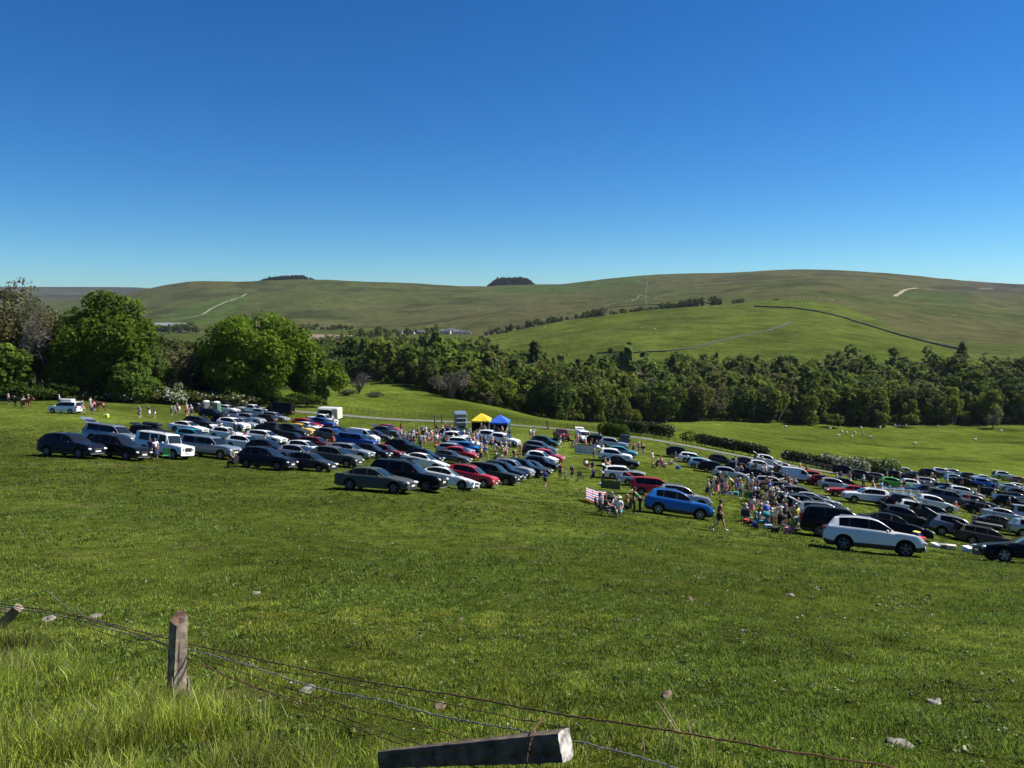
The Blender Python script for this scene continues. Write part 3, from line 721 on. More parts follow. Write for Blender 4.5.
def bare_branches(h, r0, r, depth=5, spread=.62, start=.28, n0=3, tw=1.0, lean=0.):
    m = MB()
    def rec(p, d, ln, rad, k):
        q = p+d*ln; mid = (p+q)/2+Vector(r.normal(size=3))*ln*.07
        m.tube([p, mid, q], [rad, rad*.82, rad*.62], 5 if k > 2 else 3, caps=False)
        if k == 0: return
        for _ in range(r.integers(2, 4)+(1 if k < 3 else 0)):
            nd = (d+Vector(r.normal(size=3))*spread+Vector((0, 0, .12))).normalized()
            b = p+(q-p)*r.uniform(.45, 1); rec(b, nd, ln*r.uniform(.55, .8), max(rad*.55, .02*tw), k-1)
    rec(Vector((0, 0, -.2)), Vector((lean, 0, 1)).normalized(), h*start, r0, depth)
    return m
def place_tree(kindname, loc, crown, trunk, label, cat='tree', group=None, scale=1.0, rot=0, extra=None):
    root = bpy.data.objects.new(kindname, None); COL.objects.link(root); root.location = loc; root.rotation_euler.z = rot; root.scale = (scale,)*3 if not hasattr(scale, '__len__') else scale
    root['label'] = label; root['category'] = cat
    if group: root['group'] = group
    if crown is not None: link('crown', crown, root)
    if trunk is not None: link('trunk', trunk, root)
    if extra: 
        for nm, me in extra: link(nm, me, root)
    return root
def big_tree(kindname, px, Y, h, rx, col, label, n=9000, size=.42, nl=26, base=.18, seed=1, white=0, rz=None, k=.36, barkm=bark, ry=None, bare=None, r0=None, cat='tree', lean=0, dz=0):
    r = np.random.default_rng(seed); loc = at(px, Y, dz); cz = h*(1+base)/2; rz = rz or h*(1-base)/2
    lob = lobes_in((rx, ry or rx, rz, cz), nl, r, k)
    cm = crown_mesh('crown', lob, n, size, col, r, white=white)
    tm = trunk_mesh(h*.9, r0 or h*.028, lob, r, barkm, lean) if bare is None else bare_branches(h, h*.022, r, bare).mesh('trunk', barkm, True)
    return place_tree(kindname, loc, cm, tm, label, cat)
HG = (.026, .045, .010); DG, MG, YG_, OL, BR = (.045, .078, .010), (.075, .120, .012), (.135, .19, .015), (.10, .112, .025), (.13, .11, .05)
TG = None
# left-hand wood, nearest trees one by one
big_tree('broadleaf_tree', 107, 150, 22.8, 10.8, (.085, .132, .012), 'tall full green broadleaf tree with pointed top, standing behind the navy people carrier', n=19000, size=.42, nl=60, base=.0, seed=2, k=.29)
big_tree('oak_tree', 259, 168, 22.6, 14.8, (.10, .158, .012), 'large round bright green oak tree behind the black van', n=30000, size=.42, nl=120, base=-.06, seed=3, k=.24)
big_tree('broadleaf_tree', 326, 176, 12.5, 6, (.12, .18, .015), 'smaller yellow-green tree touching the right side of the large round oak', n=6000, size=.38, nl=20, base=.02, seed=4)
big_tree('broadleaf_tree', 300, 172, 17.0, 6, (.075, .125, .018), 'mid green tree overlapping the right flank of the round oak', n=6500, size=.38, nl=22, base=.02, seed=44)
big_tree('broadleaf_tree', 62, 156, 22.0, 7.5, (.055, .088, .016), 'dark green tree left of the tall pointed broadleaf tree', n=6000, seed=5, base=.08)
big_tree('broadleaf_tree', 40, 152, 20.5, 6.0, (.085, .10, .032), 'thinly leaved olive tree standing between bare grey tree and dark green tree', n=3200, seed=6, base=.1, barkm=palebark)
big_tree('broadleaf_tree', -40, 140, 21.0, 8.5, (.08, .105, .03), 'olive tree cut by the left edge of the view', n=5000, seed=7, base=.1)
big_tree('broadleaf_tree', 3, 136, 11, 5.0, (.12, .18, .022), 'low yellow-green tree at the left edge above the riders', n=4200, seed=8, base=.03)
big_tree('broadleaf_tree', 150, 158, 13.0, 6.0, (.085, .125, .025), 'mid green low tree right of the tall pointed tree', n=5000, seed=9, base=.0)
big_tree('broadleaf_tree', 133, 146, 9.5, 5.5, (.08, .132, .02), 'leafy green bushy tree at the foot of the tall pointed tree', n=5000, seed=19, base=.0)
big_tree('birch_tree', 180, 168, 13.5, 4.2, (.13, .125, .055), 'thin brownish birch in new leaf between the pointed tree and the oak', n=1500, seed=10, base=.1, barkm=palebark, bare=5)
big_tree('birch_tree', 166, 172, 12.5, 3.6, (.11, .125, .045), 'slender olive birch left of the brownish birch', n=1300, seed=11, base=.1, barkm=palebark, bare=5)
big_tree('birch_tree', 196, 166, 11.5, 3.4, (.135, .13, .07), 'pale twiggy birch with few leaves against the dark side of the oak', n=900, seed=12, base=.1, barkm=palebark, bare=5)
big_tree('beech_tree', 205, 164, 7.0, 3.2, (.055, .024, .026), 'dark purple-leaved tree below the left side of the oak', n=2200, seed=13, base=.0)
big_tree('broadleaf_tree', 90, 148, 8.5, 4.0, (.10, .095, .06), 'grey-brown twiggy tree before the tall pointed tree', n=1300, seed=14, base=.05, barkm=palebark, bare=5)
for i, (px, Y, h, lb) in enumerate([(10, 143, 27.0, 'tall bare grey tree with many twigs at the far left of the wood'), (30, 147, 25.5, 'tall bare grey tree standing just right of the farthest left bare tree'), (50, 150, 18.0, 'bare pale tree half hidden in front of the dark green tree'), (78, 160, 17, 'bare grey tree showing its twigs left of the tall pointed tree')]):
    r = np.random.default_rng(30+i); loc = at(px, Y)
    b = bare_branches(h, h*.017, r, 6, .5, .30, tw=1.2, lean=r.normal()*.08)
    lob = lobes_in((h*.24, h*.24, h*.34, h*.6), 12, r); cm = crown_mesh('crown', lob, 1500, .30, (.13, .12, .05), r)
    place_tree('bare_tree', loc, cm, b.mesh('trunk', palebark, True), lb)
big_tree('scots_pine', 12, 290, 44, 5.0, (.030, .045, .018), 'flat-topped dark pine rising above the wood on the left skyline', n=900, seed=16, rz=2.4, base=.9, nl=8, k=.5)
for i, (px, Y, h, rx, c, lb) in enumerate([(172, 200, 15.5, 7.5, (.10, .11, .035), 'pale olive tree behind the birches between the two big trees'), (192, 205, 14.0, 6.5, (.075, .10, .022), 'mid green tree deeper in the gap left of the oak'), (155, 195, 18, 6, (.07, .105, .015), 'green tree behind the right flank of the tall pointed tree'), (20, 185, 24, 9, (.09, .10, .035), 'broad olive tree behind the bare grey trees'), (82, 185, 19, 8, (.05, .075, .015), 'dark tree behind the dark green tree on the left'), (214, 190, 13, 6, (.06, .085, .018), 'dark tree behind the left side of the oak'), (-12, 150, 20, 7, (.10, .11, .04), 'brownish olive tree at the left edge behind the yellow-green tree')]):
    big_tree('broadleaf_tree', px, Y, h, rx, c, lb, n=5000, size=.5, seed=120+i, base=0, nl=34, k=.32)
# dark undergrowth below the wood
for i, (px, Y, h, rx, c, w) in enumerate([(8, 134, 3.6, 4.2, DG, 0), (28, 137, 3.2, 4.6, DG, 0), (50, 140, 3.8, 5.0, DG, 0), (74, 143, 3.2, 4.6, OL, .03), (96, 146, 3.6, 5, DG, 0), (121, 143, 3.4, 3.0, MG, .32), (146, 150, 3.4, 5, OL, .05), (168, 152, 3.6, 4.8, MG, .13), (190, 154, 3.2, 4.6, OL, .05), (212, 157, 3.0, 4.6, DG, .05), (236, 156, 2.8, 4.4, OL, .16), (176, 150, 5.0, 2.2, MG, .35),
        (262, 160, 3.0, 5, DG, 0), (288, 163, 3.2, 5, DG, 0), (310, 166, 2.6, 4, MG, .03)]):
    r = np.random.default_rng(60+i); lob = lobes_in((rx, 2.6, h*.5, h*.45), 12, r, .5); cm = crown_mesh('crown', lob, 1700, .26, c, r, white=w)
    desc = ['dark laurel-like bush', 'dark spreading bush', 'broad dark bush', 'olive scrub bush', 'deep green bush', 'bush covered in white blossom', 'olive bush', 'green bush sprinkled with blossom', 'low olive bush', 'dark bush', 'olive bush flecked with white blossom', 'tall narrow hawthorn in white blossom', 'dark low bush', 'dark green bush', 'small green bush'][i]
    where = ['at the left edge under the wood', 'behind the riders', 'under the thinly leaved olive tree', 'behind the white estate car with roof box', 'under the tall pointed tree', 'just behind the navy people carrier', 'right of the blossoming bush behind the people carrier', 'behind the group in white tops', 'left of the portable toilets', 'behind the portable toilets', 'right of the portable toilets', 'between birches and the group in white', 'below the left side of the oak', 'below the middle of the oak', 'below the right side of the oak'][i]
    place_tree('bush', at(px, Y), cm, None, desc+' '+where, 'bush')
# single bushes in the meadow beyond the track
r = np.random.default_rng(90)
def bare_bush(px, Y, h, w, seed, label, c=(.15, .125, .10), n=1500):
    r = np.random.default_rng(seed); lob = lobes_in((w, w, h*.5, h*.55), 14, r, .42)
    cm = crown_mesh('crown', lob, n, .22, c, r); m = MB()
    for k in range(46):
        a = r.uniform(0, 6.28); q = r.uniform(.3, 1); e = Vector((math.cos(a)*w*q, math.sin(a)*w*q, h*r.uniform(.5, 1)))
        m.tube([(0, 0, -.1), e*.5+Vector((0, 0, h*.12)), e], [.09, .05, .02], 3, caps=False)
    place_tree('bare_bush', at(px, Y), cm, m.mesh('trunk', twig), label, 'bush')
bare_bush(359, 215, 6.2, 3.4, 91, 'round bare twiggy hawthorn alone in the meadow beyond the track', n=450)
bare_bush(347, 205, 1.8, 3.2, 93, 'low grey-green bramble patch beside the bare hawthorn in the meadow', (.11, .12, .05), 700)
bare_bush(375, 205, 1.4, 3.0, 94, 'flat bramble patch right of the bare hawthorn', (.10, .12, .05), 600)
bare_bush(452, 226, 9.5, 6.2, 92, 'big bare purplish-grey bush at the edge of the woodland', (.13, .11, .095), 3000)
big_tree('broadleaf_tree', 431, 250, 11.5, 5.2, (.10, .155, .022), 'yellow-green tree at the woodland edge beside the big bare bush', n=1800, size=.55, seed=95, base=.0)

# ------------------------------------------------------------------ woodland across the valley
def wood_edge_Y(px): return np.interp(px, [325, 345, 380, 400, 430, 460, 490, 520, 560, 600, 640, 720, 1100], [330, 300, 285, 262, 240, 228, 226, 228, 232, 262, 282, 300, 318])
protos = []
kinds = [('dark', (.050, .080, .014), 'dark green'), ('mid', (.090, .128, .018), 'mid green'), ('bright', (.13, .165, .016), 'fresh bright green'), ('olive', (.11, .118, .028), 'olive'), ('grey', (.12, .115, .06), 'grey-brown budding'), ('larch', (.095, .125, .028), 'narrow pale green')]
for i, (kn, c, _) in enumerate(kinds):
    for v in range(2):
        r = np.random.default_rng(200+i*2+v); h = 1.0
        if kn == 'larch': lob = [((0, 0, .2+.75*t), (.20*(1-t)+.03, .20*(1-t)+.03, .09)) for t in np.linspace(0, 1, 12)]; n = 650
        else: lob = lobes_in((.30, .30, .46, .52), 15, r, .40); n = 800
        protos.append((kn, crown_mesh('crown', lob, n, .045 if kn != 'grey' else .034, c, r), trunk_mesh(.9, .022, lob, r, palebark if kn in ('grey', 'bright') else bark, nb=3), lob))
rw = np.random.default_rng(300); ind = []
pxs = np.linspace(330, 1060, 150)
for i, px in enumerate(pxs):
    for row in range(2):
        p = px+rw.uniform(-3, 3); Y = wood_edge_Y(p)+row*9+rw.uniform(0, 5)+(0 if row else -1)
        if row == 0 and rw.random() < .6: hgt = rw.uniform(3.5, 7)
        else: hgt = rw.uniform(10.5, 17) if p > 540 else rw.uniform(6, 10)
        if rw.random() < .12: continue
        q = rw.random(); k = 0 if q < .18 else 1 if q < .52 else 2 if q < .72 else 3 if q < .89 else 4 if q < .94 else 5
        ind.append((p, Y, hgt, k))
sp = [(556, 224, 14.5, 0), (551, 228, 12.5, 0), (566, 230, 13, 0), (590, 300, 21, 1), (574, 330, 23, 5), (623, 320, 22, 2), (810, 300, 13, 2), (835, 296, 6, 1), (882, 302, 6.5, 2), (911, 302, 6.5, 2), (993, 300, 10, 4), (953, 330, 20, 1), (965, 328, 19, 0), (985, 330, 20, 0), (1010, 328, 22, 0), (1020, 320, 20, 0), (457, 330, 20, 0), (417, 330, 14, 1), (497, 300, 17, 5), (700, 300, 16, 3), (743, 302, 15, 1), (655, 300, 15, 2)]
ind = ind[:270]+sp
GW = 'trees along the front edge of the valley woodland'
for p, Y, hgt, k in ind:
    kn, cm, tm, _ = protos[k*2+int(rw.integers(2))]
    small = hgt < 7.5
    o = bpy.data.objects.new('woodland_bush' if small else 'woodland_tree', cm); COL.objects.link(o)
    o.location = at(p, Y, -.3*(1)); wd = rw.uniform(.85, 1.25)*(1.5 if small else 1)
    o.scale = (hgt*wd, hgt*wd, hgt*1.03); o.rotation_euler.z = rw.uniform(0, 6.28)
    a = kinds[k][2]; third = 'left of the gazebos' if p < 470 else 'beyond the gazebos' if p < 620 else 'beyond the hedges' if p < 830 else 'beyond the sheep'
    o['category'] = 'bush' if small else 'tree'
    o['label'] = f"{'low ' if small else ''}{a} {'bush' if small else 'tree'} at the front edge of the wood, {third}"
    o['group'] = f"{'low ' if small else ''}{a} {'bushes' if small else 'trees'} of the wood {third}"
    if not small: link('trunk', tm, o)
# the mass of the wood behind them
V_all = []; C_all = []
Yr = 0; cnt = 0
r = rw
for Y in np.exp(np.linspace(math.log(236), math.log(860), 62)):
    step = 6.6/Y*F
    for px in np.arange(322, 1110, step):
        p = px+r.uniform(-.5, .5)*step; Yj = Y*(1+r.uniform(-.015, .015))
        back = np.interp(p, [330, 400, 480, 520, 560, 600, 640, 1024, 1100], [860, 850, 670, 550, 515, 505, 500, 500, 500])
        if p < 345 and Yj < 420: continue
        if Yj < wood_edge_Y(p)+14 or Yj > back: continue
        if fbm(p/26, Yj/60, 7, 2) > .42 and Yj < 420: continue      # clearings
        hgt = r.uniform(8.5, 16.5)*(1+.55*float(fbm(p/30, Yj/30, 9, 2)))
        hgt *= 1+.35*(r.random() < .12)
        q = r.random()+.35*float(fbm(p/45, Yj/70, 19, 2)); k = 0 if q < .16 else 1 if q < .54 else 5 if q < .60 else 2 if q < .76 else 3 if q < .93 else 4
        if k == 5: hgt *= 1.15
        lob = protos[k*2+int(r.integers(2))][3]; g = at(p, Yj); n = int(np.clip(66000/Yj*1.0, 70, 170))
        c0 = np.array([l[0] for l in lob]); R0 = np.array([l[1] for l in lob]); kk = r.integers(0, len(lob), n)
        d = r.normal(size=(n, 3)); d[:, 2] = np.abs(d[:, 2])*.9-.15*r.random(n); d /= np.linalg.norm(d, axis=1, keepdims=True)
        P = (c0[kk]+d*R0[kk])*hgt*np.array([r.uniform(.95, 1.3), 1.1, 1])+np.array(g)
        v, _ = quads_cloud(P, d*.6+r.normal(size=d.shape)*.45+np.array([.15, 0, .6]), hgt*.082*(Yj/400)**.35, r)
        V_all.append(v); cc = np.array(kinds[k][1])[None]*(1+r.normal()*.14+r.normal(size=(n, 1))*.16); C_all.append(np.repeat(np.clip(cc, .005, 1), 4, 0)); cnt += 1
VV = np.concatenate(V_all); CC = np.concatenate(C_all)
print('mass trees', cnt, len(VV)//4)
link('woodland', mk_mesh('woodland', VV, np.arange(len(VV)).reshape(-1, 4), [foliage], None, False, CC), kind='stuff', label='dense mixed woodland filling the valley floor below the green hill', cat='woodland')
# tree belts and plantations on the hills
def belt(name, label, pts, n, h, cols_, seed, w=10, grp=None, cat='tree', count=None):
    r = np.random.default_rng(seed); P = [np.array(p, float) for p in pts]
    for i in range(n):
        t = (i+r.uniform(-.3, .3))/n*(len(P)-1); t = min(max(t, 0), len(P)-1.001); a = P[int(t)]+(P[int(t)+1]-P[int(t)])*(t-int(t))
        g = at(a[0], a[1]+r.normal()*w, -.4); k = int(r.choice(cols_)); _, cm, tm, _l = protos[k*2+int(r.integers(2))]
        o = bpy.data.objects.new(name, cm); COL.objects.link(o); o.location = g; hh = h*r.uniform(.7, 1.25); o.scale = (hh*1.15, hh*1.15, hh); o.rotation_euler.z = r.uniform(0, 6)
        o['label'] = label; o['category'] = cat; o['group'] = grp or label
belt('hillside_tree', 'dark tree in the belt along the top edge of the green hill field', [(486, 1150), (520, 1140), (545, 1135), (560, 1130), (590, 1130)], 26, 13, [0, 0, 1, 4], 401, 14, 'trees in the belt above the green hill field')
belt('hillside_tree', 'tree in the clump where the green hill field meets the moor', [(583, 1130), (597, 1130), (604, 1130)], 11, 15, [0, 0, 3], 402, 10, 'clump of dark trees on the field brow')
belt('hillside_tree', 'small tree scattered along the brow right of the clump', [(612, 1140), (640, 1150), (660, 1160)], 12, 11, [1, 3, 0], 403, 12, 'scattered trees on the brow')
belt('hillside_tree', 'dark round tree in the row on the brow of the green hill', [(662, 1150), (685, 1150), (703, 1160)], 15, 17, [0, 0, 1], 404, 12, 'row of dark trees on the brow')
belt('hillside_tree', 'dark tree at the foot of the stone wall on the brow', [(712, 1190), (722, 1190)], 5, 17, [0], 405, 8, 'dark trees by the stone wall')
belt('hillside_tree', 'low tree on the brow beyond the stone wall', [(733, 1220), (745, 1230)], 5, 9, [0, 1], 406, 8, 'low trees beyond the wall')
belt('valley_tree', 'tree among the houses in the distant valley', [(355, 1080), (366, 1100), (380, 1180), (395, 1200), (425, 1250), (440, 1300)], 24, 14, [0, 1, 2, 3, 4], 407, 25, 'trees around the distant village')
belt('valley_tree', 'tree at the foot of the big hill left of the village', [(300, 1500), (330, 1480), (355, 1450)], 20, 11, [0, 1, 3], 408, 30, 'trees at the foot of the big hill')
belt('valley_tree', 'tree beside the far sheds in the left valley', [(146, 1330), (180, 1340), (200, 1350)], 18, 17, [1, 2, 4, 3], 409, 15, 'trees beside the far sheds')
def plantation(label, a, b, Y, rows, h, seed, step=9):
    r = np.random.default_rng(seed); Vs = []; Cs = []
    n = int((b-a)/F*Y/step)
    for row in range(rows):
        for i in range(n):
            p = a+(b-a)*(i+r.uniform(0, 1))/n; t = min(1, 4*min((p-a), (b-p))/(b-a)+.15); hh = h*r.uniform(.8, 1.15)*t; g = at(p, Y+row*step*1.2, 0)
            m_ = 80; d = r.normal(size=(m_, 3)); d /= np.linalg.norm(d, axis=1, keepdims=True); z = r.random(m_)
            P = np.array(g)+np.stack([d[:, 0]*hh*.28*(1.15-z), d[:, 1]*hh*.28*(1.15-z), z*hh], 1)
            v, _ = quads_cloud(P, d+np.array([0, 0, .2]), hh*.27, r); Vs.append(v); Cs.append(np.tile(np.array([.020, .032, .014])*r.uniform(.8, 1.2), (len(v), 1)))
    VV = np.concatenate(Vs); link('plantation', mk_mesh('plantation', VV, np.arange(len(VV)).reshape(-1, 4), [foliage], None, False, np.concatenate(Cs)), kind='stuff', label=label, cat='plantation')
plantation('dark conifer plantation as a thin strip on the left hill skyline', 258, 315, 2960, 5, 13, 501, 9)
plantation('dark domed conifer plantation on the skyline in the middle', 487, 536, 3020, 7, 27, 502, 9)
0 and plantation('thin strip of dark conifers on the skyline left of the dome', 452, 476, 3000, 2, 9, 503, 11)

# ------------------------------------------------------------------ hedges by the farm track
def hedge(pts, h, w, label, seed, c=HG, white=0., n=3600, stems=True, z0=.65, rough=.06):
    r = np.random.default_rng(seed); P = [at(a, b) for a, b in pts]; root = P[len(P)//2].copy(); lob = []; m = MB()
    tot = sum((P[i+1]-P[i]).length for i in range(len(P)-1)); k = max(4, int(tot/.9))
    for i in range(k):
        t = i/(k-1)*(len(P)-1); j = min(int(t), len(P)-2); q = P[j].lerp(P[j+1], t-j); z = hz(q.x, q.y)
        hh = h*(1+rough*r.normal()*.5); c_ = (q.x-root.x, q.y-root.y, z-root.z+z0+(hh-z0)*.5); lob.append((c_, (1.35, w*.5, max(.45, (hh-z0)*.62))))
        if stems and i % 3 == 0: m.tube([(c_[0], c_[1], z-root.z-.2), (c_[0]+r.normal()*.1, c_[1], z-root.z+z0+.4)], [.09, .06], 5)
    cm = crown_mesh('foliage', lob, n, .17, c, r, white=white)
    o = bpy.data.objects.new('hedge', None); COL.objects.link(o); o.location = root; o['label'] = label; o['category'] = 'hedge'; link('foliage', cm, o)
    if stems: link('stems', m.mesh('stems', bark), o); o.children[1]['kind'] = 'stuff'
hedge([(614, 152), (640, 149)], 2.6, 1.8, 'clipped dark hedge with bare stems beyond the track, left of its longer twin', 601, white=.02)
hedge([(641, 153), (669, 148)], 2.7, 1.8, 'dark hedge with a blossoming right end, middle of the track', 602, white=.05)
hedge([(604, 140), (622, 137)], 2.2, 2.0, 'low round hedge on the near side of the track behind the black van', 603, MG, stems=False, z0=.1)
hedge([(686, 142), (692, 141)], 2.2, 1.2, 'small lone clipped hawthorn between two hedges along the track', 604, n=500)
hedge([(702, 141), (730, 137), (762, 134)], 2.2, 1.8, 'long dark hedge with bare stems right of the small lone hawthorn', 605, n=8000, white=.04)
hedge([(788, 134), (830, 133)], 2.1, 1.8, 'dark hedge edged with blossom above the big white van', 606, n=6000, white=.07)
hedge([(826, 135), (850, 134), (862, 134)], 2.7, 2.6, 'hawthorn hedge covered in white blossom beyond the white van', 607, OL, .30, 5000, False, .1)
hedge([(858, 140), (872, 139), (893, 138)], 3.0, 3.0, 'rounded green bushes with white blossom right of the white van', 608, MG, .12, 6000, False, .1)
hedge([(893, 150), (930, 152), (975, 154), (1030, 157)], .9, 1.5, 'low rough verge hedge running to the right edge of the view', 609, DG, .02, 2600, False, .0)

# ------------------------------------------------------------------ dry stone walls on the hills, fences
stone = M('dry_stone', (.045, .045, .04), .95, noise=(.6, .4, 4)); turfwall = M('mossy_stone', (.055, .058, .028), .95, noise=(.5, .4, 4))
def wall(pts, h, w, label, m_=stone, nm='dry_stone_wall', y0=400, gapp=0.):
    P = [at(a, b) if b > 400 else ground(a, b, 480, 3200) for a, b in pts]; V = []; Fc = []; out = []
    for a, b in zip(P[:-1], P[1:]):
        k = max(1, int((b-a).length/7))
        out += [a.lerp(b, t/k) for t in range(k)]
    out.append(P[-1]); n = 0
    r = np.random.default_rng(len(out))
    for i in range(len(out)-1):
        a, b = out[i], out[i+1]; d = (b-a); d.z = 0; d.normalize(); s = Vector((-d.y, d.x, 0))*w/2
        if gapp and r.random() < gapp: continue
        za, zb = hz(a.x, a.y), hz(b.x, b.y); hh = h*r.uniform(.85, 1.15)
        q = [Vector((a.x, a.y, za-.8))-s, Vector((a.x, a.y, za-.8))+s, Vector((b.x, b.y, zb-.8))+s, Vector((b.x, b.y, zb-.8))-s]
        t = [v+Vector((0, 0, .8+hh)) for v in q]; o = len(V); V += [tuple(v) for v in q+t]
        Fc += [(o+4, o+5, o+6, o+7), (o, o+1, o+5, o+4), (o+1, o+2, o+6, o+5), (o+2, o+3, o+7, o+6), (o+3, o, o+4, o+7)]
    me = mk_mesh(nm, V, Fc, [m_]); link(nm, me, label=label, cat='wall')
wall([(754, 307), (775, 307.5), (792, 308.2), (812, 311), (832, 315), (850, 320), (870, 326), (890, 332.5), (910, 338), (930, 343), (957, 349)], 1.6, 1.2, 'long dark stone wall curving down the right side of the green hill field')
wall([(690, 1190), (704, 1460), (712, 1380), (716, 1250), (730, 1240), (752, 1240), (778, 1250)], 2.0, 1.6, 'short dark stone wall climbing above the row of dark trees')
wall([(646, 1500), (645, 1900), (648, 2900)], 1.4, 1.8, 'pale stone wall running straight up the hill to the skyline', M('pale_stone', (.10, .10, .075), .95))
wall([(598, 353.5), (632, 353), (665, 351.5), (687, 349), (706, 345), (725, 340), (747, 335), (767, 331), (780, 327), (792, 322)], .8, 2.6, 'ruined mossy field bank crossing the green hill field', turfwall, 'field_bank')
wall([(685, 1420), (640, 1560), (600, 1600)], 1.2, 2, 'faint old wall left of the straight wall on the hill', turfwall)
wood = M('weathered_wood', (.20, .18, .155), .9, noise=(14, .45, 6), bump=.01); 
fence_wood = M('old_fence_wood', (.13, .115, .095), .9)
def fence(pts, n, h, label):
    P = [at(a, b) for a, b in pts]; root = bpy.data.objects.new('post_and_wire_fence', None); COL.objects.link(root); root.location = P[0]; root['label'] = label; root['category'] = 'fence'
    pm = MB(); pm.tube([(0, 0, -.3), (0, 0, h)], [.06, .05], 5); pm = pm.mesh('post', fence_wood); tops = []
    for i in range(n):
        t = i/(n-1)*(len(P)-1); j = min(int(t), len(P)-2); q = P[j].lerp(P[j+1], t-j); z = hz(q.x, q.y); link('post', pm, root, Vector((q.x, q.y, z))-P[0]); tops.append(Vector((q.x, q.y, z))-P[0])
    for e in (.45, .8, 1.1):
        w = MB(); w.tube([t+Vector((0, 0, e)) for t in tops], .008, 3, caps=False); link('wire', w.mesh('wire', trim), root)
fence([(252, 165), (330, 160), (400, 158), (470, 157), (560, 154), (640, 146)], 62, 1.25, 'post and wire fence running behind the farm track on the left')
fence([(640, 146), (720, 137), (800, 131), (862, 131)], 34, 1.25, 'post and wire fence behind the track along the dark hedges')
fence([(0, 133), (60, 139), (130, 147), (210, 155)], 26, 1.2, 'old fence under the left wood')
for px, Y, h, lb in [(435, 140, 2.0, 'thick dark gatepost left of the grey horsebox'), (442, 146, 1.9, 'second dark gatepost nearer the grey horsebox'), (548, 144, 1.7, 'single dark post beside the track right of the blue gazebo')]:
    m = MB(); m.tube([(0, 0, -.4), (0, 0, h)], [.15, .14], 7); link('gate_post', m.mesh('gate_post', fence_wood), None, at(px, Y), lb, 'post')
# ------------------------------------------------------------------ foreground sward
grass_m = mat('grass_blades', (.1, .15, .03), .45, spec=.25, vcol=True, transl=.35)
def blades(n_try, y0, y1, dens_fn, hfn, wfn, seed, seg=True, colfn=None, ux=.80, lean=.5):
    r = np.random.default_rng(seed)
    Y = np.sqrt(r.uniform(y0*y0, y1*y1, n_try)); u = r.uniform(-ux, ux, n_try); x = u*Y
    keep = r.random(n_try) < dens_fn(x, Y); x, Y = x[keep], Y[keep]; n = len(x)
    z = height(x, Y); h = hfn(x, Y, r); w = wfn(x, Y, r); a = r.uniform(0, 6.283, n); ln = r.uniform(.1, 1, n)*lean*h
    # most blades lean with the slope and the wind
    dx = np.cos(a)*ln+.12*h; dy = np.sin(a)*ln; t = r.uniform(0, 6.283, n); wx, wy = np.cos(t)*w/2, np.sin(t)*w/2
    base = np.stack([x, Y, z-.01], 1); W = np.stack([wx, wy, 0*wx], 1)
    tip = base+np.stack([dx, dy, h*.92], 1)
    c = colfn(x, Y, r)
    if seg:
        mid = base+np.stack([dx*.35, dy*.35, h*.58], 1); V = np.stack([base-W, base+W, mid+W*.8, tip+W*.08, mid-W*.8], 1)
        V = np.stack([base-W, base+W, mid+W*.85, mid-W*.85, tip+W*.12, tip-W*.12], 1).reshape(-1, 3); k = np.arange(n)*6
        Fq = np.concatenate([np.stack([k, k+1, k+2, k+3], 1), np.stack([k+3, k+2, k+4, k+5], 1)]); m = 6
        cc = np.repeat(c, 6, 0)
    else:
        V = np.stack([base-W, base+W, tip+W*.1, tip-W*.1], 1).reshape(-1, 3); k = np.arange(n)*4; Fq = np.stack([k, k+1, k+2, k+3], 1); cc = np.repeat(c, 4, 0)
    return V, Fq, cc
def bank(x, Y):     # 1 on the ungrazed bank on the camera's side of the old fence
    fl = np.interp(x, [-9, -5.5, -3.2, -1.4, 0, 1.6, 3], [11, 8.6, 6.9, 5.9, 5.0, 4.3, 3.8])
    return np.clip((fl+.15+.5*fbm(x/1.2, Y/1.2, 21, 2)-Y)/.5, 0, 1)
def gcol(base, var=.36, dry=.06, hue=.12):
    def f(x, Y, r):
        n = len(x); p = fbm(x/.9, Y/.9, 31, 3); q = fbm(x/4, Y/4, 33, 3); b = bank(x, Y)
        c = np.array(base)[None]*(1+.85*p[:, None]+.35*q[:, None]+var*r.normal(size=(n, 1)))
        c = c*np.stack([1+hue*r.normal(size=n)+.25*q, np.ones(n), 1+.2*r.normal(size=n)], 1)
        d = r.random(n) < dry*(1+6*np.clip(p-.22, 0, 1)*4*(.3+b)); c[d] = np.array([.30, .26, .13])*r.uniform(.5, 1.2, (d.sum(), 1))
        return np.clip(c, .004, .6)
    return f
def clump(x, Y, k, s): return fbm(x/s, Y/s, k, 3)
parts = []
# short grazed sward, nearest
parts.append(blades(520000, 3.6, 13, lambda x, Y: np.clip(.62+.8*clump(x, Y, 35, .35), .12, 1)*(1-.45*bank(x, Y)), lambda x, Y, r: (.018+.046*np.clip(clump(x, Y, 36, .40)*1.8+.30, 0, 1))*r.uniform(.6, 1.5, len(x)),
    lambda x, Y, r: r.uniform(.004, .009, len(x))*(1+Y/14), 701, True, gcol((.268, .322, .048))))
parts.append(blades(420000, 13, 30, lambda x, Y: np.clip(.5+1.1*clump(x, Y, 35, .5), .1, 1), lambda x, Y, r: (.035+.04*np.clip(clump(x, Y, 36, .7)+.4, 0, 1))*r.uniform(.6, 1.5, len(x)),
    lambda x, Y, r: r.uniform(.008, .018, len(x)), 702, False, gcol((.208, .258, .038), dry=.05)))
parts.append(blades(300000, 30, 75, lambda x, Y: np.clip(.35+1.3*clump(x, Y, 37, 1.1), .03, 1), lambda x, Y, r: (.05+.05*np.clip(clump(x, Y, 36, 1.)+.4, 0, 1))*r.uniform(.6, 1.5, len(x)),
    lambda x, Y, r: r.uniform(.02, .05, len(x)), 703, False, gcol((.140, .173, .026), dry=.03)))
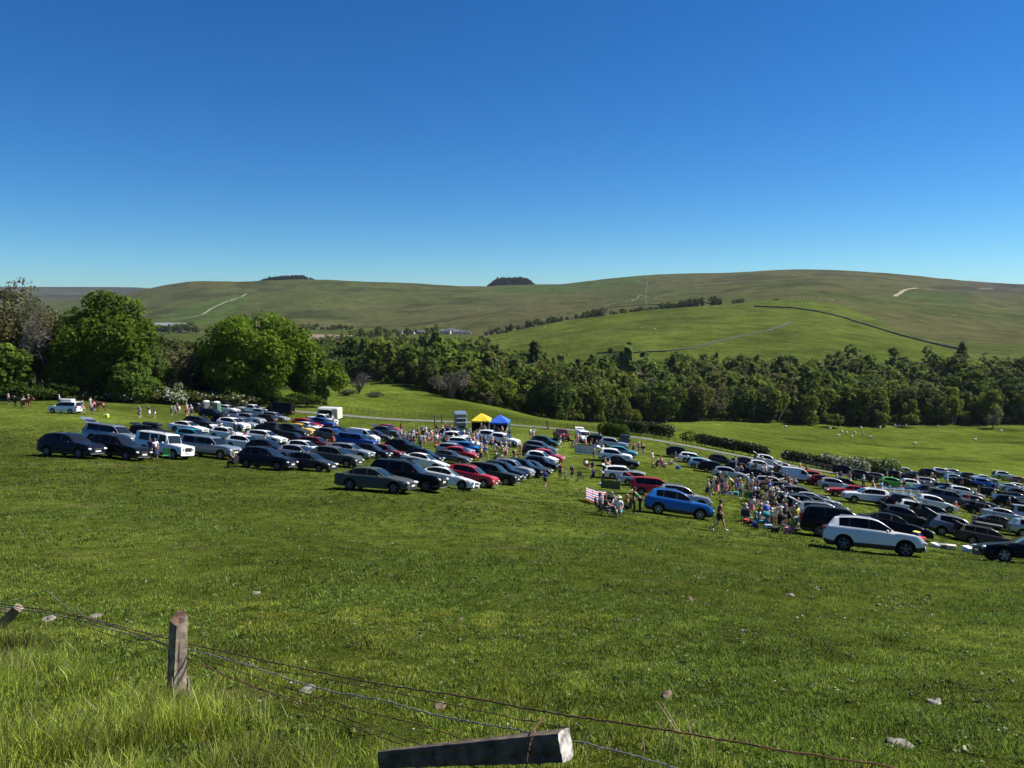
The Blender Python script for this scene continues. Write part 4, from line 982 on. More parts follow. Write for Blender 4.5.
# long grass on the bank at the left
parts.append(blades(330000, 2.4, 10.5, lambda x, Y: bank(x, Y)*np.clip(.75+.9*clump(x, Y, 41, .4), .1, 1)*np.clip(1.25-.55*np.clip((x+.8)/1.5, 0, 1), .3, 1), lambda x, Y, r: (.05+.24*np.clip(clump(x, Y, 42, .5)*1.7+.40, 0, 1))*r.uniform(.5, 1.4, len(x))*np.interp(x, [-3, -.6, 1.5], [1, .75, .45]),
    lambda x, Y, r: r.uniform(.003, .008, len(x)), 704, True, gcol((.305, .365, .048), dry=.10), lean=.75))
def clusters(nc, nb, y0, y1, seed, spread, h, w, c, ux=.8):
    r = np.random.default_rng(seed); Y = np.sqrt(r.uniform(y0*y0, y1*y1, nc)); x = r.uniform(-ux, ux, nc)*Y; keep = r.random(nc) < np.clip(.45+1.5*clump(x, Y, 77, 2.6), .05, 1); x, Y = x[keep], Y[keep]; n = len(x)
    s = np.repeat(r.uniform(.5, 1.5, n), nb); a = r.uniform(0, 6.283, n*nb); q = np.sqrt(r.random(n*nb)); X = np.repeat(x, nb)+np.cos(a)*q*spread*s; YY_ = np.repeat(Y, nb)+np.sin(a)*q*spread*s
    hh = h*s*r.uniform(.5, 1.25, n*nb)*(1.1-.5*q); z = height(X, YY_)-.01; B = np.stack([X, YY_, z], 1); t = r.uniform(0, 6.283, n*nb); W = np.stack([np.cos(t), np.sin(t), 0*t], 1)*(w*r.uniform(.6, 1.4, n*nb)/2)[:, None]
    T = B+np.stack([np.cos(a)*q*hh*.8, np.sin(a)*q*hh*.8, hh*.9], 1); Mi = B+np.stack([np.cos(a)*q*hh*.25, np.sin(a)*q*hh*.25, hh*.58], 1)
    V = np.stack([B-W, B+W, Mi+W*.9, Mi-W*.9, T+W*.12, T-W*.12], 1).reshape(-1, 3); k = np.arange(n*nb)*6; Fq = np.concatenate([np.stack([k, k+1, k+2, k+3], 1), np.stack([k+3, k+2, k+4, k+5], 1)])
    cc = np.array(c)[None]*np.repeat(1+.22*r.normal(size=(n, 1)), nb, 0)*(1+.18*r.normal(size=(n*nb, 1))); return V, Fq, np.repeat(np.clip(cc, .004, .6), 6, 0)
parts.append(clusters(12000, 24, 4, 15, 721, .075, .075, .011, (.155, .225, .032)))
parts.append(clusters(15000, 12, 15, 34, 722, .11, .11, .018, (.125, .178, .026)))
parts.append(clusters(17000, 7, 34, 85, 723, .16, .13, .045, (.075, .106, .02)))
# broad-leaved tufts that throw small dark shadows in the pasture
def tufts(n, y0, y1, seed, size, c):
    r = np.random.default_rng(seed); Y = np.sqrt(r.uniform(y0*y0, y1*y1, n)); x = r.uniform(-.8, .8, n)*Y; k = clump(x, Y, 45, 2.2); keep = r.random(n) < np.clip(.4+1.6*k, .04, 1); x, Y = x[keep], Y[keep]
    m_ = 16; X = np.repeat(x, m_)+r.normal(size=len(x)*m_)*size*.55; YY_ = np.repeat(Y, m_)+r.normal(size=len(x)*m_)*size*.55; n2_ = len(X)
    z = height(X, YY_)+r.uniform(.01, .06, n2_)*size/.10; P = np.stack([X, YY_, z], 1); Nn = r.normal(size=(n2_, 3))*.7+np.array([0, 0, 1.]); sz = np.repeat(r.uniform(.5, 1.3, len(x)), m_)[:, None]
    V, Fq = quads_cloud(P, Nn, size*.30, r); Cc = np.repeat(np.clip(np.array(c)*(1+.3*r.normal(size=(n2_, 1))), .004, .5), 4, 0); return V, Fq, Cc
parts.append(tufts(1500, 4, 16, 711, .075, (.10, .135, .028)))
parts.append(tufts(1800, 16, 40, 712, .11, (.085, .115, .022)))
off = 0; Vs, Fs, Cs = [], [], []
F4 = []
for V, Fq, C_ in parts: Vs.append(V); F4.append(Fq+off); Cs.append(C_); off += len(V)
link('grass', mk_mesh('grass', np.concatenate(Vs), np.concatenate(F4), [grass_m], None, False, np.concatenate(Cs)), kind='stuff', label='short grazed pasture grass with longer grass on the near bank', cat='grass')
# white specks: daisies and sheep's wool caught in the sward
r = np.random.default_rng(720); n = 900; Y = np.exp(r.uniform(math.log(6), math.log(60), n)); x = r.uniform(-.75, .75, n)*Y; keep = r.random(n) < np.clip(.3+1.5*clump(x, Y, 48, 6), .05, 1); x, Y = x[keep], Y[keep]
z = height(x, Y)+.045; V, Fq = quads_cloud(np.stack([x, Y, z], 1), r.normal(size=(len(x), 3))*.3+np.array([0, -.2, 1.]), .011, r)
ce = V.reshape(-1, 4, 3).mean(1, keepdims=True); V = (ce+(V.reshape(-1, 4, 3)-ce)*(1+np.clip(Y-12, 0, 40)/16)[:, None, None]).reshape(-1, 3)
link('daisies', mk_mesh('daisies', V, Fq, [M('white_petals', (.5, .5, .46), .8)]), kind='stuff', label='white daisies dotted through the pasture', cat='daisies')
# stones, dung and dry sticks lying in the grass
stone_l = M('pale_field_stone', (.20, .18, .15), .95, noise=(14, .6, 6), bump=.02); stone_d = M('brown_clod', (.16, .11, .07), .95, noise=(8, .35, 5), bump=.02)
def rock(px, py, s, mat_, label, seed, nm='field_stone', cat='stone'):
    r = np.random.default_rng(seed); m = MB(); m.ell((0, 0, s*.12), (s*.6, s*.42, s*.17), 12, 8); V = np.array(m.v); V += (fbm(V[:, 0]/s*2+seed, V[:, 1]/s*2+V[:, 2]/s*3, seed, 3)*s*.35)[:, None]*np.sign(V)*.6
    g = ground(px, py, 2.5, 100)-Vector((0, 0, s*.05)); o = link(nm, mk_mesh(nm, V, m.f, [mat_], None, True), None, g, label, cat); o.rotation_euler.z = r.uniform(0, 6)
for i, (px, py, s, mt, lb) in enumerate([(308, 692, .20, stone_l, 'flat pale stone lying under the fence wires right of the upright post'), (47, 620, .26, stone_l, 'largest pale stone on the bank at the left end of the wires'), (94, 618, .20, stone_l, 'grey angular stone beside the wires between post and left edge'),
    (10, 612, .30, stone_d, 'reddish stone at the left edge where the wires begin'),  (292, 630, .12, stone_d, 'brown clod of earth in the grass right of the upright post'), (900, 746, .17, stone_l, 'pale stone in the grass near the lower right corner'),
    (935, 703, .16, stone_l, 'white stone in the grass in the lower right'),  (745, 632, .10, stone_l, 'tiny white stone left of the white splinter'), (462, 620, .13, stone_d, 'brown dung pat in the middle of the near pasture'), (440, 708, .12, stone_d, 'brown bare clod behind the fence wires near the fallen post'),
     (668, 698, .16, stone_d, 'brown clod beyond the dry stalks'), (256, 594, .16, stone_l, 'pale flat stone in the upper left of the near pasture'),   (790, 596, .22, stone_l, 'pale streaked stone beside the tiny white stone'), (690, 600, .16, stone_d, 'brown scraped patch of earth in mid pasture')]):
    rock(px, py, s, mt, lb, 730+i)

# ------------------------------------------------------------------ the broken fence
rustm = M('rusty_wire', (.13, .055, .025), .8, noise=(30, .5, 3)); galv = M('dull_galvanised_wire', (.20, .195, .18), .8)
lich = mat('lichened_post', (.23, .185, .135), .95, noise=(12, .6, 8), bump=.012)
lichtop = mat('rotted_post_top', (.13, .075, .05), .95, noise=(14, .5, 6), bump=.02)
endg = mat('lichened_end_grain', (.36, .34, .31), .9, noise=(22, .8, 7), bump=.01)
def rough_bar(L, w, d, seed, ns=30, nr=24, taper=.92, twist=.2):
    """a split post: squarish section with cracks, along +z"""
    r = np.random.default_rng(seed); V = []; Fc = []
    prof_ = []
    for k in range(nr):
        a = 2*math.pi*k/nr; c, s = math.cos(a), math.sin(a); q = (abs(c)**7+abs(s)**7)**(-1/7); prof_.append((c*q*(1+.03*r.normal()), s*q*(1+.03*r.normal())))
    crack = r.integers(0, nr, 5)
    for i in range(ns+1):
        t = i/ns; sc = 1-(1-taper)*t; tw = twist*t; ct, st = math.cos(tw), math.sin(tw)
        for k, (a, b) in enumerate(prof_):
            f = sc*(1-.16*(k in crack)*(.5+.5*math.sin(7*t+k)))*(1+.018*r.normal()); x, y = a*w/2*f, b*d/2*f; V.append((x*ct-y*st, x*st+y*ct, t*L))
    for i in range(ns):
        for k in range(nr): Fc.append((i*nr+k, i*nr+(k+1) % nr, (i+1)*nr+(k+1) % nr, (i+1)*nr+k))
    o = len(V); V.append((0, 0, L+.0)); body = len(Fc)
    Fc += [(ns*nr+k, ns*nr+(k+1) % nr, o) for k in range(nr)]
    o = len(V); V.append((0, 0, 0)); Fc += [(k, o, (k+1) % nr) for k in range(nr)]
    fm = [0]*body+[1]*nr+[0]*nr
    return V, Fc, fm
p0 = ground(174, 700, 3, 30); 
V, Fc, fm = rough_bar(1.12, .155, .135, 801)
V = [(x, y, z+.03*math.sin(x*30)*(z > 1.0)+(.02*y/.07 if z > 1 else 0)) for x, y, z in V]
pr = link('fence_post', mk_mesh('fence_post', V, Fc, [lich, lichtop], fm), None, p0-Vector((0, 0, .28)), 'upright weathered wooden fence post with rotted brown top on the near bank', 'post')
pr.rotation_euler = (R_(2), R_(3.5), R_(52))
m = MB(); m.tube([(.02, 0, .62), (.03, -.02, .40), (.05, -.05, .2)], [.03, .028, .02], 5); b = m.mesh('splinter', lich)
sp_ = link('splinter', b, pr, (.09, .02, -.15))
def along(px, py, Y): u, s = u_of(px, py), s_of(py); return Vector((u*Y, Y, s*Y))
# fallen post hanging in the wires: end face towards the right
e1 = along(566, 745, 4.15); e0 = along(383, 759, 4.75)
V, Fc, fm = rough_bar((e1-e0).length, .112, .105, 802, taper=1.5, twist=.05)
fr = link('fallen_fence_post', mk_mesh('fallen_fence_post', V, Fc, [mat('shade_darkened_post', (.10, .072, .05), .9, noise=(11, .7, 8), bump=.015), endg], fm), None, e0, 'fallen square wooden fence post hanging in the wires with pale lichened end', 'post')  # wood colour darkened: the shade of the camera-facing side is put into it
zx_ = (e1-e0).normalized(); vw = (-(e0+e1)/2).normalized()+Vector((0, 0, -.10)); yx_ = (vw-zx_*vw.dot(zx_)).normalized(); xx_ = yx_.cross(zx_)
fr.rotation_mode = 'QUATERNION'; fr.rotation_quaternion = Matrix((xx_, yx_, zx_)).transposed().to_quaternion()
V, Fc, fm = rough_bar(.75, .13, .12, 803)
g0 = ground(4, 636, 3, 30); lp = link('fence_post', mk_mesh('leaning_fence_post', V, Fc, [lich, lich], fm), None, g0-Vector((.25, 0, .05)), 'dark stump of a fence post leaning at the left edge under the wires', 'post'); lp.rotation_euler = (0, R_(48), R_(-10))
def wire(pts, rad, mt, label, barbs=0, nm='fence_wire', seed=0):
    r = np.random.default_rng(seed); P = [along(*p) for p in pts]; out = []
    n = len(P)
    for i in range(n-1):
        p_ = P[max(i-1, 0)]; a = P[i]; b = P[i+1]; c = P[min(i+2, n-1)]
        for k in range(14):
            t = k/14; q = .5*((2*a)+(b-p_)*t+(2*p_-5*a+4*b-c)*t*t+(3*a-p_-3*b+c)*t**3); out.append(q+Vector(r.normal(size=3))*.0025)
    out.append(P[-1]); 
    for q in out:
        g = hz(q.x, q.y)+.015
        if q.z < g: q.z = g
    m = MB(); m.tube(out, rad*1.25, 5); o = link(nm, m.mesh(nm, mt), None, None, label, 'wire')
    if barbs:
        bm2 = MB(); L = 0; nxt = .12
        for a, b in zip(out[:-1], out[1:]):
            L += (b-a).length
            if L > nxt:
                nxt += .11; c = a
                for k in range(4):
                    d = Vector(r.normal(size=3)).normalized()*.020; bm2.tube([c-d*.2, c+d], .0022, 3)
        w = link('barbs', bm2.mesh('barbs', mt), o); w['kind'] = 'stuff'
    return o
wire([(-40, 597, 9.2), (0, 604, 8.9), (60, 612, 8.4), (120, 626, 7.9), (172, 640, 7.25), (240, 655, 6.7), (300, 668, 6.2), (380, 684, 5.6), (460, 696, 5.1), (540, 711, 4.75), (620, 723, 4.5), (700, 736, 4.3), (800, 753, 4.1), (960, 778, 3.9)], .0048, rustm, 'thick rusty wire, uppermost, running the whole width past the upright post', seed=1)
wire([(-40, 600, 9.2), (0, 606, 8.9), (60, 616, 8.4), (120, 632, 7.8), (172, 645, 7.2), (240, 663, 6.6), (318, 688, 5.9), (380, 700, 5.4), (440, 716, 5.0), (500, 727, 4.7), (570, 740, 4.35), (620, 752, 4.2), (700, 775, 4.0)], .004, galv, 'grey barbed wire sagging from the upright post to the fallen post', barbs=1, seed=2)
wire([(60, 616, 8.4), (120, 629, 7.8), (176, 649, 7.2), (230, 668, 6.7), (290, 689, 6.1), (360, 710, 5.5), (420, 725, 5.0), (470, 742, 4.6), (540, 765, 4.2)], .0032, rustm, 'thin brown wire just below the barbed wire', seed=3)
wire([(78, 624, 8.2), (130, 641, 7.7), (174, 652, 7.2), (240, 681, 6.6), (320, 709, 5.8), (380, 731, 5.3), (430, 748, 4.8), (480, 770, 4.4)], .0032, rustm, 'lowest thin brown wire running under the fallen post', seed=4)
wire([(176, 650, 7.2), (225, 676, 6.7), (270, 693, 6.3), (330, 718, 5.7), (400, 744, 5.0), (440, 758, 4.7)], .003, rustm, 'slack brown strand starting at the upright post', seed=5)
wire([(172, 643, 7.22), (210, 653, 6.95), (262, 668, 6.5), (330, 680, 6.0), (420, 698, 5.3), (500, 715, 4.9), (575, 730, 4.5)], .003, rustm, 'brown strand running close under the uppermost rusty wire', seed=15)
wire([(-40, 602, 9.2), (0, 609, 8.9), (60, 614, 8.4), (120, 628, 7.85), (172, 647, 7.2)], .0035, rustm, 'rusty strand twisted with the barbed wire left of the post', seed=16)
wire([(-30, 603, 9.1), (20, 600, 8.8), (45, 591, 8.6), (62, 603, 8.5), (100, 622, 8.0), (165, 636, 7.3)], .0028, galv, 'thin loose wire looping up beside the left stones', barbs=0, seed=6)
wire([(545, 715, 4.45), (536, 728, 4.22), (530, 745, 4.14), (526, 768, 4.1)], .0035, rustm, 'rusty wire tie wrapped round the fallen post', seed=7, nm='wire_tie')
# dry stalks
for i in range(16):
    r = np.random.default_rng(880+i); px, py = r.uniform(10, 330), r.uniform(640, 760); g_ = ground(px, max(py, 628+(px)*.36), 2.5, 20); hh = r.uniform(.18, .36); m = MB(); m.tube([(0, 0, -.02), (r.normal()*.03, 0, hh*.6), (r.normal()*.10, r.normal()*.05, hh)], [.0028, .0022, .0012], 4)
    link('dry_stalk', m.mesh('dry_stalk', M('straw', (.45, .38, .22), .8)), None, g_, 'pale dead grass stalk in the long grass of the left bank', 'stalk', 'dead stalks on the left bank')
for i, (px, py, hh) in enumerate([(672, 755, .42), (666, 752, .34), (678, 765, .5), (640, 768, .3), (700, 742, .45), (696, 766, .42), (588, 758, .24), (712, 760, .22), (610, 760, .2)]):
    r = np.random.default_rng(850+i); g = ground(px, py, 2.5, 20); m = MB(); p = [(0, 0, -.02), (r.normal()*.02, 0, hh*.5), (r.normal()*.06+.02, r.normal()*.04, hh)]; m.tube(p, [.0035, .003, .0015], 4)
    for k in range(3): t = .3+.2*k; m.tube([(p[2][0]*t, 0, hh*t), (p[2][0]*t+r.normal()*.04, r.normal()*.03, hh*t+.04)], .0014, 3)
    o = link('dry_stalk', m.mesh('dry_stalk', M('straw', (.45, .38, .22), .8)), None, g, 'pale dry weed stalk standing in the grass right of the fallen post', 'stalk', 'dry stalks right of the fallen post')
# ------------------------------------------------------------------ people
def skin_mesh(name, verts, edges, radii, sub=1, root=0, mats=(), extra=None):
    me = bpy.data.meshes.new(name+'_cage'); me.from_pydata(verts, edges, []); o = bpy.data.objects.new(name+'_cage', me); COL.objects.link(o)
    md = o.modifiers.new('s', 'SKIN'); md.use_smooth_shade = True
    for i, r in enumerate(radii): me.skin_vertices[0].data[i].radius = (r, r) if not hasattr(r, '__len__') else r
    me.skin_vertices[0].data[root].use_root = True
    if sub: sm = o.modifiers.new('u', 'SUBSURF'); sm.levels = sub; sm.render_levels = sub
    dg = bpy.context.evaluated_depsgraph_get(); ev = o.evaluated_get(dg); out = bpy.data.meshes.new_from_object(ev, depsgraph=dg)
    out.name = name; bpy.data.objects.remove(o); bpy.data.meshes.remove(me)
    V = [tuple(v.co) for v in out.vertices]; Fc = [tuple(p.vertices) for p in out.polygons]; bpy.data.meshes.remove(out)
    if extra: m = MB(); m.add(V, Fc); extra(m); V, Fc = m.v, m.f
    return mk_mesh(name, V, Fc, mats, None, True)
SK = M('skin', (.50, .27, .19), .55); HAIRS = {'dark': M('dark_hair', (.025, .017, .012), .7), 'blond': M('blond_hair', (.38, .26, .12), .7), 'grey': M('grey_hair', (.33, .32, .30), .7), 'brown': M('brown_hair', (.09, .05, .03), .7), 'hat': M('straw_hat', (.62, .55, .38), .9), 'cap': M('white_cap', (.7, .7, .7), .8)}
CL = {'white': (.72, .72, .70), 'black': (.014, .014, .016), 'navy': (.015, .025, .07), 'red': (.50, .02, .02), 'pink': (.68, .22, .30), 'light blue': (.28, .45, .66), 'royal blue': (.02, .08, .42), 'grey': (.22, .22, .23), 'green': (.03, .20, .06),
      'yellow': (.70, .60, .12), 'orange': (.62, .20, .05), 'maroon': (.16, .015, .03), 'cream': (.62, .56, .44), 'purple': (.14, .04, .20), 'teal': (.02, .22, .24), 'olive': (.12, .13, .05), 'khaki': (.30, .25, .16), 'denim': (.06, .10, .20), 'hi-vis yellow': (.62, .80, .04)}
def cloth(c): return M('cloth_'+c.replace(' ', '_').replace('-', '_'), CL[c], .85)
shoe_d, shoe_l = M('dark_shoes', (.03, .025, .025), .7), M('white_shoes', (.65, .65, .64), .7)
def pose_pts(pose):
    """joints of a 1.75 m adult facing +x; z up"""
    J = dict(pel=(0, 0, .95), sp=(0, 0, 1.13), ch=(0, 0, 1.32), nk=(.0, 0, 1.47), h0=(.01, 0, 1.55), h1=(.025, 0, 1.635), h2=(.01, 0, 1.71),
             shl=(0, .17, 1.41), shr=(0, -.17, 1.41), ell=(-.03, .23, 1.14), elr=(-.03, -.23, 1.14), wrl=(.06, .23, .91), wrr=(.06, -.23, .91), hal=(.09, .22, .83), har=(.09, -.22, .83),
             hil=(0, .09, .90), hir=(0, -.09, .90), knl=(.02, .10, .50), knr=(.02, -.10, .50), anl=(0, .10, .09), anr=(0, -.10, .09), tol=(.14, .11, .035), tor=(.14, -.11, .035))
    if pose == 'walk':
        J.update(knl=(.20, .09, .53), anl=(.30, .09, .13), tol=(.43, .10, .09), knr=(-.05, -.09, .50), anr=(-.34, -.09, .17), tor=(-.27, -.10, .04), ell=(-.14, .24, 1.15), wrl=(-.12, .25, .92), hal=(-.09, .25, .84), elr=(.05, -.24, 1.14), wrr=(.25, -.22, 1.0), har=(.31, -.21, .96))
        for k in ('ch', 'nk', 'h0', 'h1', 'h2', 'shl', 'shr'): J[k] = (J[k][0]+.05, J[k][1], J[k][2])
    if pose == 'carry':
        J.update(elr=(.05, -.25, 1.16), wrr=(.27, -.16, 1.13), har=(.34, -.12, 1.14), ell=(.05, .25, 1.16), wrl=(.27, .15, 1.13), hal=(.34, .11, 1.14))
    if pose == 'hips':
        J.update(ell=(-.05, .36, 1.17), wrl=(.05, .20, 1.0), hal=(.08, .15, .96), knl=(.05, .14, .5), anl=(.03, .17, .09), tol=(.16, .20, .035))
    if pose == 'point':
        J.update(elr=(.20, -.25, 1.32), wrr=(.42, -.24, 1.36), har=(.50, -.24, 1.37))
    if pose == 'bend':
        for k in ('sp', 'ch', 'nk', 'h0', 'h1', 'h2', 'shl', 'shr', 'ell', 'elr', 'wrl', 'wrr', 'hal', 'har'):
            x, y, z = J[k]; a = R_(50); zz_ = z-.95; J[k] = (x*math.cos(a)+zz_*math.sin(a), y, .95-x*math.sin(a)+zz_*math.cos(a))
        J.update(ell=(.40, .22, .93), elr=(.40, -.22, .93), wrl=(.52, .16, .70), wrr=(.52, -.16, .70), hal=(.56, .14, .62), har=(.56, -.14, .62))
    if pose == 'sit':
        dz = -.48
        for k in list(J):
            x, y, z = J[k]; J[k] = (x, y, z+dz)
        J.update(knl=(.44, .12, .50), knr=(.44, -.12, .50), anl=(.46, .12, .09), anr=(.50, -.12, .09), tol=(.60, .13, .035), tor=(.64, -.13, .035), ell=(.05, .25, .72), elr=(.05, -.25, .72), wrl=(.28, .18, .62), wrr=(.28, -.18, .62), hal=(.36, .16, .60), har=(.36, -.16, .60))
        for k in ('sp', 'ch', 'nk', 'h0', 'h1', 'h2', 'shl', 'shr'): J[k] = (J[k][0]-.05, J[k][1], J[k][2])
    if pose == 'ground':
        dz = -.80
        for k in list(J):
            x, y, z = J[k]; J[k] = (x, y, z+dz)
        J.update(knl=(.36, .16, .42), knr=(.42, -.13, .22), anl=(.52, .14, .08), anr=(.80, -.12, .07), tol=(.66, .15, .05), tor=(.86, -.12, .16), ell=(.0, .26, .38), elr=(-.16, -.27, .36), wrl=(.25, .20, .36), wrr=(-.22, -.28, .14), hal=(.33, .18, .38), har=(-.24, -.29, .05))
    return J
EDG = [('pel', 'sp'), ('sp', 'ch'), ('ch', 'nk'), ('nk', 'h0'), ('h0', 'h1'), ('h1', 'h2'), ('ch', 'shl'), ('ch', 'shr'), ('shl', 'ell'), ('shr', 'elr'), ('ell', 'wrl'), ('elr', 'wrr'), ('wrl', 'hal'), ('wrr', 'har'), ('pel', 'hil'), ('pel', 'hir'), ('hil', 'knl'), ('hir', 'knr'), ('knl', 'anl'), ('knr', 'anr'), ('anl', 'tol'), ('anr', 'tor')]
RAD = dict(pel=.125, sp=.115, ch=.135, nk=.052, h0=.062, h1=.088, h2=.055, shl=.062, shr=.062, ell=.042, elr=.042, wrl=.029, wrr=.029, hal=.034, har=.034, hil=.088, hir=.088, knl=.060, knr=.060, anl=.040, anr=.040, tol=.030, tor=.030)
def sub_skin(J, names, grow, name, mat_, cut=None):
    """clothing: the same joints with larger radii; cut = {joint: (towards, t)} ends a sleeve or leg part-way"""
    P = {}; 
    for n in names: P[n] = Vector(J[n])
    edges = [(a, b) for a, b in EDG if a in P and b in P]; ends = {}
    for a, b, t in (cut or []):
        P[a+b] = Vector(J[a]).lerp(Vector(J[b]), t); edges.append((a, a+b)); ends[a+b] = RAD[a]*(1-t)+RAD[b]*t
    ks = list(P); ix = {k: i for i, k in enumerate(ks)}
    rad = [(ends[k] if k in ends else RAD[k])*1.0+grow for k in ks]
    return skin_mesh(name, [tuple(P[k]) for k in ks], [(ix[a], ix[b]) for a, b in edges], rad, 1, 0, [mat_])
_pp = {}
def person_parts(pose, bottom, hair):
    key = (pose, bottom, hair)
    if key in _pp: return _pp[key]
    J = pose_pts(pose)
    bk = ('body', pose)
    if bk not in _pp:
        ks = list(J); ix = {k: i for i, k in enumerate(ks)}
        def fingers(m):
            for s in 'lr':
                w, h = Vector(J['wr'+s]), Vector(J['ha'+s]); d = (h-w).normalized(); side = d.cross(Vector((0, 1, 0)));
                side = side.normalized() if side.length > .1 else Vector((1, 0, 0)); curl = Vector((0, -1 if s == 'l' else 1, 0))
                for k, ln in enumerate((.062, .075, .070, .055)):
                    b = h+side*(k-1.5)*.019; m.tube([b, b+d*ln*.6+curl*.006, b+d*ln*.9+curl*.028], [.0095, .0085, .006], 5)
                b = w.lerp(h, .4)+side*.03; m.tube([b, b+side*.025+d*.03, b+side*.02+d*.062+curl*.01], [.012, .010, .007], 5)
            hd = Vector(J['h1']); f = Vector((1, 0, -.05)); m.ell(hd+Vector((.088, 0, -.012)), (.018, .013, .024), 6, 4)
            for s in (1, -1): m.ell(hd+Vector((-.005, s*.083, -.01)), (.018, .010, .03), 6, 4)
        _pp[bk] = skin_mesh('body', [J[k] for k in ks], [(ix[a], ix[b]) for a, b in EDG], [RAD[k] for k in ks], 1, 0, [SK], fingers)
    tk = ('top', pose)
    if tk not in _pp: _pp[tk] = sub_skin(J, ['pel', 'sp', 'ch', 'shl', 'shr'], .018, 'top', cloth('white'), [('shl', 'ell', .72), ('shr', 'elr', .72)])
    lk = ('low', pose, bottom)
    if lk not in _pp:
        t = {'shorts': .80, 'trousers': 1, 'skirt': .9}[bottom]
        if bottom == 'trousers': _pp[lk] = sub_skin(J, ['pel', 'hil', 'hir', 'knl', 'knr'], .014, 'trousers', cloth('navy'), [('knl', 'anl', .93), ('knr', 'anr', .93)])
        elif bottom == 'shorts': _pp[lk] = sub_skin(J, ['pel', 'hil', 'hir'], .02, 'shorts', cloth('navy'), [('hil', 'knl', t), ('hir', 'knr', t)])
        else:
            m = MB(); a = Vector(J['pel'])+Vector((0, 0, .08)); k_ = (Vector(J['knl'])+Vector(J['knr']))/2; m.tube([a, a.lerp(k_, .35), a.lerp(k_, 1.05)], [.13, .19, .27], 14, caps=False); _pp[lk] = m.mesh('skirt', cloth('navy'), True)
    hk = ('hair', pose, hair)
    if hk not in _pp:
        m = MB(); h = Vector(J['h1']); m.ell(h+Vector((-.022, 0, .030)), (.098, .096, .098), 12, 7)
        if hair in ('blond', 'brown', 'dark'): m.ell(h+Vector((-.075, 0, -.07)), (.045, .085, .13), 8, 6)
        if hair == 'hat': m.tube([h+Vector((0, 0, .045)), h+Vector((0, 0, .055))], [.19, .18], 16); m.ell(h+Vector((0, 0, .06)), (.105, .1, .09), 10, 5)
        if hair == 'cap': m.box(h+Vector((.11, 0, .045)), (.10, .13, .012))
        _pp[hk] = m.mesh('hat' if hair in ('hat', 'cap') else 'hair', HAIRS[hair], True)
    sk_ = ('shoes', pose)
    if sk_ not in _pp:
        out = []
        for s in 'lr':
            a, t = Vector(J['an'+s]), Vector(J['to'+s]); m = MB(); m.tube([a+(a-t)*.25+Vector((0, 0, -.03)), a.lerp(t, .3)+Vector((0, 0, -.015)), t+(t-a)*.25], [.047, .052, .036], 8); out.append(m.mesh('shoe', shoe_d, True))
        _pp[sk_] = out
    _pp[key] = (_pp[bk], _pp[tk], _pp[lk], _pp[hk], _pp[sk_], {'shorts': 'shorts', 'trousers': 'trousers', 'skirt': 'skirt'}[bottom]); return _pp[key]
def add_person(loc, deg, pose, top, bottom, bcol, hair, label, group=None, scale=1., light_shoes=False, parent_z=0.):
    body, tm, lm, hm, sh, ln = person_parts(pose, bottom, hair)
    root = bpy.data.objects.new('person', None); COL.objects.link(root); root.location = loc+Vector((0, 0, parent_z)); root.rotation_euler.z = R_(-deg); root.scale = (scale,)*3; root.empty_display_size = .2
    root['label'] = label; root['category'] = 'person'
    if group: root['group'] = group
    b = link('body', body, root); o = link('top', tm, b); set_paint(o, cloth(top)); o = link(ln, lm, b); set_paint(o, cloth(bcol)); link('hat' if hair in ('hat', 'cap') else 'hair', hm, b)
    for s in sh: o = link('shoe', s, b); set_paint(o, shoe_l if light_shoes else shoe_d)
    return root
# ------------------------------------------------------------------ furniture and goods of the day out
metal_d = M('dark_tube', (.03, .03, .03), .5, metal=.5)
def camp_chair(loc, deg, col, label, group=None):
    k = ('chair',)
    if k not in _pp:
        f = MB()
        for s in (1, -1):
            f.tube([(.27, s*.27, 0), (-.25, s*.27, .44)], .012, 5); f.tube([(-.27, s*.27, 0), (.25, s*.27, .44)], .012, 5); f.tube([(-.25, s*.27, .42), (-.36, s*.27, .92)], .012, 5); f.tube([(.26, s*.29, .42), (.26, s*.29, .62), (-.30, s*.29, .62)], .012, 5)
        f.tube([(.27, -.27, 0), (.27, .27, .03)], .010, 5); f.tube([(-.27, -.27, 0), (-.27, .27, .03)], .010, 5)
        g = MB(); g.box((0, 0, .41), (.50, .52, .02), bev=.008); h = MB(); h.box((-.31, 0, .68), (.02, .54, .50), Matrix.Rotation(R_(-12), 3, 'Y'), bev=.008)
        _pp[k] = (f.mesh('frame', metal_d), g.mesh('seat', cloth('navy')), h.mesh('backrest', cloth('navy')))
    a, b, c = _pp[k]; root = bpy.data.objects.new('camping_chair', None); COL.objects.link(root); root.location = loc; root.rotation_euler.z = R_(-deg); root['label'] = label; root['category'] = 'chair'
    if group: root['group'] = group
    link('frame', a, root); 
    for n, me in (('seat', b), ('backrest', c)): set_paint(link(n, me, root), cloth(col))
    return root
def table(loc, deg, label, col='white', L=1.8, cloth_=None):
    root = bpy.data.objects.new('folding_table', None); COL.objects.link(root); root.location = loc; root.rotation_euler.z = R_(-deg); root['label'] = label; root['category'] = 'table'
    t = MB(); t.box((0, 0, .73), (L, .72, .035), bev=.01); link('table_top', t.mesh('table_top', cloth(col)), root)
    for x in (-1, 1):
        for y in (-1, 1): g = MB(); g.tube([(x*(L/2-.12), y*.28, 0), (x*(L/2-.2), y*.28, .71)], .015, 5); link('leg', g.mesh('leg', metal_d), root)
    return root
